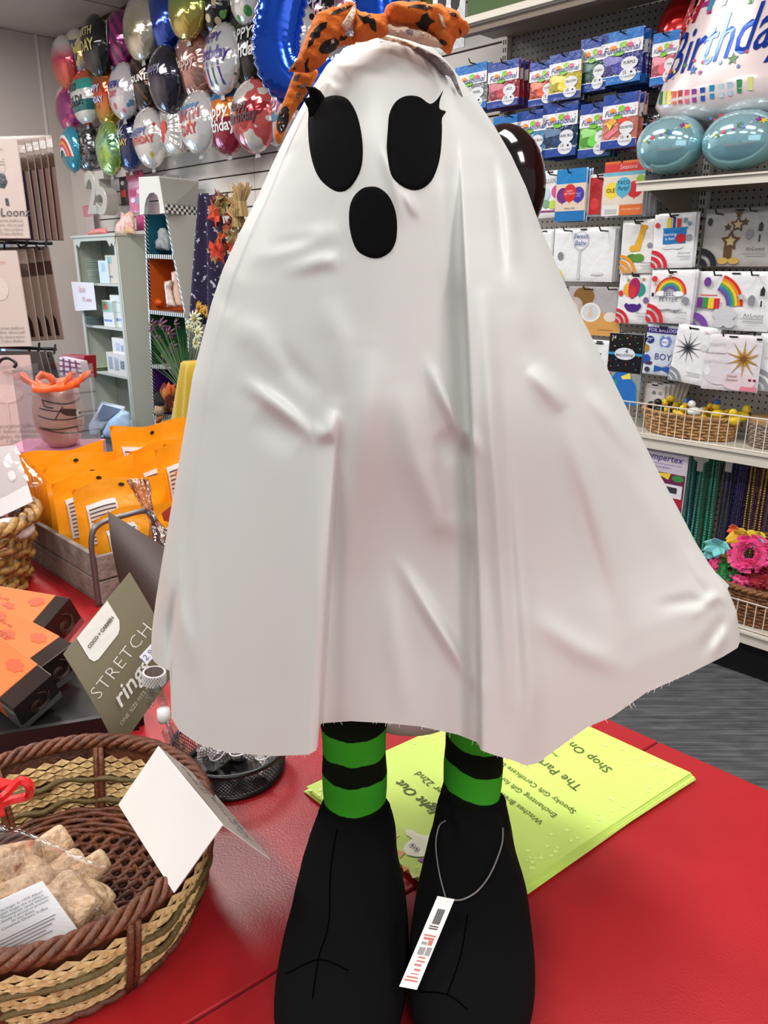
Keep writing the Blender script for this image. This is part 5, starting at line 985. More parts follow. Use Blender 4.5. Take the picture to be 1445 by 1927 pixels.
BAL = [ # x, y, ry, material, words, label, mesh
 (122, 118, 43, fb('confetti_pink', 'grad', (150, 40, 70), [(226, 110, 60), (220, 70, 100), (225, 220, 222)], scale=1, pos=[0, .3, .52, .62], metal=.5), [], 'pink and orange foil balloon with white confetti top, highest in the corner', 0),
 (146, 108, 45, fb('blue_yellow', 'grad', (50, 50, 130), [(40, 70, 170), (230, 210, 90), (225, 222, 222)], scale=1, pos=[0, .35, .5, .68]), [('HAPPY', .1, .35, .36, (60, 60, 140)), ('birthday', .1, -.05, .34, (60, 70, 150))], 'blue and white foil birthday balloon with yellow letters, second in the top row', 0),
 (182, 88, 50, fb('black_streamer', 'patch', (24, 22, 26), [(24, 22, 26), (120, 130, 60), (40, 40, 44)], scale=4, thr=.60), [('BIRTH', 0, .42, .36, (190, 180, 130)), ('DAY', .05, -.02, .5, (214, 196, 130))], 'black foil balloon with gold DAY lettering and green streamers', 0),
 (226, 76, 48, fb('magenta_zebra', 'diag', (150, 20, 110), [(90, 10, 70)], scale=9), [], 'magenta zebra-striped foil balloon with a white printed face', 0),
 (266, 52, 54, fb('clear_silver', 'mottle', (190, 186, 176), [(214, 206, 190), (170, 160, 110)], scale=3, metal=.7), [], 'silvery clear foil balloon with yellow tint in the top row', 0),
 (312, 28, 62, fb('deep_blue', 'mottle', (60, 80, 140), [(40, 80, 190), (30, 60, 160)], scale=3, metal=.8), [], 'plain deep blue foil balloon in the top row', 0),
 (353, 12, 56, fb('rainbow_top', 'grad', (170, 50, 50), [(200, 170, 80), (120, 180, 90), (60, 150, 110)], scale=1, pos=[0, .35, .6, .8], metal=.7), [], 'red, yellow and green blended foil balloon in the top row', 0),
 (405, 6, 50, fb('black_gold_dots', 'spots', KK, [(200, 170, 80), (120, 170, 90), (220, 200, 160)], scale=12, thr=.3), [], 'black foil balloon with gold dots cut by the picture top', 0),
 (462, -8, 46, fb('white_dots', 'spots', W, MULTI, scale=9, thr=.28), [], 'white foil balloon with coloured dots cut by the picture top', 0),
 (131, 202, 43, fb('pink_flowers', 'patch', (226, 214, 206), [(214, 80, 130), (150, 50, 120)], scale=3.6, thr=.47), [], 'pink flowered foil balloon leaning in the corner', 0),
 (160, 184, 45, fb('teal_stripes', 'stripe', (226, 228, 224), [(30, 110, 110), (226, 228, 224), (60, 170, 160), (200, 90, 60)], scale=2.6), [('SO', -.1, .3, .4, (40, 40, 60)), ('OLD!', -.05, -.2, .5, (30, 34, 40))], 'teal striped foil balloon with dark OLD lettering', 0),
 (199, 182, 50, fb('rainbow_mid', 'grad', (40, 130, 110), [(190, 180, 60), (206, 70, 40), (120, 150, 60)], scale=1, pos=[.05, .25, .5, .85], axis=2, metal=.7), [('HAPPY', -.1, .2, .32, (180, 190, 230)), ('BIRTHDAY', -.1, -.15, .26, (180, 190, 230))], 'orange to green rainbow foil balloon in the middle row', 0),
 (233, 172, 47, fb('white_floral', 'spots', (214, 208, 212), [(150, 90, 130), (90, 140, 170), (206, 120, 130)], scale=10, thr=.26), [('HAPPY', -.1, .15, .34, (60, 70, 150)), ('DAY', -.1, -.15, .3, (190, 60, 60))], 'white foil balloon with small floral dots in the middle row', 0),
 (272, 158, 53, fb('bronze_black', 'diag', (34, 24, 24), [(96, 60, 40), (30, 24, 26)], scale=7, metal=.7), [("LOST COUNT", -.1, .05, .28, (226, 220, 214))], 'black and bronze striped foil balloon with silver lettering', 1),
 (313, 150, 56, fb('dark_purple', 'mottle', (44, 36, 60), [(30, 26, 40), (60, 50, 84)], scale=4), [('Happy', -.1, .3, .36, (120, 116, 150))], 'very dark purple foil balloon in the middle row', 0),
 (365, 124, 57, fb('rose_gold', 'mottle', (176, 126, 118), [(196, 146, 134), (150, 100, 92)], scale=12, metal=.7), [('Happy', 0, .05, .4, (206, 170, 160))], 'rose gold foil balloon in the middle row', 1),
 (419, 112, 58, fb('white_candles', 'spots', (222, 220, 222), [(190, 60, 60), (80, 140, 70), (120, 70, 160)], scale=8, thr=.16), [('HAPPY', -.15, .5, .36, (70, 40, 130)), ('Birthday', -.05, .08, .48, (70, 40, 140), .25)], 'white foil birthday balloon with purple lettering and candles', 0),
 (474, 100, 60, fb('black_birthday', 'patch', KK, [KK, (150, 40, 60), (210, 180, 70)], scale=4.4, thr=.64), [('HAPPY', -.1, .42, .42, (222, 220, 222)), ('Birthday', -.05, -.0, .5, (222, 220, 222), .25)], 'black foil birthday balloon with white lettering beside the blue numeral', 0),
 (136, 281, 38, fb('sky_rainbow', 'mottle', (40, 130, 160), [(60, 160, 190), (50, 120, 90)], scale=3), [], 'small turquoise foil balloon with a printed rainbow in the bottom row', 0),
 (162, 276, 43, fb('silver_holo', 'mottle', (190, 190, 196), [(60, 60, 64), (226, 226, 230)], scale=12, metal=.9), [('PARTY', 0, .15, .48, KK), ('TIME', 0, -.25, .48, KK)], 'silver holographic foil balloon reading PARTY TIME', 1),
 (207, 279, 46, fb('green_holo', 'mottle', (80, 150, 60), [(180, 214, 90), (150, 210, 170), (60, 120, 60)], scale=9, metal=.8), [], 'bright green holographic foil balloon in the bottom row', 1),
 (243, 268, 48, fb('navy_star', 'grad', (60, 90, 150), [(30, 36, 80), (40, 44, 80)], scale=1, pos=[.1, .45, .8]), [('HAPPY', -.1, .2, .3, (150, 150, 180)), ('BIRTHDAY', -.1, -.1, .28, (190, 170, 90))], 'navy foil balloon with a silver starburst in the bottom row', 0),
 (282, 260, 50, fb('white_letters', 'spots', (220, 216, 212), [(210, 60, 60), (200, 180, 70)], scale=7, thr=.14), [('HAPPY', -.1, .15, .36, (70, 80, 150)), ('BIRTHDAY', -.05, -.12, .34, (190, 60, 60))], 'white foil balloon with red and blue letters in the bottom row', 0),
 (325, 246, 50, fb('clear_heart', 'mottle', (196, 194, 188), [(220, 218, 214), (176, 170, 160)], scale=5, metal=.5), [], 'clear square foil balloon with a red heart in the bottom row', 2),
 (374, 231, 53, fb('white_bday', 'patch', (222, 220, 220), [(222, 220, 220), (222, 120, 50), (60, 130, 180)], scale=3.4, thr=.61), [('HAPPY', -.1, .35, .4, (60, 120, 170)), ('BIRTH\nDAY', -.05, -.05, .46, (190, 50, 60))], 'white foil balloon with coloured block letters in the bottom row', 0),
 (427, 227, 57, fb('blue_orange_red', 'grad', (90, 20, 50), [(150, 30, 60), (226, 130, 50), (30, 120, 180), (40, 140, 200)], scale=.7, pos=[0, .28, .5, .58, .9], const=True), [('Happy', -.1, .2, .5, (240, 235, 235), .1), ('Birthday', 0, -.22, .46, (240, 235, 235), .1)], 'blue, orange and red banded foil balloon with white Happy Birthday', 0),
 (477, 219, 60, fb('roses', 'patch', (222, 214, 208), [(206, 90, 90), (160, 30, 40)], scale=4.6, thr=.5), [('Happy', -.25, .3, .36, (70, 50, 54), .2), ('Birthday', -.15, -.02, .44, (70, 50, 54), .2)], 'white foil balloon with red roses in the bottom row', 0),
 (524, 212, 55, fb('pink_script', 'mottle', (222, 206, 210), [(226, 214, 216)], scale=5), [('Happy', -.1, .2, .5, (176, 90, 140), .2), ('Birthday', -.1, -.2, .4, (90, 140, 170), .2)], 'pale pink foil balloon with script lettering behind the blue numeral', 0),
 (566, 62, 46, fb('white_black_dots', 'spots', (220, 216, 216), [KK, (60, 60, 70)], scale=8, thr=.18), [], 'white foil balloon with small black dots between blue numeral and bow', 0),
 (604, 28, 56, fb('black_streak', 'patch', (24, 20, 24), [(24, 20, 24), (120, 80, 110), (200, 150, 130)], scale=6, thr=.58), [('HAPPY', -.1, .25, .44, (190, 180, 220)), ('BIRTHDAY', 0, -.1, .36, (206, 120, 120))], 'black foil balloon with violet HAPPY lettering above the bow', 0),
 (662, 6, 46, fb('silver_pink', 'diag', (196, 190, 196), [(206, 120, 150), (120, 120, 126)], scale=6, metal=.8), [], 'silver and pink striped foil balloon above the bow', 1),
 (712, -4, 46, fb('black_pink', 'patch', (30, 24, 30), [(30, 24, 30), (206, 90, 130), (190, 190, 196)], scale=6, thr=.52), [], 'black and pink foil balloon above the middle of the bow', 1),
 (760, -12, 46, fb('clear_blue_script', 'mottle', (190, 194, 200), [(214, 216, 220), (150, 154, 160)], scale=7, metal=.6), [('Happy', 0, -.4, .5, (40, 80, 160), .2)], 'silver foil balloon with blue script above the right of the bow', 0),
 (806, -18, 44, fb('green_gold', 'mottle', (110, 120, 60), [(180, 170, 90), (60, 80, 50)], scale=5, metal=.7), [], 'green gold foil balloon at the end of the wall display', 0),
]
for i, (px, py, ry, m_, words, lab, mi) in enumerate(BAL):
    n_ = NB+(.04 if i % 2 else -.03); s_ = n_/ray(px, py).dot(N); Rb = ry*s_*1.06
    p = hn(px, py, n_)
    t = thing('foil_balloon', lab, 'balloon', p, rot=(random.uniform(-.06, .06), random.uniform(-.05, .05), ROT+random.uniform(-.06, .06)))
    mb = MB(); mb.use(m_); mb.v = [v*Rb for v in LM[mi].v]; mb.f = LM[mi].f; mb.mi = [0]*len(mb.f); bd = mb.build('foil_body', t, False, smooth=True, merge=True)
    bv_ = LB[mi]
    def dp(v):
        q = Vector((v.x/Rb, -2, v.z/Rb)); h = bv_.ray_cast(q, Vector((0, 1, 0))); return Vector((v.x, (h[0].y*Rb if h[0] else 0)-.006, v.z))
    for wd in words:
        body, tx, tz, sz, col = wd[:5]
        text(body, sz*Rb, pc(col), t, MXZ(tx*Rb, 0, tz*Rb, .0), depth=dp, shear=wd[5] if len(wd) > 5 else 0, offs=.01*Rb)
    extra = MB()
    def add_sh(pts, col):
        extra.use(pc(col)); c_ = Vector((sum(a for a, b in pts)/len(pts), 0, sum(b for a, b in pts)/len(pts)))
        vs = [dp(c_*Rb)]+[dp(Vector((a*Rb, 0, b*Rb))) for a, b in pts]; extra.add(vs, [(0, 1+k, 1+(k+1) % len(pts)) for k in range(len(pts))])
    nm = 'printed_picture'
    if 'zebra' in lab: add_sh(circ(-.45, .15, .36, .62), (226, 222, 224)); add_sh(circ(-.5, .25, .07, .1), (206, 60, 70)); add_sh(circ(-.42, -.2, .08, .1), (206, 70, 80)); nm = 'printed_face'
    if 'red heart' in lab: add_sh([(0, -.45), (-.35, -.05), (-.3, .2), (-.12, .26), (0, .14), (.12, .26), (.3, .2), (.35, -.05)], (200, 50, 54)); nm = 'printed_heart'
    if 'printed rainbow' in lab:
        for k_, c_ in enumerate(((226, 226, 226), (190, 50, 60), (230, 150, 60), (200, 60, 130), (226, 224, 222))):
            R1 = .85-.12*k_; n = 14
            for j in range(n):
                a, b = PI*(1.0-j/n), PI*(1.0-(j+1)/n); add_sh([(-.1+R1*math.cos(a), -.35+1.1*R1*math.sin(a)), (-.1+R1*math.cos(b), -.35+1.1*R1*math.sin(b)), (-.1+(R1-.12)*math.cos(b), -.35+1.1*(R1-.12)*math.sin(b)), (-.1+(R1-.12)*math.cos(a), -.35+1.1*(R1-.12)*math.sin(a))], c_)
        nm = 'printed_rainbow'
    if 'starburst' in lab: add_sh(star(0, .25, .5, .05, 7), (226, 226, 230)); nm = 'printed_starburst'
    if 'candles' in lab:
        for k_, c_ in enumerate(((190, 60, 90), (60, 70, 150), (40, 120, 120), (60, 60, 140))): x_ = -.5+.3*k_; add_sh([(x_, -.75), (x_+.09, -.78), (x_+.02, -.3), (x_-.07, -.3)], c_); add_sh(circ(x_-.03, -.2, .035, .08, 10), c_)
        nm = 'printed_candles'
    if extra.f: extra.build(nm, t, False)
    q = p+N*.02; MB().use(mat('balloon_neck', (170, 168, 168), .4, metal=.4)).slab([(-.018, 0, -Rb*.98), (.018, 0, -Rb*.98), (.028, 0, -Rb*1.12), (-.028, 0, -Rb*1.12)], (0, .002, 0)).build('neck', t, False)
# big blue numeral in front of the wall balloons
bf_ = mat('cobalt_foil', (10, 80, 206), .14, metal=.75, coat=.8, bump=.14, bscale=14)
Yb = 1.75
pts = [hy(x, y, Yb) for x, y in ((560, -70), (538, -20), (524, 40), (520, 90), (532, 132), (560, 156), (600, 160), (650, 150), (700, 100), (712, 30), (700, -40), (660, -90), (610, -100))]
cp = catmull(pts, 10, True); mb = MB().use(bf_); rn = [0]
def rfb(t): return 38*Yb/FP*(1+.035*math.cos(t*2*PI*34))
n = len(cp); vs = []; seg = 20
for i, p in enumerate(cp):
    d = (cp[(i+1) % n]-cp[i-1]).normalized(); up = Vector((0, -1, 0)); e = d.cross(up).normalized(); 
    for k in range(seg):
        a = 2*PI*k/seg; cr = 1+.06*math.cos(i*2*PI/3.1)*abs(math.cos(a))**3
        vs.append(p+up*math.sin(a)*.030+e*math.cos(a)*(40*Yb/FP)*cr)
mb.add(vs, [(i*seg+k, i*seg+(k+1) % seg, ((i+1) % n)*seg+(k+1) % seg, ((i+1) % n)*seg+k) for i in range(n) for k in range(seg)])
mb.build('number_balloon', smooth=True, label='big shiny cobalt blue foil numeral balloon hanging left of the bow', cat='balloon')
# ============================================================ far left corner: bookcase, castle stand, cloth, flowers
def FN(n): return lambda x, y, o: hn(x, y, n)-N*o
def FY(Y): return lambda x, y, o: hy(x, y, Y)-Vector((0, o, 0))
def FS(s): return lambda x, y, o: hs(x, y, s)-ray(x, y).normalized()*o
def puff(name, outline, F, th, m, label, cat, step=6, parent=None, noise=None, sub=None, group=None, sm_=True, powr=.5):
    mb = MB().use(m); mb.inflate(outline, th, step, F=F, noise=noise, powr=powr)
    return mb.build(name, parent, smooth=sm_, label=label, cat=cat, merge=True, group=group)
case_m = mat('bookcase_paint', (196, 200, 188), .55)
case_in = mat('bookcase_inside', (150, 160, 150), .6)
r0 = rz(137, 446, 3.11)[0]; r1 = rz(219.5, 444, 3.11)[0]; zt_ = rz(219, 444, 3.11)[1]
bc = thing('bookcase', 'pale grey green open bookcase standing in the left corner', 'bookcase', S((r0+r1)/2, 3.25, 0), ROT)
mb = MB().use(case_m); mb.sbox(r1-.02, r1, 3.11, 3.37, 0, zt_); mb.build('side_panel', bc); mb = MB().use(case_m); mb.sbox(r0, r0+.02, 3.11, 3.37, 0, zt_); mb.build('side_panel', bc)
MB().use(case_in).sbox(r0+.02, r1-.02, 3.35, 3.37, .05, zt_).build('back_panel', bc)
MB().use(case_m).sbox(r0-.015, r1+.01, 3.09, 3.38, zt_, zt_+.02).build('top_board', bc, bev=.003)
zs = [rz(170, y, 3.11)[1] for y in (534, 613, 697)]+[.06]
for z_ in zs: MB().use(case_m).sbox(r0+.02, r1-.02, 3.115, 3.35, z_-.014, z_+.006).build('shelf', bc)
for r_ in (r0+.02, r1-.055): MB().use(case_m).sbox(r_, r_+.035, 3.105, 3.115, 0, zt_).build('face_stile', bc)
pts = []; k = 0; rr_ = r0+.02
sc_ = [(r0+.02, zt_)]; 
for i in range(41): u = i/40; x = lerp(r0+.02, r1-.02, u); e = .075 if u < .16 or u > .84 else .03; sc_.append((x, zt_-.035-(e-.03)*abs(math.sin(u*PI*12)) if (u < .2 or u > .8) else zt_-.03))
sc_.append((r1-.02, zt_)); MB().use(case_m).slab([S(a, 3.1, b) for a, b in sc_], N*.008).build('valance', bc)
# goods on the bookcase shelves
plate_m = mat('paper_plate', (206, 216, 206), .4)
def stack(px, py, n, rad, cnt_, col, lab, grp, sh_=.009, cat='paper plate', name='paper_plate'):
    q = hn(px, py, n); base = min([z for z in zs+[zt_+.02] if z <= q.z+.05], key=lambda z: abs(z-q.z)); pr = None
    for k in range(cnt_):
        if pr is None: mb = MB().use(mat('plate_%d_%d_%d' % col, col, .4)); mb.lathe((q.x, q.y, base+.008), [(.001, 0), (rad*.7, 0), (rad, .008), (rad, .010), (rad*.7, .003), (.001, .003)], 20); pr = mb.build(name, label=lab, cat=cat, group=grp); o = pr
        else: o = pr.copy(); COL.objects.link(o); o.location.z += sh_*k; o.location.x += random.uniform(-.004, .004)
stack(188, 528, 3.24, .075, 14, (170, 184, 172), 'stacked pale plates on the top bookcase shelf', 'plates stacked on the top bookcase shelf', .014)
stack(180, 528, 3.17, .06, 9, (198, 212, 200), 'smaller front plates stacked on the top bookcase shelf', 'smaller plates on the top bookcase shelf', .012)
stack(182, 608, 3.18, .10, 6, (160, 182, 180), 'pale blue plates on the second bookcase shelf', 'plates on the second bookcase shelf', .012)
stack(188, 692, 3.18, .11, 3, (170, 190, 160), 'flat green plates on the third bookcase shelf', 'plates on the third bookcase shelf', .01)
def gbox(px0, py0, px1, py1, n, d, col, lab, cat='box', name='gift_box', deco=None, rest=None, base=None):
    a = rz(px0, py1, n); b = rz(px1, py0, n); z0 = min(zs+[zt_+.02], key=lambda z: abs(z-a[1])) if rest is None else rest
    t = thing(name, lab, cat, S((a[0]+b[0])/2, n+d/2, z0+.006), ROT)
    MB().use(mat('carton_%d_%d_%d' % col, col, .4)).sbox(a[0], b[0], n, n+d, z0+.007, max(z0+.03, b[1])).build('carton', t, bev=.002)
    w_ = b[0]-a[0]; h_ = b[1]-z0
    if deco:
        g_ = MB()
        for u0, v0, u1, v1, c_ in deco: g_.use(pc(c_)); g_.poly([S(a[0]+w_*u0, n-.001, z0+.006+h_*v0), S(a[0]+w_*u1, n-.001, z0+.006+h_*v0), S(a[0]+w_*u1, n-.001, z0+h_*v1), S(a[0]+w_*u0, n-.001, z0+h_*v1)])
        g_.build('printed_label', t)
    return t
gbox(188, 490, 202, 530, 3.13, .08, (206, 220, 232), 'pale blue wrapped packet on the top bookcase shelf', deco=[(.3, .5, .7, .9, (160, 180, 200))])
gbox(202, 480, 217, 530, 3.14, .08, (206, 190, 160), 'tan packet with green leaf on the top bookcase shelf', deco=[(.2, .7, .6, .95, (70, 150, 130)), (.2, .2, .6, .3, (90, 90, 90))])
gbox(196, 566, 211, 611, 3.13, .09, (222, 224, 220), 'white and green carton on the second bookcase shelf', deco=[(0, .55, 1, .95, (120, 160, 120)), (.2, .65, .6, .85, (206, 110, 90)), (.1, .2, .8, .3, (60, 80, 160))])
gbox(212, 556, 228, 614, 3.15, .09, (214, 222, 218), 'tall white stack of cups in a pack on the second shelf', deco=[(0, .75, 1, .8, (140, 170, 150)), (0, .45, 1, .5, (150, 170, 160)), (.4, .2, .9, .3, (70, 90, 150))])
gbox(203, 668, 236, 698, 3.13, .12, (222, 216, 208), 'white carton with grey windows on the third bookcase shelf', deco=[(.1, .2, .3, .8, (150, 160, 170)), (.4, .2, .6, .8, (160, 160, 166)), (.7, .3, .9, .7, (90, 100, 110))])
gbox(213, 638, 233, 668, 3.15, .10, (230, 228, 224), 'white cup carton standing on the carton of the third shelf', rest=rz(213, 668, 3.13)[1]+.005, deco=[(.3, .2, .6, .7, (170, 160, 190)), (.7, .2, .9, .6, (100, 110, 120))])
# price paper taped to the bookcase
t = thing('price_sign', 'white paper price sign with faint red writing taped to the bookcase', 'sign', hn(160, 582, 3.08), ROT)
P4 = [hn(134, 530, 3.09), hn(176, 532, 3.09), hn(182, 583, 3.07), hn(142, 585, 3.07)]
MB().use(mat('sign_paper', (226, 222, 226), .6)).slab(P4, -N*.001).build('paper', t)
rd = mat('red_marker', (206, 120, 130), .6)
for body, px, py, sz in (('Each', 154, 545, .07), ('75 cents', 164, 564, .055)): text(body, sz, rd, t, frame(hn(px, py, 3.075)-N*.003, R, Z), True)
# foil number candles / numerals and party goods above the bookcase
numm = mat('silver_number', (206, 202, 194), .3, metal=.2, coat=.4)
for ch, px in (('2', 184), ('5', 201)):
    q = hn(px, 368, 3.25)
    cu = bpy.data.curves.new('n', 'FONT'); cu.body = ch; cu.size = .46; cu.extrude = .05; cu.bevel_depth = .008; cu.align_x = 'CENTER'; cu.align_y = 'CENTER'; cu.offset = .006
    o = bpy.data.objects.new('n', cu); COL.objects.link(o); me0 = bpy.data.meshes.new_from_object(o.evaluated_get(bpy.context.evaluated_depsgraph_get())); bpy.data.objects.remove(o)
    X_ = Matrix.Translation(q) @ Matrix.Rotation(ROT, 4, 'Z') @ Matrix.Rotation(PI/2, 4, 'X')
    mb = MB().use(numm); mb.add([X_ @ v.co for v in me0.vertices], [list(p.vertices) for p in me0.polygons]); mb.build('number_shape', label='large silver numeral %s standing over the bookcase%s' % (ch, ' beside the pink packs' if ch == '5' else ', nearer the corner'), cat='number')
def backdrop(x0, y0, x1, y1, n, col, lab, name='party_pack', deco=None, cat='party pack'):
    pack(x0, y0, x1, y1, n, lab, deco or [], base=col, name=name, cat=cat, slope=-.12)
backdrop(241, 320, 272, 402, 3.30, (214, 120, 160), 'pink patterned party pack hanging above the bookcase', deco=[('r', 0, .8, 1, 1, (206, 60, 100)), ('r', .1, .6, .9, .75, (226, 170, 200)), ('r', .1, .4, .5, .55, (190, 60, 120)), ('r', .5, .2, .9, .36, (150, 160, 190)), ('e', .3, .3, .14, .06, (236, 236, 240)), ('e', .7, .5, .14, .06, (236, 200, 220))])
backdrop(226, 333, 241, 388, 3.34, (36, 24, 26), 'small black and red party pack beside the pink one', deco=[('r', .2, .3, .8, .55, (180, 40, 40)), ('e', .5, .8, .25, .08, (200, 196, 190))])
backdrop(256, 404, 272, 434, 3.30, (214, 80, 150), 'bright pink pack just left of the castle stand')
backdrop(159, 385, 176, 440, 3.36, (206, 190, 190), 'pale clear pack hanging at the left end of the slat wall', deco=[('r', 0, .6, .9, 1, (214, 130, 150))])
puff('folded_shirt', [(227, 398), (236, 402), (245, 396), (252, 404), (253, 420), (256, 442), (215, 441), (218, 422), (226, 412)], FN(3.2), .03, patmat('pink_print', 'patch', (232, 206, 200), [(226, 150, 160), (236, 200, 150)], 14, .5, rough=.7), 'pink printed little dress lying on the bookcase top', 'cloth', 5)
puff('tissue_paper', [(160, 442), (172, 433), (188, 429), (199, 429), (203, 440), (180, 443)], FN(3.15), .03, mat('pink_tissue', (228, 140, 140), .6), 'crumpled pink tissue on the left of the bookcase top', 'tissue paper', 4, noise=lambda p, d: .006*math.sin(p[0])*math.cos(p[1]*.9))
# ---- castle display stand with coloured compartments
n0_ = 3.05
tw = thing('display_tower', 'tall white and grey castle shaped display stand with coloured compartments', 'display stand', hn(305, 845, n0_), ROT)
grey_ = mat('tower_grey', (178, 176, 168), .6); wht_ = mat('tower_white', (226, 224, 218), .5)
def prismn(pts, n_a, n_b, m, nm, par=tw, lab=None):
    """outline read on the front plane, run back to the wall"""
    a = [hn(x, y, n_a) for x, y in pts]; mb = MB().use(m); mb.slab(a, N*(n_b-n_a)); return mb.build(nm, par, label=lab)
nb = 3.36
LFT = [(273, 403), (276, 478), (281, 583), (286, 686), (290, 782)]
RGT = [(313, 402), (327, 480), (349, 590), (360, 690), (366, 780)]
def fl(i, off=0, d=0): return hn(LFT[i][0]+off, LFT[i][1]+d, n0_)
def fr_(i, off=0, d=0): return hn(RGT[i][0]+off, RGT[i][1]+d, n0_)
cols_ = [(10, 96, 116), (200, 92, 20), (20, 84, 40), (66, 24, 110)]
dep = N*(nb-n0_)
for i in range(4):
    a, b, c_, d_ = fl(i), fr_(i), fr_(i+1), fl(i+1); m_ = mat('compartment_%d' % i, cols_[i], .6)
    mb = MB().use(m_); q = [a+N*.2, b+N*.2, c_+N*.2, d_+N*.2]
    mb.poly(q); mb.poly([a, d_, q[3], q[0]]); mb.poly([d_, c_, q[2], q[3]]); mb.poly([b, c_, q[2], q[1]]); mb.build('compartment', tw, label=('teal', 'orange', 'green', 'purple')[i]+' compartment')
    st = patmat('stripe_edge', 'diag', (20, 20, 22), [(226, 226, 222)], 32)
    mb = MB().use(patmat('stripe_shelf', 'stripe', (24, 24, 26), [(228, 228, 224)], 34, axis=0, rough=.5)); mb.hexa([d_-N*.004-Z*.03, c_-N*.004-Z*.03, c_+N*.16-Z*.03, d_+N*.16-Z*.03, d_-N*.004, c_-N*.004, c_+N*.16, d_+N*.16]); mb.build('shelf', tw)
st = patmat('stripe_edge', 'stripe', (24, 24, 26), [(228, 228, 224)], 26, axis=2, rough=.5)
for side in (0, 1):
    mb = MB().use(st)
    for i in range(4):
        a, b = (fl(i), fl(i+1)) if side == 0 else (fr_(i), fr_(i+1)); w_ = R*.02; mb.hexa([b-w_, b, b+N*.02, b-w_+N*.02, a-w_, a, a+N*.02, a-w_+N*.02])
    mb.build('striped_edge', tw)
# grey side wall: from the flared front edge back to a plumb rear edge
mb = MB().use(grey_)
rb_ = rz(373, 402, nb)[0]
for i in range(4):
    a, b = fr_(i), fr_(i+1); qa = S(max(rb_, a.dot(R)+.002), nb, a.z); qb = S(max(rb_, b.dot(R)+.002), nb, b.z); mb.hexa([b, b+R*.004, qb+R*.004, qb, a, a+R*.004, qa+R*.004, qa])
mb.build('side_wall', tw)
mb = MB().use(wht_); a, b = fl(4, 0, 4), fr_(4, 0, 4); mb.hexa([Vector((a.x, a.y, 0)), Vector((b.x, b.y, 0)), Vector((b.x, b.y, 0))+dep, Vector((a.x, a.y, 0))+dep, a, b, b+dep, a+dep]); mb.build('plinth', tw)
# arched white head with checker band
hd = [(261, 336), (299, 334), (309, 402), (303, 402)]
arch = [(301, 402), (300, 385), (296, 368), (289, 362), (281, 364), (275, 374), (272, 388), (271, 403)]
mb = MB().use(wht_); a = [hn(x, y, n0_-.04) for x, y in [(261, 336), (299, 334), (310, 401)]+arch+[(263, 404)]]; mb.slab(a, N*.03); mb.build('arched_front', tw)
ta = hn(299, 334, n0_-.04); tb_ = hn(310, 401, n0_-.04); tr = rz(373, 338, nb)[0]
mb = MB().use(grey_); mb.hexa([tb_, tb_+R*.005, S(rz(373, 402, nb)[0], nb, tb_.z), S(rz(373, 402, nb)[0]-.005, nb, tb_.z), ta, ta+R*.005, S(tr, nb, ta.z), S(tr-.005, nb, ta.z)]); mb.build('head_side', tw)
qa, qb = hn(307, 384, n0_-.04), hn(310, 401, n0_-.04); qc = S(rz(373, 388, nb)[0]+.01, nb, qa.z-.005); qd = S(rz(373, 402, nb)[0]+.01, nb, qb.z-.005)
mb = MB(); mw_, mk_ = pc((230, 228, 222)), pc((16, 16, 18))
for i in range(14):
    for j in range(3):
        P_ = lambda u, v: lerp(lerp(qa, qc, u), lerp(qb, qd, u), v)+R*.02
        mb.use(mk_ if (i+j) % 2 else mw_); mb.poly([P_(i/14, j/3), P_((i+1)/14, j/3), P_((i+1)/14, (j+1)/3), P_(i/14, (j+1)/3)])
mb.build('checker_band', tw)
mb = MB().use(grey_); a = [hn(x, y, nb-.02) for x, y in ((307, 329), (333, 329), (333, 338), (307, 338))]; mb.slab(a, N*.02); mb.build('battlement', tw)
mb = MB().use(wht_); mb.hexa([hn(261, 336, n0_-.04), ta, S(tr, nb, ta.z), S(rz(262, 336, n0_)[0], nb, ta.z), hn(261, 336, n0_-.04)+Z*.01, ta+Z*.01, S(tr, nb, ta.z+.01), S(rz(262, 336, n0_)[0], nb, ta.z+.01)]); mb.build('roof', tw)
# ornaments inside the stand
puff('owl_ornament', [(293, 470), (292, 455), (298, 446), (296, 436), (301, 429), (311, 429), (316, 438), (320, 452), (320, 472)], FN(3.12), .03, patmat('grey_fur', 'mottle', (120, 124, 128), [(176, 178, 180)], 30, rough=.9), 'small grey owl ornament in the teal compartment', 'ornament', 4)
puff('pumpkin', [(281, 576), (281, 566), (288, 561), (298, 561), (305, 567), (304, 577), (292, 579)], FN(3.12), .03, mat('pumpkin', (214, 84, 20), .4), 'small orange pumpkin in the orange compartment', 'pumpkin', 4)
puff('glass_vase', [(309, 530), (325, 526), (322, 545), (330, 577), (314, 577), (312, 550)], FN(3.10), .03, mat('vase_white', (224, 206, 196), .25, coat=.5), 'tall pale vase in the orange compartment', 'vase', 4)
puff('tumbler_box', [(322, 512), (333, 508), (345, 575), (330, 580), (324, 550)], FN(3.13), .02, mat('pale_wrap', (226, 190, 170), .3, coat=.5), 'pale wrapped box at the right of the orange compartment', 'box', 4)
puff('turkey_ornament', [(300, 744), (302, 728), (310, 718), (316, 726), (330, 722), (338, 742), (334, 776), (310, 776)], FN(3.10), .04, patmat('turkey', 'patch', (110, 40, 20), [(206, 100, 30), (170, 130, 30)], 12, .5, rough=.8), 'brown and orange turkey ornament in the purple compartment', 'ornament', 4)
puff('feather', [(314, 745), (312, 730), (317, 718), (323, 728), (323, 744)], FN(3.03), .012, mat('feather_orange', (226, 96, 20), .7), 'upright orange feather in the purple compartment', 'feather', 3)
t = thing('scarecrow_doll', 'small scarecrow doll in a black hat hanging on the castle stand', 'doll', hn(298, 775, 2.99), ROT)
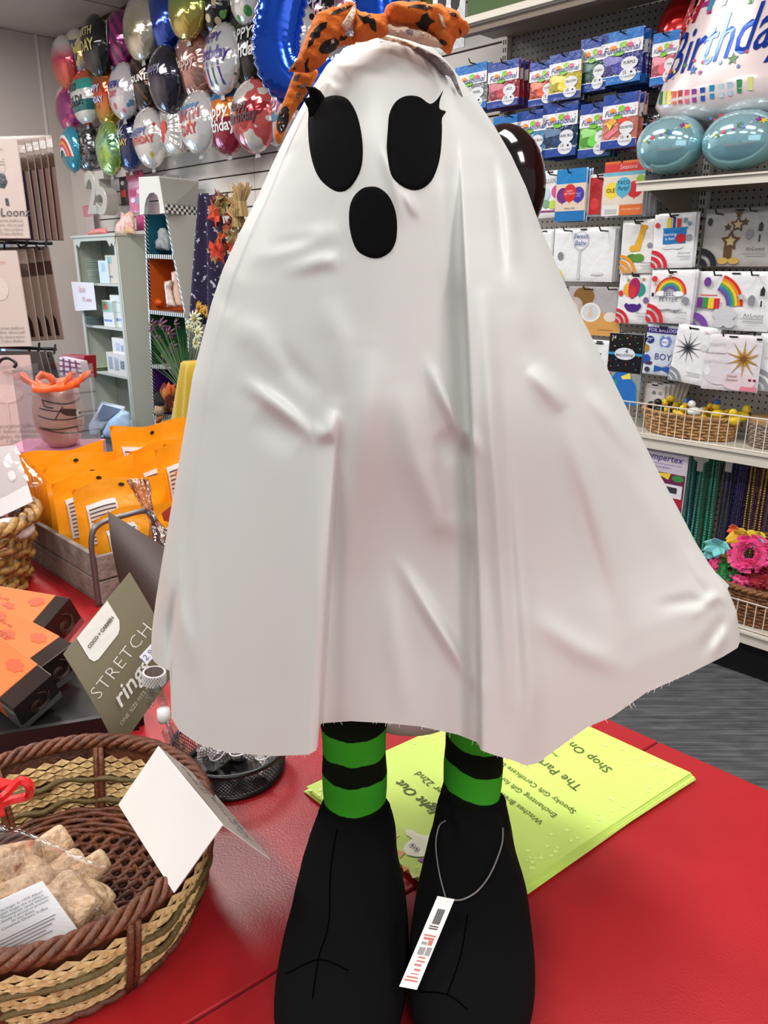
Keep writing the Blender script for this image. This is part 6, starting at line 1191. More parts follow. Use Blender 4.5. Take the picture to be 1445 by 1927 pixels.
puff('hat', [(290, 757), (292, 740), (299, 734), (304, 745), (310, 762), (300, 764)], FN(3.0), .03, mat('doll_hat', (24, 22, 24), .8), None, None, 4, t)
puff('face', [(291, 763), (309, 764), (308, 780), (298, 786), (290, 778)], FN(3.0), .03, mat('doll_face', (176, 150, 118), .9, bump=.5, bscale=300), None, None, 4, t)
puff('body', [(296, 784), (307, 780), (305, 792), (300, 797), (292, 796)], FN(3.0), .02, mat('doll_body', (170, 96, 30), .8), None, None, 4, t)
# ---- purple cloth with white bats
pur = patmat('bat_cloth', 'patch', (34, 18, 58), [(34, 18, 58), (190, 186, 200)], 26, .56, rough=.8)
def fcl(u, v):
    xl_ = lerp(379, 361, v); xr_ = lerp(417, 452, v); x = lerp(xl_, xr_, u); y = lerp(364, 610, v)
    return hn(x, y, 2.96)-N*(.035*math.sin(u*PI*5)*(.4+.6*v)+.02)
mb = MB().use(pur); mb.grid(60, 40, fcl); mb.build('hanging_cloth', smooth=True, label='dark purple cloth with white bats hanging by the castle stand', cat='cloth', solid=.003)
# ---- autumn leaf bunch with straw
gl = thing('leaf_garland', 'autumn leaf garland with straw bunch hanging beside the purple cloth', 'garland', hn(430, 420, 3.1), ROT)
rn = random.Random(11)
for k in range(34):
    px, py = rn.uniform(402, 462), rn.uniform(372, 480)
    if px > 452 and py > 430: continue
    col = [(176, 80, 36), (120, 96, 50), (196, 60, 30), (150, 130, 80), (110, 40, 24)][k % 5]; s_ = .045*rn.uniform(.7, 1.3); a0_ = rn.uniform(0, 6); c_ = hn(px, py, 2.84+rn.uniform(-.05, .03))
    pts = [c_+(R*math.cos(a0_+PI*j/5)+Z*math.sin(a0_+PI*j/5))*(s_*(1.25 if j % 2 == 0 else .6))-N*(.012*(j % 3)) for j in range(10)]
    mb = MB().use(mat('leaf_%d_%d_%d' % col, col, .8)); mb.add([c_-N*.012]+pts, [(0, 1+j, 1+(j+1) % 10) for j in range(10)]); mb.build('leaf', gl, solid=.0015)
for (cx_, cy_, w_, h_) in ((452, 378, .09, .17), (447, 410, .08, .10)):
    c_ = hn(cx_, cy_, 2.78); mb = MB().use(mat('straw', (196, 166, 116), .9))
    for k in range(60):
        a = rn.uniform(-1, 1); b_ = rn.uniform(-1, 1)*.03; p = c_+R*a*w_*.35+N*b_-Z*h_*.5; q = c_+R*a*w_*.75+N*b_*1.6+Z*h_*rn.uniform(.35, .6); mid = c_+R*a*w_*.2+N*b_; mb.tube([p, mid, q], .0035, 4)
    mb.build('straw_bunch', gl)
# ---- flowers
fl_ = thing('flower_bunch', 'bunch of purple and white artificial flowers before the castle stand', 'flowers', hn(345, 700, 2.85), ROT)
root = hn(352, 745, 2.86)
stem_m = mat('stem_green', (58, 92, 48), .7)
def bloom(px, py, n_, col, ctr, k_, s_, droop=.2, tilt=(0, 0)):
    c_ = hn(px, py, n_); b_ = MB().use(mat('petal_%d_%d_%d' % col, col, .6)); ax = (-N+R*tilt[0]+Z*tilt[1]).normalized(); u_ = ax.orthogonal().normalized(); v_ = ax.cross(u_)
    for i in range(k_):
        a = 2*PI*i/k_; d = u_*math.cos(a)+v_*math.sin(a); e = ax.cross(d)
        b_.add([c_+d*s_*.2, c_+d*s_*.6+e*s_*.16, c_+d*s_-ax*s_*droop*1.2+e*s_*.07, c_+d*s_-ax*s_*droop*1.2-e*s_*.07, c_+d*s_*.6-e*s_*.16], [(0, 1, 2, 3, 4)])
    b_.build('bloom', fl_, solid=.002)
    MB().use(mat('centre_%d_%d_%d' % ctr, ctr, .8)).ell(c_+ax*s_*.05, s_*.22, s_*.22, s_*.22, 10, 7).build('flower_centre', fl_, smooth=True)
    m2 = MB().use(stem_m); m2.tube(catmull([c_, lerp(c_, root, .5)+Vector((0, 0, .03)), root], 5), .0035, 5); m2.build('stem', fl_, smooth=True)
for px, py, s_ in ((303, 612, .055), (318, 628, .05), (286, 612, .045), (296, 640, .04), (322, 655, .05), (306, 670, .05), (330, 610, .04), (312, 690, .035), (284, 625, .035)): bloom(px, py, 2.92, (128, 66, 104), (120, 130, 50), 8, s_, .5, (rn.uniform(-.5, .5), rn.uniform(-.6, .2)))
for px, py, s_ in ((366, 600, .06), (372, 625, .055), (360, 618, .04), (368, 645, .05), (352, 610, .035)): bloom(px, py, 2.86, (220, 220, 186), (170, 160, 60), 10, s_, .15, (rn.uniform(-.3, .3), rn.uniform(-.2, .4)))
for px, py, s_ in ((374, 580, .05), (386, 586, .045)): bloom(px, py, 2.92, (206, 150, 30), (150, 100, 20), 12, s_, .1)
for k in range(70):
    a = rn.uniform(-1, 1); q = hn(lerp(280, 385, (a+1)/2), rn.uniform(625, 690), 2.9+rn.uniform(-.08, .05)); m2 = MB().use(stem_m if k % 3 else mat('grass_green', (96, 122, 84), .7))
    m2.tube(catmull([root+R*a*.03, lerp(root, q, .5)+Z*.02, q], 4), .0028, 4, rf=lambda t: .0035*(1-t*.75)); m2.build('grass_blade', fl_)
# ---- yellow cloth covered table
yc = thing('covered_table', 'small table under a yellow cloth left of the sheet', 'table', hn(362, 830, 2.5), ROT)
ym = mat('yellow_cloth', (206, 170, 20), .7, sheen=.2)
OL = [(340, 683), (345, 679), (395, 676), (395, 830), (338, 828), (336, 818), (331, 812), (322, 803), (322, 788), (330, 740)]
mb = MB().use(ym); mb.inflate(OL, .03, 6, F=FN(2.55), noise=lambda p, d: .012*math.sin(p[0]*.35+p[1]*.02)*min(1, d/8)); mb.build('table_cloth', yc, smooth=True, merge=True)
a = hn(380, 700, 2.56); MB().use(mat('table_wood', (120, 100, 80), .6)).box((a.x+.04, a.y+.06, a.z-.05), (.1, .1, .02)).build('table_top', yc)
for dx in (-.08, .08): MB().use(mat('table_wood', (120, 100, 80), .6)).box((a.x+.05+dx*.3, a.y+.06, (a.z-.06)/2), (.02, .02, a.z-.06)).build('leg', yc)
# flower vase stands on this table
vp = Vector((root.x, root.y, a.z)); 
mb = MB().use(mat('vase_grey', (120, 122, 120), .3)); mb.lathe(Vector((a.x+.02, a.y, a.z-.02)), [(.03, 0), (.04, .05), (.025, .12), (.03, .14)], 16, cap=True); mb.build('vase', fl_, smooth=True)
# ---- things on the floor by the window
puff('framed_board', [(167, 800), (192, 755), (236, 765), (233, 776), (178, 823), (168, 817)], FN(2.9), .02, mat('board_white', (214, 226, 240), .4), 'white framed board leaning on the floor by the bookcase', 'board', 6, powr=.2)
mb = MB().use(mat('board_panel', (120, 134, 160), .3)); mb.slab([hn(178, 792, 2.86), hn(194, 761, 2.86), hn(228, 770, 2.86), hn(205, 788, 2.86)], -N*.002); mb.build('dark_panel', COL.objects.get('framed_board'))
puff('wrapped_parcel', [(190, 822), (206, 790), (230, 770), (243, 776), (246, 800), (240, 826), (232, 836), (222, 830), (205, 824)], FN(2.84), .05, mat('pale_blue_wrap', (176, 206, 236), .35, bump=.3, bscale=14), 'pale blue wrapped bundle on the floor by the bookcase', 'parcel', 5, noise=lambda p, d: .008*math.sin(p[0]*.5)*math.cos(p[1]*.4))
ck = MB(); 
t = thing('plaid_bag', 'red and white plaid bag standing by the window', 'bag', hn(138, 705, 2.6), ROT)
base_q = [hn(112, 672, 2.6), hn(150, 680, 2.6), hn(156, 708, 2.6), hn(113, 706, 2.6)]
MB().use(mat('plaid_white', (232, 214, 224), .6)).slab(base_q, N*.06).build('bag_front', t)
mb = MB().use(mat('plaid_red', (130, 20, 60), .6)); Q = lambda u, v: lerp(lerp(base_q[0], base_q[1], u), lerp(base_q[3], base_q[2], u), v)-N*.002
for k in range(3): mb.poly([Q(0, .12+.3*k), Q(1, .12+.3*k), Q(1, .22+.3*k), Q(0, .22+.3*k)])
for k in range(3): mb.poly([Q(.15+.3*k, 0), Q(.24+.3*k, 0), Q(.24+.3*k, 1), Q(.15+.3*k, 1)])
mb.build('plaid_print', t)
mb = MB().use(mat('red_case', (168, 24, 34), .5)); mb.slab([hn(115, 668, 2.7), hn(158, 670, 2.7), hn(160, 712, 2.7), hn(115, 705, 2.7)], N*.1); mb.build('red_case', label='red box behind the plaid bag by the window', cat='box')

# ============================================================ wire rack with hanging packs at the left edge
rk = thing('wire_rack', 'black wire display rack holding packs at the left edge', 'rack', hs(20, 900, .00135))
sA = .00132
def bar(a, b, s_, r_=.0045): MB().use(black_metal).tube([hs(*a, s_), hs(*b, s_)], r_, 8).build('rail', rk, smooth=True)
for (a, b) in (((-30, 455), (98, 458)), ((-30, 652), (106, 657))): bar(a, b, .00142)
bar((8, 452), (8, 486), .00136, .003); bar((-30, 240), (-30, 900), .0015)
for a in ((52, 452), (88, 455), (74, 652), (104, 655)): MB().use(black_metal).tube([hs(a[0], a[1]-6, .00142), hs(a[0]-2, a[1]+10, .00140), hs(a[0]-14, a[1]+14, .00136), hs(a[0]-20, a[1]+6, .00136)], .003, 6).build('hook', rk, smooth=True)
brown = (90, 66, 56)
def plate(name, P4, th, m, label, cat, items=(), group=None, curl=0, design=None, smooth=False):
    """thin card or pouch between four corners (tl, tr, br, bl), with drawing on its face"""
    tl, tr, br, bl = P4; nrm = (tr-tl).cross(bl-tl).normalized(); nrm = nrm if nrm.dot(O-tl) > 0 else -nrm
    t = thing(name, label, cat, (tl+tr+br+bl)/4, group=group)
    w_ = ((tr-tl).length+(br-bl).length)/2
    cv = lambda u: curl*math.sin(PI*u)
    Pf = lambda u, v, o=0: lerp(lerp(tl, tr, u), lerp(bl, br, u), v)+nrm*(cv(v)+o)
    mb = MB().use(m); mb.grid(10, 12, lambda u, v: Pf(u, v, th/2)); mb.grid(10, 12, lambda u, v: Pf(u, v, -th/2))
    E = [(0, v/12) for v in range(13)], [(1, v/12) for v in range(13)]
    for e in E:
        for (u1, v1), (u2, v2) in zip(e, e[1:]): mb.poly([Pf(u1, v1, th/2), Pf(u2, v2, th/2), Pf(u2, v2, -th/2), Pf(u1, v1, -th/2)])
    for v in (0, 1):
        for k in range(10): mb.poly([Pf(k/10, v, th/2), Pf((k+1)/10, v, th/2), Pf((k+1)/10, v, -th/2), Pf(k/10, v, -th/2)])
    mb.build('card' if th < .004 else 'pouch', t, smooth=smooth)
    g_ = MB(); lay = 0
    for it in items:
        lay += 1; o = th/2+.0007+.0001*lay
        if it[0] == 'r': g_.use(pc(it[5])); n_ = 8; g_.grid(6, n_, lambda u, v: Pf(lerp(it[1], it[3], u), lerp(it[2], it[4], v), o))
        elif it[0] == 'p':
            g_.use(pc(it[2])); c_ = (sum(a for a, b in it[1])/len(it[1]), sum(b for a, b in it[1])/len(it[1])); k = len(it[1])
            g_.add([Pf(*c_, o)]+[Pf(a, b, o) for a, b in it[1]], [(0, 1+i, 1+(i+1) % k) for i in range(k)])
        elif it[0] == 'e':
            pts = circ(it[1], it[2], it[3], it[4]); g_.use(pc(it[5])); g_.add([Pf(it[1], it[2], o)]+[Pf(a, b, o) for a, b in pts], [(0, 1+i, 1+(i+1) % len(pts)) for i in range(len(pts))])
    if g_.f: g_.build('printed_picture', t)
    for it in items:
        if it[0] == 't':
            _, body, u, v, sz, col = it[:6]; sh_ = it[6] if len(it) > 6 else 0; al = it[7] if len(it) > 7 else 'CENTER'; of = it[8] if len(it) > 8 else 0; sp_ = it[9] if len(it) > 9 else 1
            X_ = (tr-tl).normalized(); Y_ = (tl-bl)
            F_ = frame(Pf(u, v, 0)-nrm*cv(v), X_, Y_)
            def dpt(q):
                A2 = tr-tl; B2 = bl-tl; aa, ab, bb = A2.dot(A2), A2.dot(B2), B2.dot(B2); qa, qb = (q-tl).dot(A2), (q-tl).dot(B2); dt = aa*bb-ab*ab
                uu, vv = (qa*bb-qb*ab)/dt, (qb*aa-qa*ab)/dt
                return Pf(uu, vv, th/2+.0016+.0001*lay)
            text(body, sz*w_, pc(col), t, F_, True, shear=sh_, depth=dpt, align=al, offs=of*w_, spacing=sp_)
    return t
film = mat('card_face', (206, 188, 180), .35, coat=.4, bump=.08, bscale=18)
def qd_(pts, ss): return [hs(x, y, s_) for (x, y), s_ in zip(pts, ss if isinstance(ss, (list, tuple)) else [ss]*4)]
gk = (60, 58, 62); lt_ = (160, 148, 144)
itemsA = [('t', 'AirLoonz', .80, .74, .13, gk), ('p', [(.70, .20+.02), (.80, .20), (.84, .26), (.83, .33), (.72, .33)][::1], (200, 184, 178)), ('p', [(.72, .35), (.82, .35), (.84, .44), (.80, .5), (.74, .49), (.71, .42)], (54, 58, 66)), ('p', [(.79, .60), (.82, .60), (.83, .66), (.82, .68), (.79, .67)], (54, 58, 66)),
          ('t', '1 decorative balloon\n1 ballon décoratif\n1 globo decorativo\n1 Deko-Ballon', .95, .88, .05, lt_, 0, 'RIGHT'), ('t', 'anagram', .72, .10, .07, (216, 176, 150)), ('r', .62, .2, .84, .205, lt_), ('r', .62, .23, .84, .235, lt_), ('r', .62, .26, .84, .265, lt_)]
for i in range(5, 0, -1):   # fan of packs behind the front card, upper tier
    xo = 14.5*i; s_ = .00132+.000035*i
    plate('foil_balloon_pack', qd_([(-120+xo+8, 264-i), (28+xo*.88+6, 270-3*i), (57+xo*.82+4, 452), (-95+xo, 452)], s_), .006, mat('brown_film', (140, 116, 104), .3, coat=.6), 'brown and purple balloon pack fanned behind the upper white card', 'balloon pack', [('r', 0, .16, 1, .30, brown), ('r', .0, .04, 1, .12, (190, 180, 176)), ('r', 0, .3, .95, 1, [(40, 22, 50), (84, 24, 44)][i > 3])], group='packs fanned out behind the upper white card at the left')
plate('foil_balloon_pack', qd_([(-140, 264), (32, 262), (57, 449), (-115, 449)], .00132), .006, film, 'upper white balloon pack card with dark lettering at the left edge', 'balloon pack', itemsA)
for i in range(4, 0, -1):
    xo = 16*i; s_ = .00132+.000035*i
    plate('foil_balloon_pack', qd_([(-120+xo, 472-i), (34+xo*.9, 472-2*i), (60+xo*.95, 642-i), (-95+xo, 645)], s_), .006, mat('brown_film', (140, 116, 104), .3, coat=.6), 'dark brown balloon pack fanned behind the middle white card', 'balloon pack', [('r', 0, .16, 1, .30, (70, 50, 42)), ('p', [(.5, .3), (.72, .3), (.95, .8), (.96, .96), (.6, .96)], (30, 22, 20))], group='packs fanned out behind the middle white card at the left')
itemsB = [('t', '1 decorative balloon\n1 ballon décoratif\n1 globo decorativo\n1 Deko-Ballon', .95, .88, .05, lt_, 0, 'RIGHT'), ('t', 'anagram', .74, .12, .07, (216, 176, 150)), ('e', .75, .4, .1, .12, (214, 198, 190))]
plate('foil_balloon_pack', qd_([(-140, 474), (32, 472), (60, 652), (-112, 655)], .00132), .006, film, 'middle white balloon pack card with faint print at the left edge', 'balloon pack', itemsB)
for i in range(3, 0, -1):
    xo = 15*i; s_ = .00126+.000035*i
    plate('foil_balloon_pack', qd_([(-110+xo, 660), (62+xo*.8, 662), (80+xo*.9, 740), (-90+xo, 740)], s_), .006, mat('dark_film', (70, 62, 60), .2, coat=.8), 'dark clear pack behind the lowest white card', 'balloon pack', [('r', 0, .3, 1, .6, (52, 44, 42))], group='dark packs behind the lowest white card at the left')
itemsC = [('t', 'anagram', .82, .18, .05, (216, 176, 170)), ('e', .74, .42, .16, .11, (206, 178, 172)), ('e', .74, .42, .15, .1, (214, 188, 182)), ('r', .73, .53, .75, .8, (204, 178, 172)), ('t', '1 decorative balloon\n1 ballon décoratif\n1 globo decorativo\n1 Deko-Ballon', .97, .88, .05, lt_, 0, 'RIGHT')]
plate('foil_balloon_pack', qd_([(-150, 672), (56, 668), (80, 838), (-130, 846)], .00118), .005, mat('card_face_pink', (204, 178, 174), .35, coat=.3), 'lowest pinkish white balloon pack card at the left edge', 'balloon pack', itemsC)
mb = MB().use(black_metal); mb.tube(catmull([hs(-6, 688, .00117), hs(4, 676, .00116), hs(18, 675, .00116), hs(30, 684, .00116), hs(26, 692, .00116)], 5), .0035, 6); mb.build('display_hook', label='black looped hook through the lowest white card', cat='hook', smooth=True)
# ============================================================ things on the counter
# ---- stack of lime green flyers
lime = mat('lime_paper', (200, 226, 112), .55, spec=.4)
fc = [hz(577, 1493, CZ), hz(968.9, 1314, CZ), hz(1298, 1467, CZ), hz(880, 1745, CZ)]   # left, back, right, front
for k in range(8):
    a = random.Random(k).uniform(-.02, .02); z_ = CZ+.0006+.0009*k; cen = (fc[0]+fc[2])/2; off = Vector(((7-k)*.0009, -(7-k)*.0006, 0)) if k < 7 else Vector((0, 0, 0))
    if k == 0: a = -.035; off = Vector((.004, .004, 0))
    if k == 1: a = .03; off = Vector((-.003, .006, 0))
    P4 = []
    for p in fc: d = p-cen; P4.append(Vector((cen.x+d.x*math.cos(a)-d.y*math.sin(a), cen.y+d.x*math.sin(a)+d.y*math.cos(a), z_))+off if k < 7 else Vector((p.x, p.y, z_)))
    if k < 7:
        mb = MB().use(lime); mb.slab(P4, Z*.0007); mb.build('flyer', label='blank-edged lime green flyer under the top one' if k else 'lowest lime green flyer, turned a little in the stack', cat='flyer', group='lime flyers under the top flyer' if k else None)
    else:
        ft = thing('flyer', 'top lime green flyer with upside-down event lettering under the ghost', 'flyer', cen+Z*.007)
        mb = MB().use(lime); mb.slab(P4, Z*.0007); mb.build('paper', ft)
zf = CZ+.0077
tk = mat('flyer_ink', (72, 84, 40), .6)
# paper axes: the text reads from right to left for us: its x axis runs from right corner to the front/left side
L_, B_, R_c, F_c = fc
def PF(u, v, o=.0006):  # u along long side (right->front), v from right edge line inwards (right->back)
    q = R_c+(F_c-R_c)*u+(B_-R_c)*v; return Vector((q.x, q.y, zf+o))
def locate(px, py): return hz(px, py, zf)
def flyt(body, p0, p1, size, shear=0, bold=0, align='LEFT'):
    a = locate(*p0); b = locate(*p1); x = (b-a).normalized(); y = Z.cross(x); M = frame(Vector((a.x, a.y, zf+.0006)), x, y); text(body, size, tk, ft, M, True, align=align, offs=bold, shear=shear, name='lettering')
mb = MB(); dots = mat('flyer_dots', (222, 244, 140), .6); mb.use(dots); rn = random.Random(5)
dz = [0]
def dot(p, r_):
    dz[0] += 1.2e-6; mb.poly([Vector((p.x+r_*math.cos(2*PI*k/12), p.y+r_*math.sin(2*PI*k/12), zf+.0002+dz[0])) for k in range(12)])
for k in range(230):
    u, v = rn.random(), rn.random(); e = abs(rn.gauss(0, .045))
    if k % 2: u_, v_ = u, min(.5, e)+.01
    elif k % 4 == 0: u_, v_ = min(.3, e)+.01, v
    else: u_, v_ = 1-min(.5, e)*1.2-.01, v
    if k % 9 == 0: v_ = 1-min(.3, e)-.01
    if .03 < u_ < .97 and .03 < v_ < .97: dot(PF(u_, v_), rn.uniform(.0007, .0021))
mb.build('dot_print', ft)
for body, a, b, sz, sh_, bo in (('Shop On Main', (1148, 1452), (1095, 1415), .0150, 0, 0), ('And', (1050, 1425), (1040, 1418), .0055, .3, 0), ('The Party Shop', (1092, 1485), (1005, 1425), .0150, 0, 0), ('Spooky Gift Certificate Drawing', (1082, 1530), (990, 1468), .0088, 0, 0), ('Enchanting Gift for every guest', (1046, 1537), (960, 1476), .0088, 0, 0), ('Witches Brew and treats', (1020, 1550), (950, 1500), .0088, 0, 0)):
    flyt(body, a, b, sz, sh_, bo)
flyt('Ladies Night Out', (750, 1472), (695, 1427), .0150, .25, .0002, 'RIGHT'); flyt('October 22nd', (784, 1454), (730, 1410), .0115, 0, 0, 'RIGHT')
for body, p in (('Night Out', None),): pass
# printed ghost and bunting on the flyer
mb = MB()
def fp(px, py, o=.0007): q = locate(px, py); return Vector((q.x, q.y, zf+o))
def fpoly(pts, col, o=.0007): mb.use(pc(col)); c_ = (sum(a for a, b in pts)/len(pts), sum(b for a, b in pts)/len(pts)); mb.add([fp(*c_, o)]+[fp(x, y, o) for x, y in pts], [(0, 1+k, 1+(k+1) % len(pts)) for k in range(len(pts))])
fpoly([(840, 1568), (800, 1574), (785, 1570), (774, 1562), (762, 1562), (764, 1572), (776, 1580), (764, 1588), (758, 1600), (766, 1610), (784, 1614), (806, 1612), (826, 1608), (850, 1604)], (240, 240, 214), .0008)
for x, y in ((776, 1593), (784, 1600)): fpoly(circ(x, y, 6, 5, 14), (40, 36, 50), .0009); fpoly(circ(x, y, 5, 4, 14), (240, 240, 220), .001); fpoly(circ(x, y, 3, 2.6, 12), (120, 50, 60), .0011)
for a, b, c_, col in (((728, 1543), (737, 1548), (729, 1552), (130, 70, 130)), ((728, 1556), (744, 1562), (731, 1572), (222, 170, 70)), ((722, 1580), (742, 1586), (729, 1600), (222, 140, 70)), ((740, 1566), (752, 1572), (742, 1580), (236, 226, 120)), ((784, 1620), (806, 1610), (806, 1628), (120, 50, 140)), ((756, 1630), (770, 1634), (760, 1642), (222, 140, 70)), ((734, 1600), (748, 1610), (738, 1614), (150, 80, 150)), ((746, 1600), (762, 1606), (752, 1616), (226, 150, 80)), ((812, 1622), (826, 1620), (822, 1640), (236, 226, 120)), ((770, 1640), (792, 1650), (776, 1654), (226, 230, 150))): fpoly([a, b, c_], col, .0006)
mb.build('ghost_print', ft)
# ---- big oval basket with straw panels
bcn = Vector((-.246, .470, CZ)); RX, RY, BH = .112, .113, .070
darkw = patmat('wicker_dark', 'mottle', (74, 38, 22), [(112, 62, 38), (56, 28, 16)], 50, rough=.45, bump=.25, bscale=260)
straw_m = patmat('straw_panel', 'mottle', (190, 152, 96), [(222, 190, 132), (160, 118, 66)], 40, rough=.5, bump=.2, bscale=200); green_s = mat('green_seagrass', (104, 88, 48), .6, bump=.3, bscale=200)
bk = thing('wicker_basket', 'large round basket of dark wicker and golden woven straw on the counter', 'basket', bcn)
def bw(a, z_, o=0): k_ = lerp(.84, 1, min(1, max(0, z_/BH))**.8); return bcn+Vector(((RX*k_+o)*math.cos(a), (RY*k_+o)*math.sin(a), z_))
# straw strips plaited herringbone: small raised leaves in three rows, on the outside and the inside
mb = MB().use(straw_m)
rows = 3; seg = 96
for rr in range(rows):
    zb0 = .006+rr*(BH-.014)/rows; hh = (BH-.014)/rows-.002
    for k in range(seg):
        if k % 12 in (0,): continue
        for q in range(4):
            a = 2*PI*(k+.0)/seg; da = 2*PI/seg; zz0 = zb0+hh*q/4; zz1 = zb0+hh*(q+1)/4; flip = (k+q) % 2
            for side, o in ((1, .0045), (-1, -.0045)):
                bul = o*(1+.35*math.sin(PI*(q+.5)/4))
                p = [bw(a, zz0, bul*(.55 if flip else 1)), bw(a+da, zz0, bul*(1 if flip else .55)), bw(a+da*1.05, zz1+hh*.06*(1 if flip else -1), bul*(.55 if flip else 1.1)), bw(a-da*.05, zz1-hh*.06*(1 if flip else -1), bul*(1.1 if flip else .55))]
                c_ = (p[0]+p[1]+p[2]+p[3])/4; c_ = c_+(c_-Vector((bcn.x, bcn.y, c_.z))).normalized()*o*.45
                mb.add([c_]+p, [(0, 1, 2), (0, 2, 3), (0, 3, 4), (0, 4, 1)])
mb.build('straw_panel', bk)
mb = MB().use(darkw); mb.lathe(bcn, [(RX*.845, .002), (RX*.92, BH*.4), (RX, BH)], 72); mb.build('core_wall', bk, smooth=True)
mb = MB().use(darkw)
for k in range(8):
    for o in (-.022, .022):
        a = 2*PI*k*12/seg+2*PI/seg/2+o
        for s_ in (.006, -.006): mb.tube([bw(a, .0, s_), bw(a, BH*.25, s_*1.2), bw(a, BH*.6, s_*1.2), bw(a, BH, s_)], .0026, 6)
    mb.build('stake', bk, smooth=True); mb = MB().use(darkw)
mb = MB().use(green_s)
for rr in (1, 2):
    zc_ = .006+rr*(BH-.014)/rows-.001
    for s_ in (1, -1):
        pts = [bw(2*PI*k/120, zc_+.0015*math.sin(k*.9), s_*(.006+.0022*math.cos(k*2*PI/10))) for k in range(120)]; mb.tube(pts, .0026, 6, True)
mb.build('seagrass_band', bk, smooth=True)
mb = MB().use(darkw)
for s_ in range(4):
    pts = []
    for q in range(260):
        a = 2*PI*q/260; ph = a*17+s_*PI/2; rr = .0048*math.cos(ph); pts.append(bcn+Vector(((RX+rr)*math.cos(a), (RY+rr)*math.sin(a), BH+.002+.0040*math.sin(ph))))
    mb.tube(pts, .0029, 6, True)
for s_ in range(2):
    pts = [bw(2*PI*q/200, .003, .004+.002*math.cos(q*.6+s_*PI)) for q in range(200)]; mb.tube(pts, .003, 6, True)
mb.build('plaited_rim', bk, smooth=True)
mb = MB().use(darkw)   # woven floor: cane weavers over spokes
rb_ = RX*.84
for i in range(-12, 13):
    x = i*rb_/12.5; L2 = math.sqrt(max(0, rb_**2-x*x))
    if L2 < .012: continue
    n_ = max(8, int(L2/.002)); ca, sa_ = math.cos(-.95), math.sin(-.95); pts = []
    for k in range(n_+1):
        y = lerp(-L2, L2, k/n_); zz = .0065+.0022*math.cos(y/.0085*PI+i*PI); pts.append(bcn+Vector((x*ca-y*sa_, x*sa_+y*ca, zz)))
    mb.tube(pts, .0026, 5)
for i in range(-9, 10):
    y = i*.0095; L2 = math.sqrt(max(0, rb_**2-y*y))
    if L2 < .01: continue
    ca, sa_ = math.cos(-.95), math.sin(-.95); mb.tube([bcn+Vector((x*ca-y*sa_, x*sa_+y*ca, .0062)) for x in (-L2, 0, L2)], .002, 5)
for k in range(5): mb.tube([bcn+Vector(((rb_-.002-.004*k)*math.cos(2*PI*q/90), (rb_-.002-.004*k)*math.sin(2*PI*q/90), .009+.002*(4-k)+.001*math.cos(q*1.2+k*PI))) for q in range(90)], .0024, 5, True)
mb.build('woven_floor', bk, smooth=True)
MB().use(mat('basket_base', (50, 26, 16), .7)).lathe(bcn, [(.0001, .001), (rb_, .001), (rb_, .0035), (.0001, .0035)], 48).build('base', bk)
# ---- tent card on the basket rim
A_, Bq, Cq, Dq, Eq, Fq = [hz(x, y, CAMZ-h) for x, y, h in ((297, 1405, .352), (418, 1553, .343), (327, 1680, .392), (235, 1503, .400), (508, 1618, .402), (395, 1465, .412))]
Dq = A_+Cq-Bq; Fq = A_+Eq-Bq
cardm = mat('tent_card', (236, 233, 230), .5)
tc_ = thing('tent_card', 'folded blank white tent card perched on the rim of the large basket', 'card', (A_+Bq)/2)
nm_ = (Bq-A_).cross(Dq-A_).normalized()*.0007
mb = MB().use(cardm); mb.slab([A_, Bq, Cq, Dq], nm_); mb.build('front_flap', tc_)
nm2 = (Bq-A_).cross(Fq-A_).normalized()*.0007
mb = MB().use(cardm); mb.slab([A_, Bq, Eq, Fq], nm2); mb.build('back_flap', tc_)
hand = mat('pencil', (130, 130, 140), .6)
nf = (Bq-A_).cross(Fq-A_).normalized(); nf = nf if nf.dot(O-A_) > 0 else -nf
mb = MB().use(hand); rn = random.Random(2)
for (u0, u1, v_) in ((.12, .5, .35), (.2, .55, .58), (.6, .95, .52), (.65, .9, .72)):
    pts = []
    for k in range(26):
        u = lerp(u0, u1, k/25); v = v_+.07*math.sin(k*1.7)+.03*math.sin(k*.9+v_*9); pts.append(lerp(lerp(A_, Bq, u), lerp(Fq, Eq, u), v)+nf*.0012)
    mb.tube(catmull(pts, 3), .00011, 4)
mb.build('handwriting', tc_)
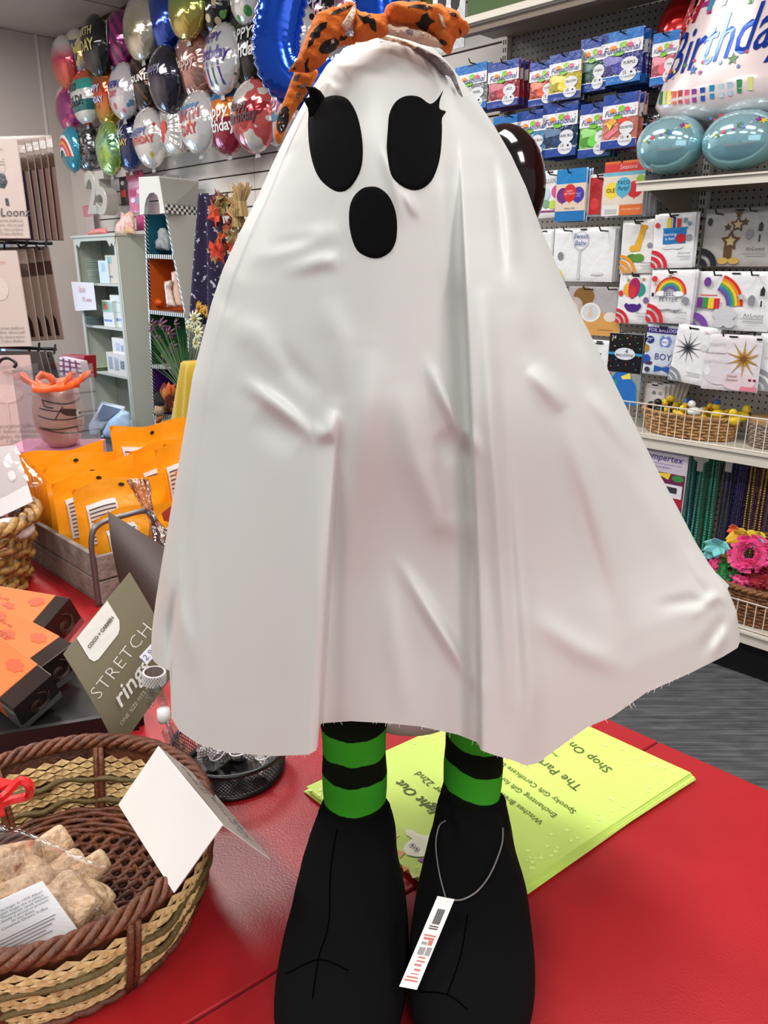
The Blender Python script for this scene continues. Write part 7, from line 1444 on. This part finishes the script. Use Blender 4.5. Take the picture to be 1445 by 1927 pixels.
# ---- bag of sugared toffee pieces in the basket
tof = patmat('toffee', 'mottle', (176, 136, 100), [(214, 186, 154), (150, 106, 74)], 90, rough=.8, bump=.5, bscale=160)
piece_c = [(60, 1655, .405), (118, 1638, .415), (165, 1640, .42), (170, 1700, .42), (140, 1690, .40), (30, 1620, .40), (90, 1600, .42), (195, 1730, .43), (130, 1740, .42), (20, 1690, .40), (70, 1710, .41), (0, 1650, .4), (40, 1745, .42), (-30, 1680, .41), (105, 1680, .43), (185, 1770, .44)]
for i, (px, py, h) in enumerate(piece_c):
    c_ = hz(px, py, CAMZ-h-.004); rn = random.Random(i*3+1); ax0 = Vector((rn.uniform(-1, 1), rn.uniform(-1, 1), rn.uniform(-.4, .4))).normalized(); ax1 = ax0.orthogonal().normalized(); ax2 = ax0.cross(ax1)
    dd = (rn.uniform(.024, .034), rn.uniform(.017, .024), rn.uniform(.013, .02)); mb = MB().use(tof)
    def fn(u, v):
        th = 2*PI*u; ph = PI*v; e = .45; cs = lambda a: math.copysign(abs(math.cos(a))**e, math.cos(a)); sn = lambda a: math.copysign(abs(math.sin(a))**e, math.sin(a))
        wob = 1+.06*math.sin(5*th+i)*math.sin(3*ph)
        return c_+(ax0*(cs(th)*sn(ph)*dd[0]/1.7)+ax1*(sn(th)*sn(ph)*dd[1]/1.7)+ax2*(cs(ph)*dd[2]/1.7))*wob
    mb.grid(28, 16, fn, True); mb.build('toffee_piece', smooth=True, label='sugared tan toffee piece inside the clear bag in the basket', cat='candy', group='toffee pieces in the clear bag', merge=True)
cb_ = thing('candy_bag', 'clear bag of sugared toffee with printed label in the large basket', 'bag', hz(80, 1700, CZ+.01))
bagm = clear('cellophane', (246, 244, 244), .7, .08, .5, 26)
ol = [(-90, 1500), (0, 1548), (60, 1568), (110, 1590), (168, 1618), (206, 1634), (200, 1650), (184, 1672), (182, 1700), (204, 1724), (230, 1742), (222, 1776), (60, 1800), (-90, 1800)]
def Fbag(x, y, o): h = lerp(.335, .425, sm(1500, 1790, y)); p = hz(x, y, CAMZ-h+0); return p+Vector((0, -.3, 1)).normalized()*o
mb = MB().use(bagm); mb.inflate(ol, .022, 12, back=False, F=Fbag, noise=lambda p, d: .0022*math.sin(p[0]*.09+p[1]*.05)*min(1, d/20)); mb.build('film', cb_, smooth=True)
LP = [hz(x, y, CAMZ-h) for x, y, h in ((-60, 1722, .385), (80, 1658, .375), (154, 1760, .405), (10, 1832, .432))]
lb = plate('product_label', LP, .0008, mat('label_paper', (222, 220, 224), .5), 'white printed ingredients label on the toffee bag', 'label', [('t', 'Our Heritage: In 1909 Albert\nAbdallah began the tradition\nin his Minneapolis candy kitchen.\nHis family is proud to present\nto you these\nCinnamon Churro Toffee', .55, .28, .052, (60, 60, 70)), ('r', .06, .52, .9, .53, (60, 60, 70)), ('r', .1, .56, .86, .575, (120, 120, 126)), ('r', .1, .61, .8, .625, (120, 120, 126)), ('r', .1, .66, .7, .675, (120, 120, 126)), ('r', .1, .71, .76, .725, (120, 120, 126))])
mb = MB().use(mat('red_ribbon', (206, 22, 22), .4))
mb.tube(catmull([hz(-40, 1500, CAMZ-.32), hz(0, 1502, CAMZ-.315), hz(36, 1470, CAMZ-.31), hz(56, 1480, CAMZ-.315), hz(52, 1498, CAMZ-.325), hz(10, 1510, CAMZ-.325), hz(-30, 1540, CAMZ-.325)], 6), .003, 6)
mb.slab([hz(-30, 1466, CAMZ-.31), hz(0, 1465, CAMZ-.31), hz(30, 1472, CAMZ-.313), hz(10, 1485, CAMZ-.315), hz(-30, 1500, CAMZ-.315)], Z*.001)
mb.slab([hz(-30, 1500, CAMZ-.315), hz(5, 1500, CAMZ-.32), hz(10, 1535, CAMZ-.33), hz(-30, 1548, CAMZ-.33)], Z*.001); mb.build('ribbon', cb_, label='red ribbon tie')
# ---- black mesh dish of rhinestone rings
mc = hz(432, 1462, CZ); mc.z = CZ; mc = Vector((mc.x+.001, mc.y+.012, CZ))
md = thing('mesh_dish', 'black wire mesh dish of rhinestone rings half under the sheet', 'dish', mc)
mr = .056; mh = .032
mb = MB().use(black_metal); mb.tube([mc+Vector((mr*math.cos(2*PI*k/64), mr*math.sin(2*PI*k/64), mh)) for k in range(64)], .0024, 8, True); mb.build('rim', md, smooth=True)
mb = MB().use(black_metal); mb.tube([mc+Vector((mr*.86*math.cos(2*PI*k/64), mr*.86*math.sin(2*PI*k/64), .003)) for k in range(64)], .003, 8, True); mb.lathe(mc, [(.0001, .002), (mr*.86, .002)], 40); mb.build('foot', md, smooth=True)
mb = MB().use(black_metal)
for k in range(88):
    for sgn in (1, -1):
        pts = []
        for j in range(7):
            t_ = j/6; a = 2*PI*k/88+sgn*t_*.45; rr = mr*lerp(.87, 1, t_); pts.append(mc+Vector((rr*math.cos(a), rr*math.sin(a), .003+t_*(mh-.003))))
        mb.tube(pts, .00038, 4, cap=False)
mb.build('mesh_wall', md, smooth=True)
rhin = mat('rhinestone', (226, 224, 226), .22, metal=.35, coat=.6); silv = mat('silver_metal', (170, 166, 164), .3, metal=.6)
elastic = mat('white_elastic', (226, 224, 224), .5)
def ring_(c, ax, R_, w_, rows_, cnt_, lab, grp=None, dark=False):
    t = thing('rhinestone_ring', lab, 'ring', c, group=grp); ax = Vector(ax).normalized(); u_ = ax.orthogonal().normalized(); v_ = ax.cross(u_)
    mb = MB().use(silv); mb.lathe(c, [(R_*.86, -w_/2), (R_, -w_/2), (R_, w_/2), (R_*.86, w_/2), (R_*.86, -w_/2)], 32, ax=(u_, v_, ax)); mb.build('band', t, smooth=False)
    mb = MB().use(rhin); gr = w_/rows_*.5
    for j in range(rows_):
        for k in range(cnt_): a = 2*PI*(k+.5*(j % 2))/cnt_; p = c+(u_*math.cos(a)+v_*math.sin(a))*R_+ax*((j+.5)/rows_-.5)*w_; mb.ell(p, gr, gr, gr, 6, 4)
    mb.build('stones', t); return t
rn = random.Random(4)
for i in range(16):
    a = rn.uniform(0, 6.28); q = mr*.66*math.sqrt(rn.random()); c_ = mc+Vector((q*math.cos(a), q*math.sin(a), .012+.014*(i/16)))
    if i > 11: c_ = mc+Vector((-.022+.013*(i-12), -.004-.006*(i % 2), .027))
    ring_(c_, (rn.uniform(-1, 1), rn.uniform(-1, 1), rn.uniform(-.2, .9)), .0095, .0075, 3, 20, 'silver rhinestone stretch ring lying in the black mesh dish', 'rhinestone rings in the mesh dish')
for i in range(5):
    mb = MB().use(elastic); c_ = mc+Vector((-.01+.011*i, -.012+.006*(i % 2), .032)); ax = Vector((rn.uniform(-.5, .5), rn.uniform(-1, 0), .8)).normalized(); u_ = ax.orthogonal().normalized(); v_ = ax.cross(u_)
    mb.tube([c_+u_*.012*math.cos(2*PI*k/24)+v_*.009*math.sin(2*PI*k/24) for k in range(24)], .0008, 5, True); mb.build('elastic_loop', smooth=True, label='white elastic loop on the rings in the mesh dish', cat='elastic band', group='white elastic loops in the mesh dish')
# ---- olive card STRETCH rings on its clear clip stand
sS = .00050
CP = [hs(119, 1231, .00047), hs(244, 1077, .00050), None, hs(222, 1413, .00049)]; CP[2] = CP[1]+CP[3]-CP[0]
olive = mat('olive_card', (124, 116, 94), .5, spec=.4)
cr_ = plate('sign_card', CP, .0008, olive, 'olive grey stretch rings card standing diagonally over the basket', 'sign', [('p', [(.185, -.0), (.64, -.0), (.64, .20), (.60, .25), (.56, .27), (.26, .27), (.21, .25), (.185, .20)], (232, 230, 224)), ('t', 'COCO + CARMEN', .415, .13, .045, (96, 90, 76), 0, 'CENTER', .002), ('t', 'STRETCH', .46, .45, .19, (238, 236, 230), 0, 'CENTER', -.004, 1.1), ('t', 'rings', .42, .665, .25, (240, 238, 232), .35, 'CENTER', .003), ('t', 'ONE SIZE FITS MOST', .42, .84, .062, (206, 202, 190), .1)], curl=.006, smooth=True)
sp4 = [hs(262, 1236, .000492), hs(284, 1212, .000492), hs(296, 1228, .00049), hs(276, 1252, .00049)]
pst = thing('price_sticker', 'small white sticker with blue pen price on the olive card', 'sticker', sp4[0]); MB().use(mat('sticker', (226, 226, 232), .5)).slab([p-ray(280, 1230).normalized()*.004 for p in sp4], ray(280, 1230).normalized()*.0006).build('paper', pst)
text('12.95', .0085, mat('blue_pen', (50, 60, 130), .5), pst, frame(hs(279, 1233, .000486), sp4[1]-sp4[0], sp4[0]-sp4[3]), True)
ring_(hs(290, 1274, .000475), (.1, -.05, 1), .0098, .011, 5, 26, 'silver rhinestone ring clipped below the olive card')
acr = clear('acrylic', (232, 236, 240), .35, .04, .2, 120)
stand = thing('clear_clip', 'clear acrylic crystal clip stand holding the olive card by the dish', 'clip', hz(340, 1480, CZ))
def crystal(a, b, w_, nm='crystal_drop'):
    d = (b-a).normalized(); u_ = d.cross(Vector((0, 1, 0))).normalized(); v_ = d.cross(u_); L2 = (b-a).length; mb = MB().use(acr); vs = [a]
    for t_, k_ in ((.2, .8), (.65, 1), (.9, .55)): vs += [a+d*L2*t_+(u_*math.cos(PI/3*j)+v_*math.sin(PI/3*j))*w_*k_ for j in range(6)]
    vs.append(b); fs = [(0, 1+j, 1+(j+1) % 6) for j in range(6)]
    for r_ in range(2): fs += [(1+r_*6+j, 1+r_*6+(j+1) % 6, 7+r_*6+(j+1) % 6, 7+r_*6+j) for j in range(6)]
    fs += [(13+j, 13+(j+1) % 6, 19) for j in range(6)]; mb.add(vs, fs); mb.build(nm, stand)
s5 = .00047
for a, b, w_ in (((284, 1288), (282, 1336), .0045), ((292, 1284), (312, 1338), .0045), ((300, 1290), (308, 1320), .003), ((306, 1370), (330, 1412), .0045), ((318, 1358), (336, 1396), .004), ((330, 1380), (348, 1430), .005), ((322, 1410), (340, 1450), .005), ((345, 1395), (352, 1445), .004)): crystal(hs(*a, s5), hs(*b, s5+.000005), w_)
mb = MB().use(mat('white_collar', (228, 226, 226), .35)); mb.lathe(hs(308, 1346, s5), [(.0001, -.006), (.005, -.006), (.006, -.002), (.0055, .006), (.0001, .007)], 16); mb.build('white_collar', stand, smooth=True)
mb = MB().use(acr); mb.tube([hs(308, 1340, s5), hs(322, 1380, s5), hs(340, 1420, s5), hs(348, 1470, s5+.00001)], .0022, 8); mb.build('stem', stand, smooth=True)
# ---- orange chocolate boxes in a black tray
ob = patmat('orange_carton', 'mottle', (224, 104, 40), [(232, 116, 48)], 12, rough=.45); ob_end = mat('bronze_end', (58, 46, 42), .28, metal=.5); sil = mat('silver_edge', (176, 172, 170), .2, metal=.85)
def chocobox(P, ex, ey, ez, dims, lab, txt=True, endw=.022):
    """P: centre of the near end; ex points out of the end along the box length"""
    ex = Vector(ex).normalized(); ez = Vector(ez); ez = (ez-ex*ez.dot(ex)).normalized(); ey = ez.cross(ex); L2, w_, h_ = dims
    t = thing('chocolate_box', lab, 'box', P-ex*L2/2)
    MB().use(ob).box(P-ex*(endw+(L2-endw)/2), (L2-endw, w_, h_), (ex, ey, ez)).build('sleeve', t, bev=.0008)
    MB().use(ob_end).box(P-ex*endw/2, (endw, w_*.985, h_*.985), (ex, ey, ez)).build('end_cap', t, bev=.0008)
    MB().use(sil).box(P-ex*endw/2-ez*h_*.40-ey*0, (endw+.0006, w_*1.0, h_*.2), (ex, ey, ez)).build('silver_strip', t)
    MB().use(sil).box(P-ex*endw/2-ey*(w_/2+.0002)-ez*h_*.12, (endw*.98, .0008, h_*.72), (ex, ey, ez)).build('foil_side', t)
    mb = MB().use(mat('embossed_rose', (104, 84, 72), .4, metal=.3))
    for s_ in range(3): mb.tube(catmull([P+ex*.0008+(ey*math.cos(k*.7+s_)+ez*math.sin(k*.7+s_))*(.002+.0016*k)*w_/.05 for k in range(9)], 3), .0006, 4)
    mb.build('rose_emboss', t)
    tm = mat('box_text', (120, 50, 30), .5)
    up = ez
    text('ABDALLAH', w_*.22, tm, t, frame(P-ex*(L2*.58)+up*(h_/2+.0006)-ey*w_*.15, -ex, -ey), True, spacing=1.2); text('fine chocolates', w_*.12, tm, t, frame(P-ex*(L2*.58)+up*(h_/2+.0006)+ey*w_*.12, -ex, -ey), True)
    text('ABDALLAH', h_*.24, tm, t, frame(P-ex*(L2*.5)-ey*(w_/2+.0006), ex, ez), True)
    mb = MB().use(mat('leaf_print', (212, 84, 44), .5))
    for k in range(3):
        c_ = P-ex*(.04+.035*k)+up*(h_/2+.0005)+ey*w_*(.2-.3*(k % 2)); pts = [c_+(ex*math.cos(PI*j/7)*(1.25)+ey*math.sin(PI*j/7)*.9)*(.009 if j % 2 == 0 else .0072)*(1.2 if j in (0, 7) else 1) for j in range(14)]; mb.add([c_]+pts, [(0, 1+j, 1+(j+1) % 14) for j in range(14)])
    mb.build('leaf_print', t)
    return t
tray_c = hz(60, 1330, CZ)
b1 = hs(122, 1176, .00064); chocobox(b1, (.93, -.36, .02), None, (.1, -.45, .9), (.17, .050, .044), 'uppermost orange chocolate box with rose-embossed dark end')
b2 = hs(112, 1262, .00060); chocobox(b2, (.86, -.48, -.16), None, (.15, -.35, .93), (.17, .050, .044), 'middle orange chocolate box tilted under the uppermost one')
b3 = hs(72, 1322, .00056); chocobox(b3, (.82, -.45, -.30), None, (.1, -.5, .86), (.17, .050, .044), 'lowest orange chocolate box, nearest the large basket')
tr_ = thing('black_tray', 'black slotted tray holding the orange chocolate boxes', 'tray', hz(60, 1340, CZ))
tm_ = mat('tray_black', (14, 13, 14), .5)
ta_, tb2 = hz(-200, 1420, CZ), hz(262, 1372, CZ)
mb = MB().use(tm_)
for (x0, y0, x1, y1, hh) in ((-160, 1440, 262, 1368, .022), (262, 1368, 190, 1290, .022), (-160, 1440, -160, 1150, .03), (-160, 1150, 50, 1160, .03)):
    a, b = hz(x0, y0, CZ), hz(x1, y1, CZ); mb.slab([a, b, b+Z*hh, a+Z*hh], (b-a).cross(Z).normalized()*.006)
mb.build('tray_wall', tr_)
mb = MB().use(tm_); mb.slab([hz(-160, 1440, CZ+.001), hz(262, 1368, CZ+.001), hz(190, 1290, CZ+.001), hz(40, 1165, CZ+.001), hz(-160, 1150, CZ+.001)], Z*.003); mb.build('tray_floor', tr_)
mb = MB().use(tm_)
for k in range(4): c_ = hs(lerp(4, 40, k/3), lerp(1128, 1150, k/3), .0007); mb.box(c_, (.012, .02, .012))
mb.build('tray_teeth', tr_)
mb = MB().use(mat('lilac_card', (186, 186, 226), .4)); c_ = hs(-6, 1150, .00066); mb.box(c_, (.02, .03, .02)); mb.build('small_box', label='lilac packet corner beside the orange boxes at the left edge', cat='packet')
# ---- golden wicker basket with white card, top left of the counter
gcn = Vector((-.652, 1.075, CZ)); gold_w = patmat('wicker_gold', 'mottle', (130, 92, 46), [(176, 134, 72), (84, 54, 26)], 40, rough=.35, bump=.3, bscale=200)
basket(gcn, .125, .125, .115, gold_w, 'wicker_basket', 'golden brown wicker basket at the left edge beside the crate', ax=(Vector((1, 0, 0)), Vector((0, 1, 0))), rows=8, stk=22, rim=.010, thick=.006, weave_r=.0055, flare=.80)
plate('paper_card', qd_([(-110, 850), (30, 838), (62, 944), (-80, 1010)], [.00084, .00084, .0008, .0008]), .001, mat('grey_white_card', (198, 192, 192), .5), 'plain white card sheet standing in the golden wicker basket', 'card', [('e', .84, .5, .05, .09, (180, 174, 174))])
cel = clear('cellophane_soft', (244, 240, 240), .25, .1, .4, 20)
mb = MB().use(cel); mb.inflate([(-40, 836), (26, 836), (48, 860), (94, 912), (60, 945), (40, 975), (0, 990), (-60, 990)], .02, 10, back=False, F=FS(.00082)); mb.build('cellophane_bag', smooth=True, label='clear cellophane sleeve around the white card sheet', cat='bag')
for i in range(4):
    c_ = gcn+Vector((-.05+.05*i, -.02+.02*(i % 2), .098)); mb = MB().use(mat('wrap_white', (206, 198, 196), .2, coat=.8, bump=.6, bscale=40)); mb.ell(c_, .035, .03, .018, 14, 8); mb.build('wrapped_candy', smooth=True, label='white wrapped packet lying in the golden wicker basket', cat='packet', group='white wrapped packets in the golden basket')
# ---- grey wood crate of orange candy bags
cA = hz(187, 1137, CZ); woodm = patmat('weathered_wood', 'mottle', (110, 100, 94), [(140, 130, 122), (84, 74, 70)], 18, rough=.8, bump=.3, bscale=90)
ct = thing('wooden_crate', 'grey weathered wooden crate filled with orange candy bags', 'crate', cA)
uL = -R; H_ = .075; LL, WW = .32, .34
def cp_(a, b, z_=0): return Vector((cA.x, cA.y, CZ))+uL*a+N*b+Z*z_
for (a0, b0, a1, b1) in ((0, 0, LL, 0), (0, 0, 0, WW), (LL, 0, LL, WW), (0, WW, LL, WW)):
    p, q = cp_(a0, b0), cp_(a1, b1); nrm = (q-p).cross(Z).normalized()*.008
    for z0, z1 in ((.002, .036), (.039, H_)): MB().use(woodm).slab([p+Z*z0, q+Z*z0, q+Z*z1, p+Z*z1], nrm*(1 if a0 == a1 == 0 or b0 == b1 == WW else 1)).build('plank', ct, bev=.001)
MB().use(woodm).slab([cp_(0, 0, .001), cp_(LL, 0, .001), cp_(LL, WW, .001), cp_(0, WW, .001)], Z*.004).build('floor', ct)
galv = mat('galvanised', (120, 118, 118), .4, metal=.7)
hb = [cp_(.0, .0, .0)-N*.006, cp_(.0, .0, .10)-N*.006, cp_(.0, .012, .118), cp_(.0, .05, .124)]
mb = MB().use(galv); mb.tube(catmull([cp_(-.006, -.004, .0), cp_(-.006, -.004, .06), cp_(-.006, -.002, .105), cp_(-.006, .012, .122), cp_(-.006, .05, .126), cp_(-.006, .09, .12), cp_(-.006, .1, .06)], 5), .0042, 8); mb.build('handle', ct, smooth=True)
bagc = patmat('candy_bag_film', 'grad', (214, 160, 30), [(242, 158, 20), (246, 160, 24)], 5, pos=[.1, .4, .9], rough=.3, coat=.7, bump=.25, bscale=24)
kraft = (206, 160, 40)
def candybag(a, b, lean, lab, hgt=.175, wid=.15, turn=0, group=None, side=False):
    t = thing('candy_bag', lab, 'candy bag', cp_(a, b, .006)+Z*0, ROT+PI/2+turn)
    mb = MB().use(bagc); ph = random.uniform(0, 6)
    def fr(sg):
        def f_(u, v):
            z_ = v*hgt; x_ = (u-.5)*wid*(1-.05*math.sin(PI*v)); th = .030*(max(0, 1-(2*u-1)**2)**.5)*max(0, (1-v**1.6))*(1 if v < .8 else .4)
            return (x_, sg*th+lean*z_+.004*math.sin(u*9+ph)*v, z_+.004*math.sin(u*7+ph)*v)
        return f_
    mb.grid(18, 16, fr(-1)); mb.grid(18, 16, fr(1)); mb.build('pouch', t, False, smooth=True)
    def f2(u, v, o=.0025): p = fr(-1)(u, v); return (p[0], p[1]-o, p[2])
    g_ = MB().use(mat('nutrition_label', (206, 206, 206), .5)); g_.grid(6, 8, lambda u, v: f2(lerp(.10, .42, u), lerp(.40, .80, v))); g_.build('nutrition_label', t, False)
    g_ = MB().use(pc((70, 70, 74)))
    for k in range(9): v0 = .43+.04*k; g_.grid(5, 1, lambda u, v: f2(lerp(.12, .40, u), v0+.012*v, .0034))
    g_.build('label_print', t, False)
    g_ = MB().use(mat('name_label', (236, 226, 206), .5)); g_.grid(5, 3, lambda u, v: f2(lerp(.60, .93, u), lerp(.58, .68, v))); g_.build('name_label', t, False)
    text('Butter Toffee', wid*.052, pc((40, 40, 44)), t, MXZ(0.265*wid, 0, hgt*.64), depth=lambda q: Vector((q.x, f2(q.x/wid+.5, q.z/hgt, .0042)[1], q.z)))
    g_ = MB().use(blackm); g_.add([f2(.5+.03*math.cos(k*PI/5), .93+.018*math.sin(k*PI/5), .002) for k in range(10)], [list(range(10))]); g_.build('hang_hole', t, False)
    return t
k = 0
names = ['nearest the metal handle', 'behind the nearest one', 'third back in the crate', 'fourth back in the crate', 'fifth back in the crate', 'rearmost beside the tumbler']
for j, aa in enumerate((.035, .085, .135, .185, .235, .285)):
    for i, bb in enumerate((.085, .245)):
        candybag(aa, bb+random.uniform(-.012, .012), random.uniform(-.10, .02), 'orange candy bag in the %s file of the crate, %s' % (('left', 'right')[i], names[j]), hgt=.146+.004*j-(.03 if j == 0 and i == 0 else 0)+(.022 if j in (2, 5) and i else 0), turn=random.uniform(-.12, .12))
# cellophane twist and dark sign back
t = thing('cellophane_twist', 'twisted top of a clear cellophane bag in front of the orange bags', 'bag', hs(285, 980, .0007))
mb = MB().use(clear('cellophane_twist', (226, 216, 214), .5, .1, .6, 60)); sT = .00072
tp_ = [((258, 902), 17), ((266, 922), 15), ((274, 945), 10), ((284, 968), 7), ((292, 985), 9), ((300, 1005), 16), ((306, 1030), 24)]
ctr = catmull([hs(*p, sT) for p, r_ in tp_], 5); rad_ = catmull([Vector((r_, 0, 0)) for p, r_ in tp_], 5); seg = 28; vs = []
for i, (p, r_) in enumerate(zip(ctr, rad_)):
    for k_ in range(seg): a = 2*PI*k_/seg; rr = r_.x*sT*(1+.28*math.cos(7*a+i*.12)); vs.append(p+Vector((rr*math.cos(a), rr*.35*math.sin(a), 0)))
mb.add(vs, [(i*seg+k_, i*seg+(k_+1) % seg, (i+1)*seg+(k_+1) % seg, (i+1)*seg+k_) for i in range(len(ctr)-1) for k_ in range(seg)]); mb.build('film', t, smooth=True)
dk_ = mat('brown_card_back', (52, 30, 22), .45)
CB = [hs(203, 962, .00070), hs(330, 1042, .00066), hs(318, 1190, .00062), hs(226, 1100, .00067)]
plate('sign_card', CB, .001, dk_, 'dark brown back of a card sign leaning before the crate', 'sign', curl=.004)
MB().use(mat('red_black_print', (150, 40, 20), .4)).slab([hs(304, 966, .00078), hs(322, 952, .00078), hs(330, 985, .00078), hs(308, 980, .00078)], Vector((0, .004, 0))).build('candy_packet', label='red and black packet corner at the edge of the sheet', cat='packet')
# ---- mummy tumbler in a clear box with orange ribbon, on a pink box
tb_c = hs(118, 838, .00102)
pk = MB().use(mat('pink_box', (226, 150, 180), .4)); px_ = Vector((tb_c.x-.02, tb_c.y+.01, CZ)); pk.box(px_+Z*(tb_c.z-CZ)/2, (.16, .11, tb_c.z-CZ-.002)); pk.build('gift_box', label='pink box under the mummy tumbler at the left', cat='box', bev=.002)
tb = thing('tumbler', 'stemless mummy face tumbler with black wrapping lines', 'tumbler', tb_c)
skin = mat('tumbler_pink', (206, 170, 158), .35, coat=.4); bl = mat('tumbler_line', (52, 44, 40), .5); s_ = .00102
prof_px = [(0, 836), (22, 836), (34, 822), (42, 800), (45, 780), (44, 760), (41, 740), (37, 725)]
prof = [(.0001, 0)]+[(r_*s_, (836-y)*s_) for r_, y in prof_px[1:]]
zt2 = prof[-1][1]
mb = MB().use(skin); mb.lathe(tb_c, prof+[(prof[-1][0]*.95, zt2), (prof[-1][0]*.9, zt2-.02)], 48); mb.build('cup', tb, smooth=True); bvt = BVHTree.FromPolygons(mb.v, mb.f)
mb = MB().use(mat('tumbler_lid', (206, 176, 164), .2, coat=.6)); mb.lathe(tb_c+Z*zt2, [(prof[-1][0]+.001, 0), (prof[-1][0]+.001, .008), (prof[-1][0]*.9, .011), (.0001, .011)], 48); mb.build('lid', tb, smooth=False)
def on_t(px, py, o=.0008): d = ray(px, py).normalized(); h = bvt.ray_cast(O, d); return (h[0]-d*o) if h[0] else None
for ln in ([(78, 752), (95, 757), (120, 760), (140, 756), (151, 748)], [(74, 768), (90, 772), (118, 775)], [(72, 782), (90, 788), (110, 790), (135, 788), (158, 781)], [(74, 803), (95, 808), (120, 807), (157, 800)], [(73, 806), (100, 812), (130, 815), (158, 812)], [(104, 789), (110, 778), (118, 766)], [(80, 755), (85, 765), (100, 768)]):
    q = [on_t(p.x, p.y) for p in catmull([(a, b, 0) for a, b in ln], 5)]; q = [p for p in q if p]
    if len(q) > 2: MB().use(bl).tube(q, .0011, 5).build('wrap_line', tb, smooth=True)
def tpatch(pts, m, nm, o=.001):
    tri, P_, D_ = cdt(pts, 4); vs = [on_t(*p, o) or hs(p[0], p[1], s_) for p in P_]; MB().use(m).add(vs, [t_[::-1] for t_ in tri]).build(nm, tb, smooth=True)
tpatch([(114, 772), (120, 769), (145, 770), (150, 775), (148, 783), (125, 782), (116, 778)], mat('mummy_mask', (60, 50, 44), .5), 'mask')  # dark mask band printed round the mummy's eye
tpatch(circ(148, 777, 5, 7, 14), mat('mummy_eye', (232, 222, 216), .4), 'eye', .0016); tpatch(circ(150, 777, 2.3, 3.5, 10), bl, 'pupil', .0022)
rdm = mat('tumbler_red', (196, 120, 106), .5)
for i, (x, y, w_) in enumerate(((147, 793, 8), (147, 799, 8), (146, 808, 9))): tpatch([(x, y-2), (x+w_, y-3), (x+w_, y+2), (x, y+3)], rdm, 'lettering', .0014)
bx = MB().use(clear('clear_box', (244, 244, 246), .15, .03))
bxc = tb_c+Vector((.002, 0, 0)); hw = .053
cs_ = [Vector((bxc.x+a*hw, bxc.y+b*hw, tb_c.z)) for a, b in ((-1, -1), (1, -1), (1, 1), (-1, 1))]; HT = .150
for i in range(4): a, b = cs_[i], cs_[(i+1) % 4]; bx.poly([a, b, b+Z*HT, a+Z*HT])
bx.build('clear_box', label='clear plastic gift box around the mummy tumbler', cat='box', solid=.0005)
orb = mat('orange_ribbon', (244, 96, 20), .35, sheen=.3)
def ribbon(pts, wv, name='ribbon', par=None):
    c_ = catmull([hs(*p) for p in pts], 6); mb = MB().use(orb); wv = Vector(wv); vs = []
    for i, p in enumerate(c_): w2 = wv*(1+.15*math.sin(i*.7)); vs += [p-w2/2, p+w2/2+Vector((0, .004*math.sin(i*.5), 0))]
    mb.add(vs, [(2*i, 2*i+1, 2*i+3, 2*i+2) for i in range(len(c_)-1)]); return mb.build(name, par, smooth=True, solid=.0008)
rbt = thing('ribbon_bow', 'bright orange ribbon bow on top of the clear tumbler box', 'ribbon', hs(110, 722, .00098))
for pts in ([(38, 706, .00098), (55, 718, .00096), (75, 728, .00095), (95, 728, .00096), (105, 718, .00098)], [(105, 722, .00097), (90, 708, .00096), (76, 706, .00096), (66, 716, .00097), (80, 726, .00095)], [(105, 722, .00096), (122, 716, .00094), (136, 706, .00096), (146, 714, .00098), (130, 722, .00096)], [(128, 722, .00096), (145, 718, .00095), (160, 708, .00096), (170, 702, .00098)], [(60, 730, .00095), (90, 732, .00094), (120, 728, .00094), (150, 722, .00096)]): ribbon(pts, (.0, .006, .013), 'ribbon_loop', rbt)
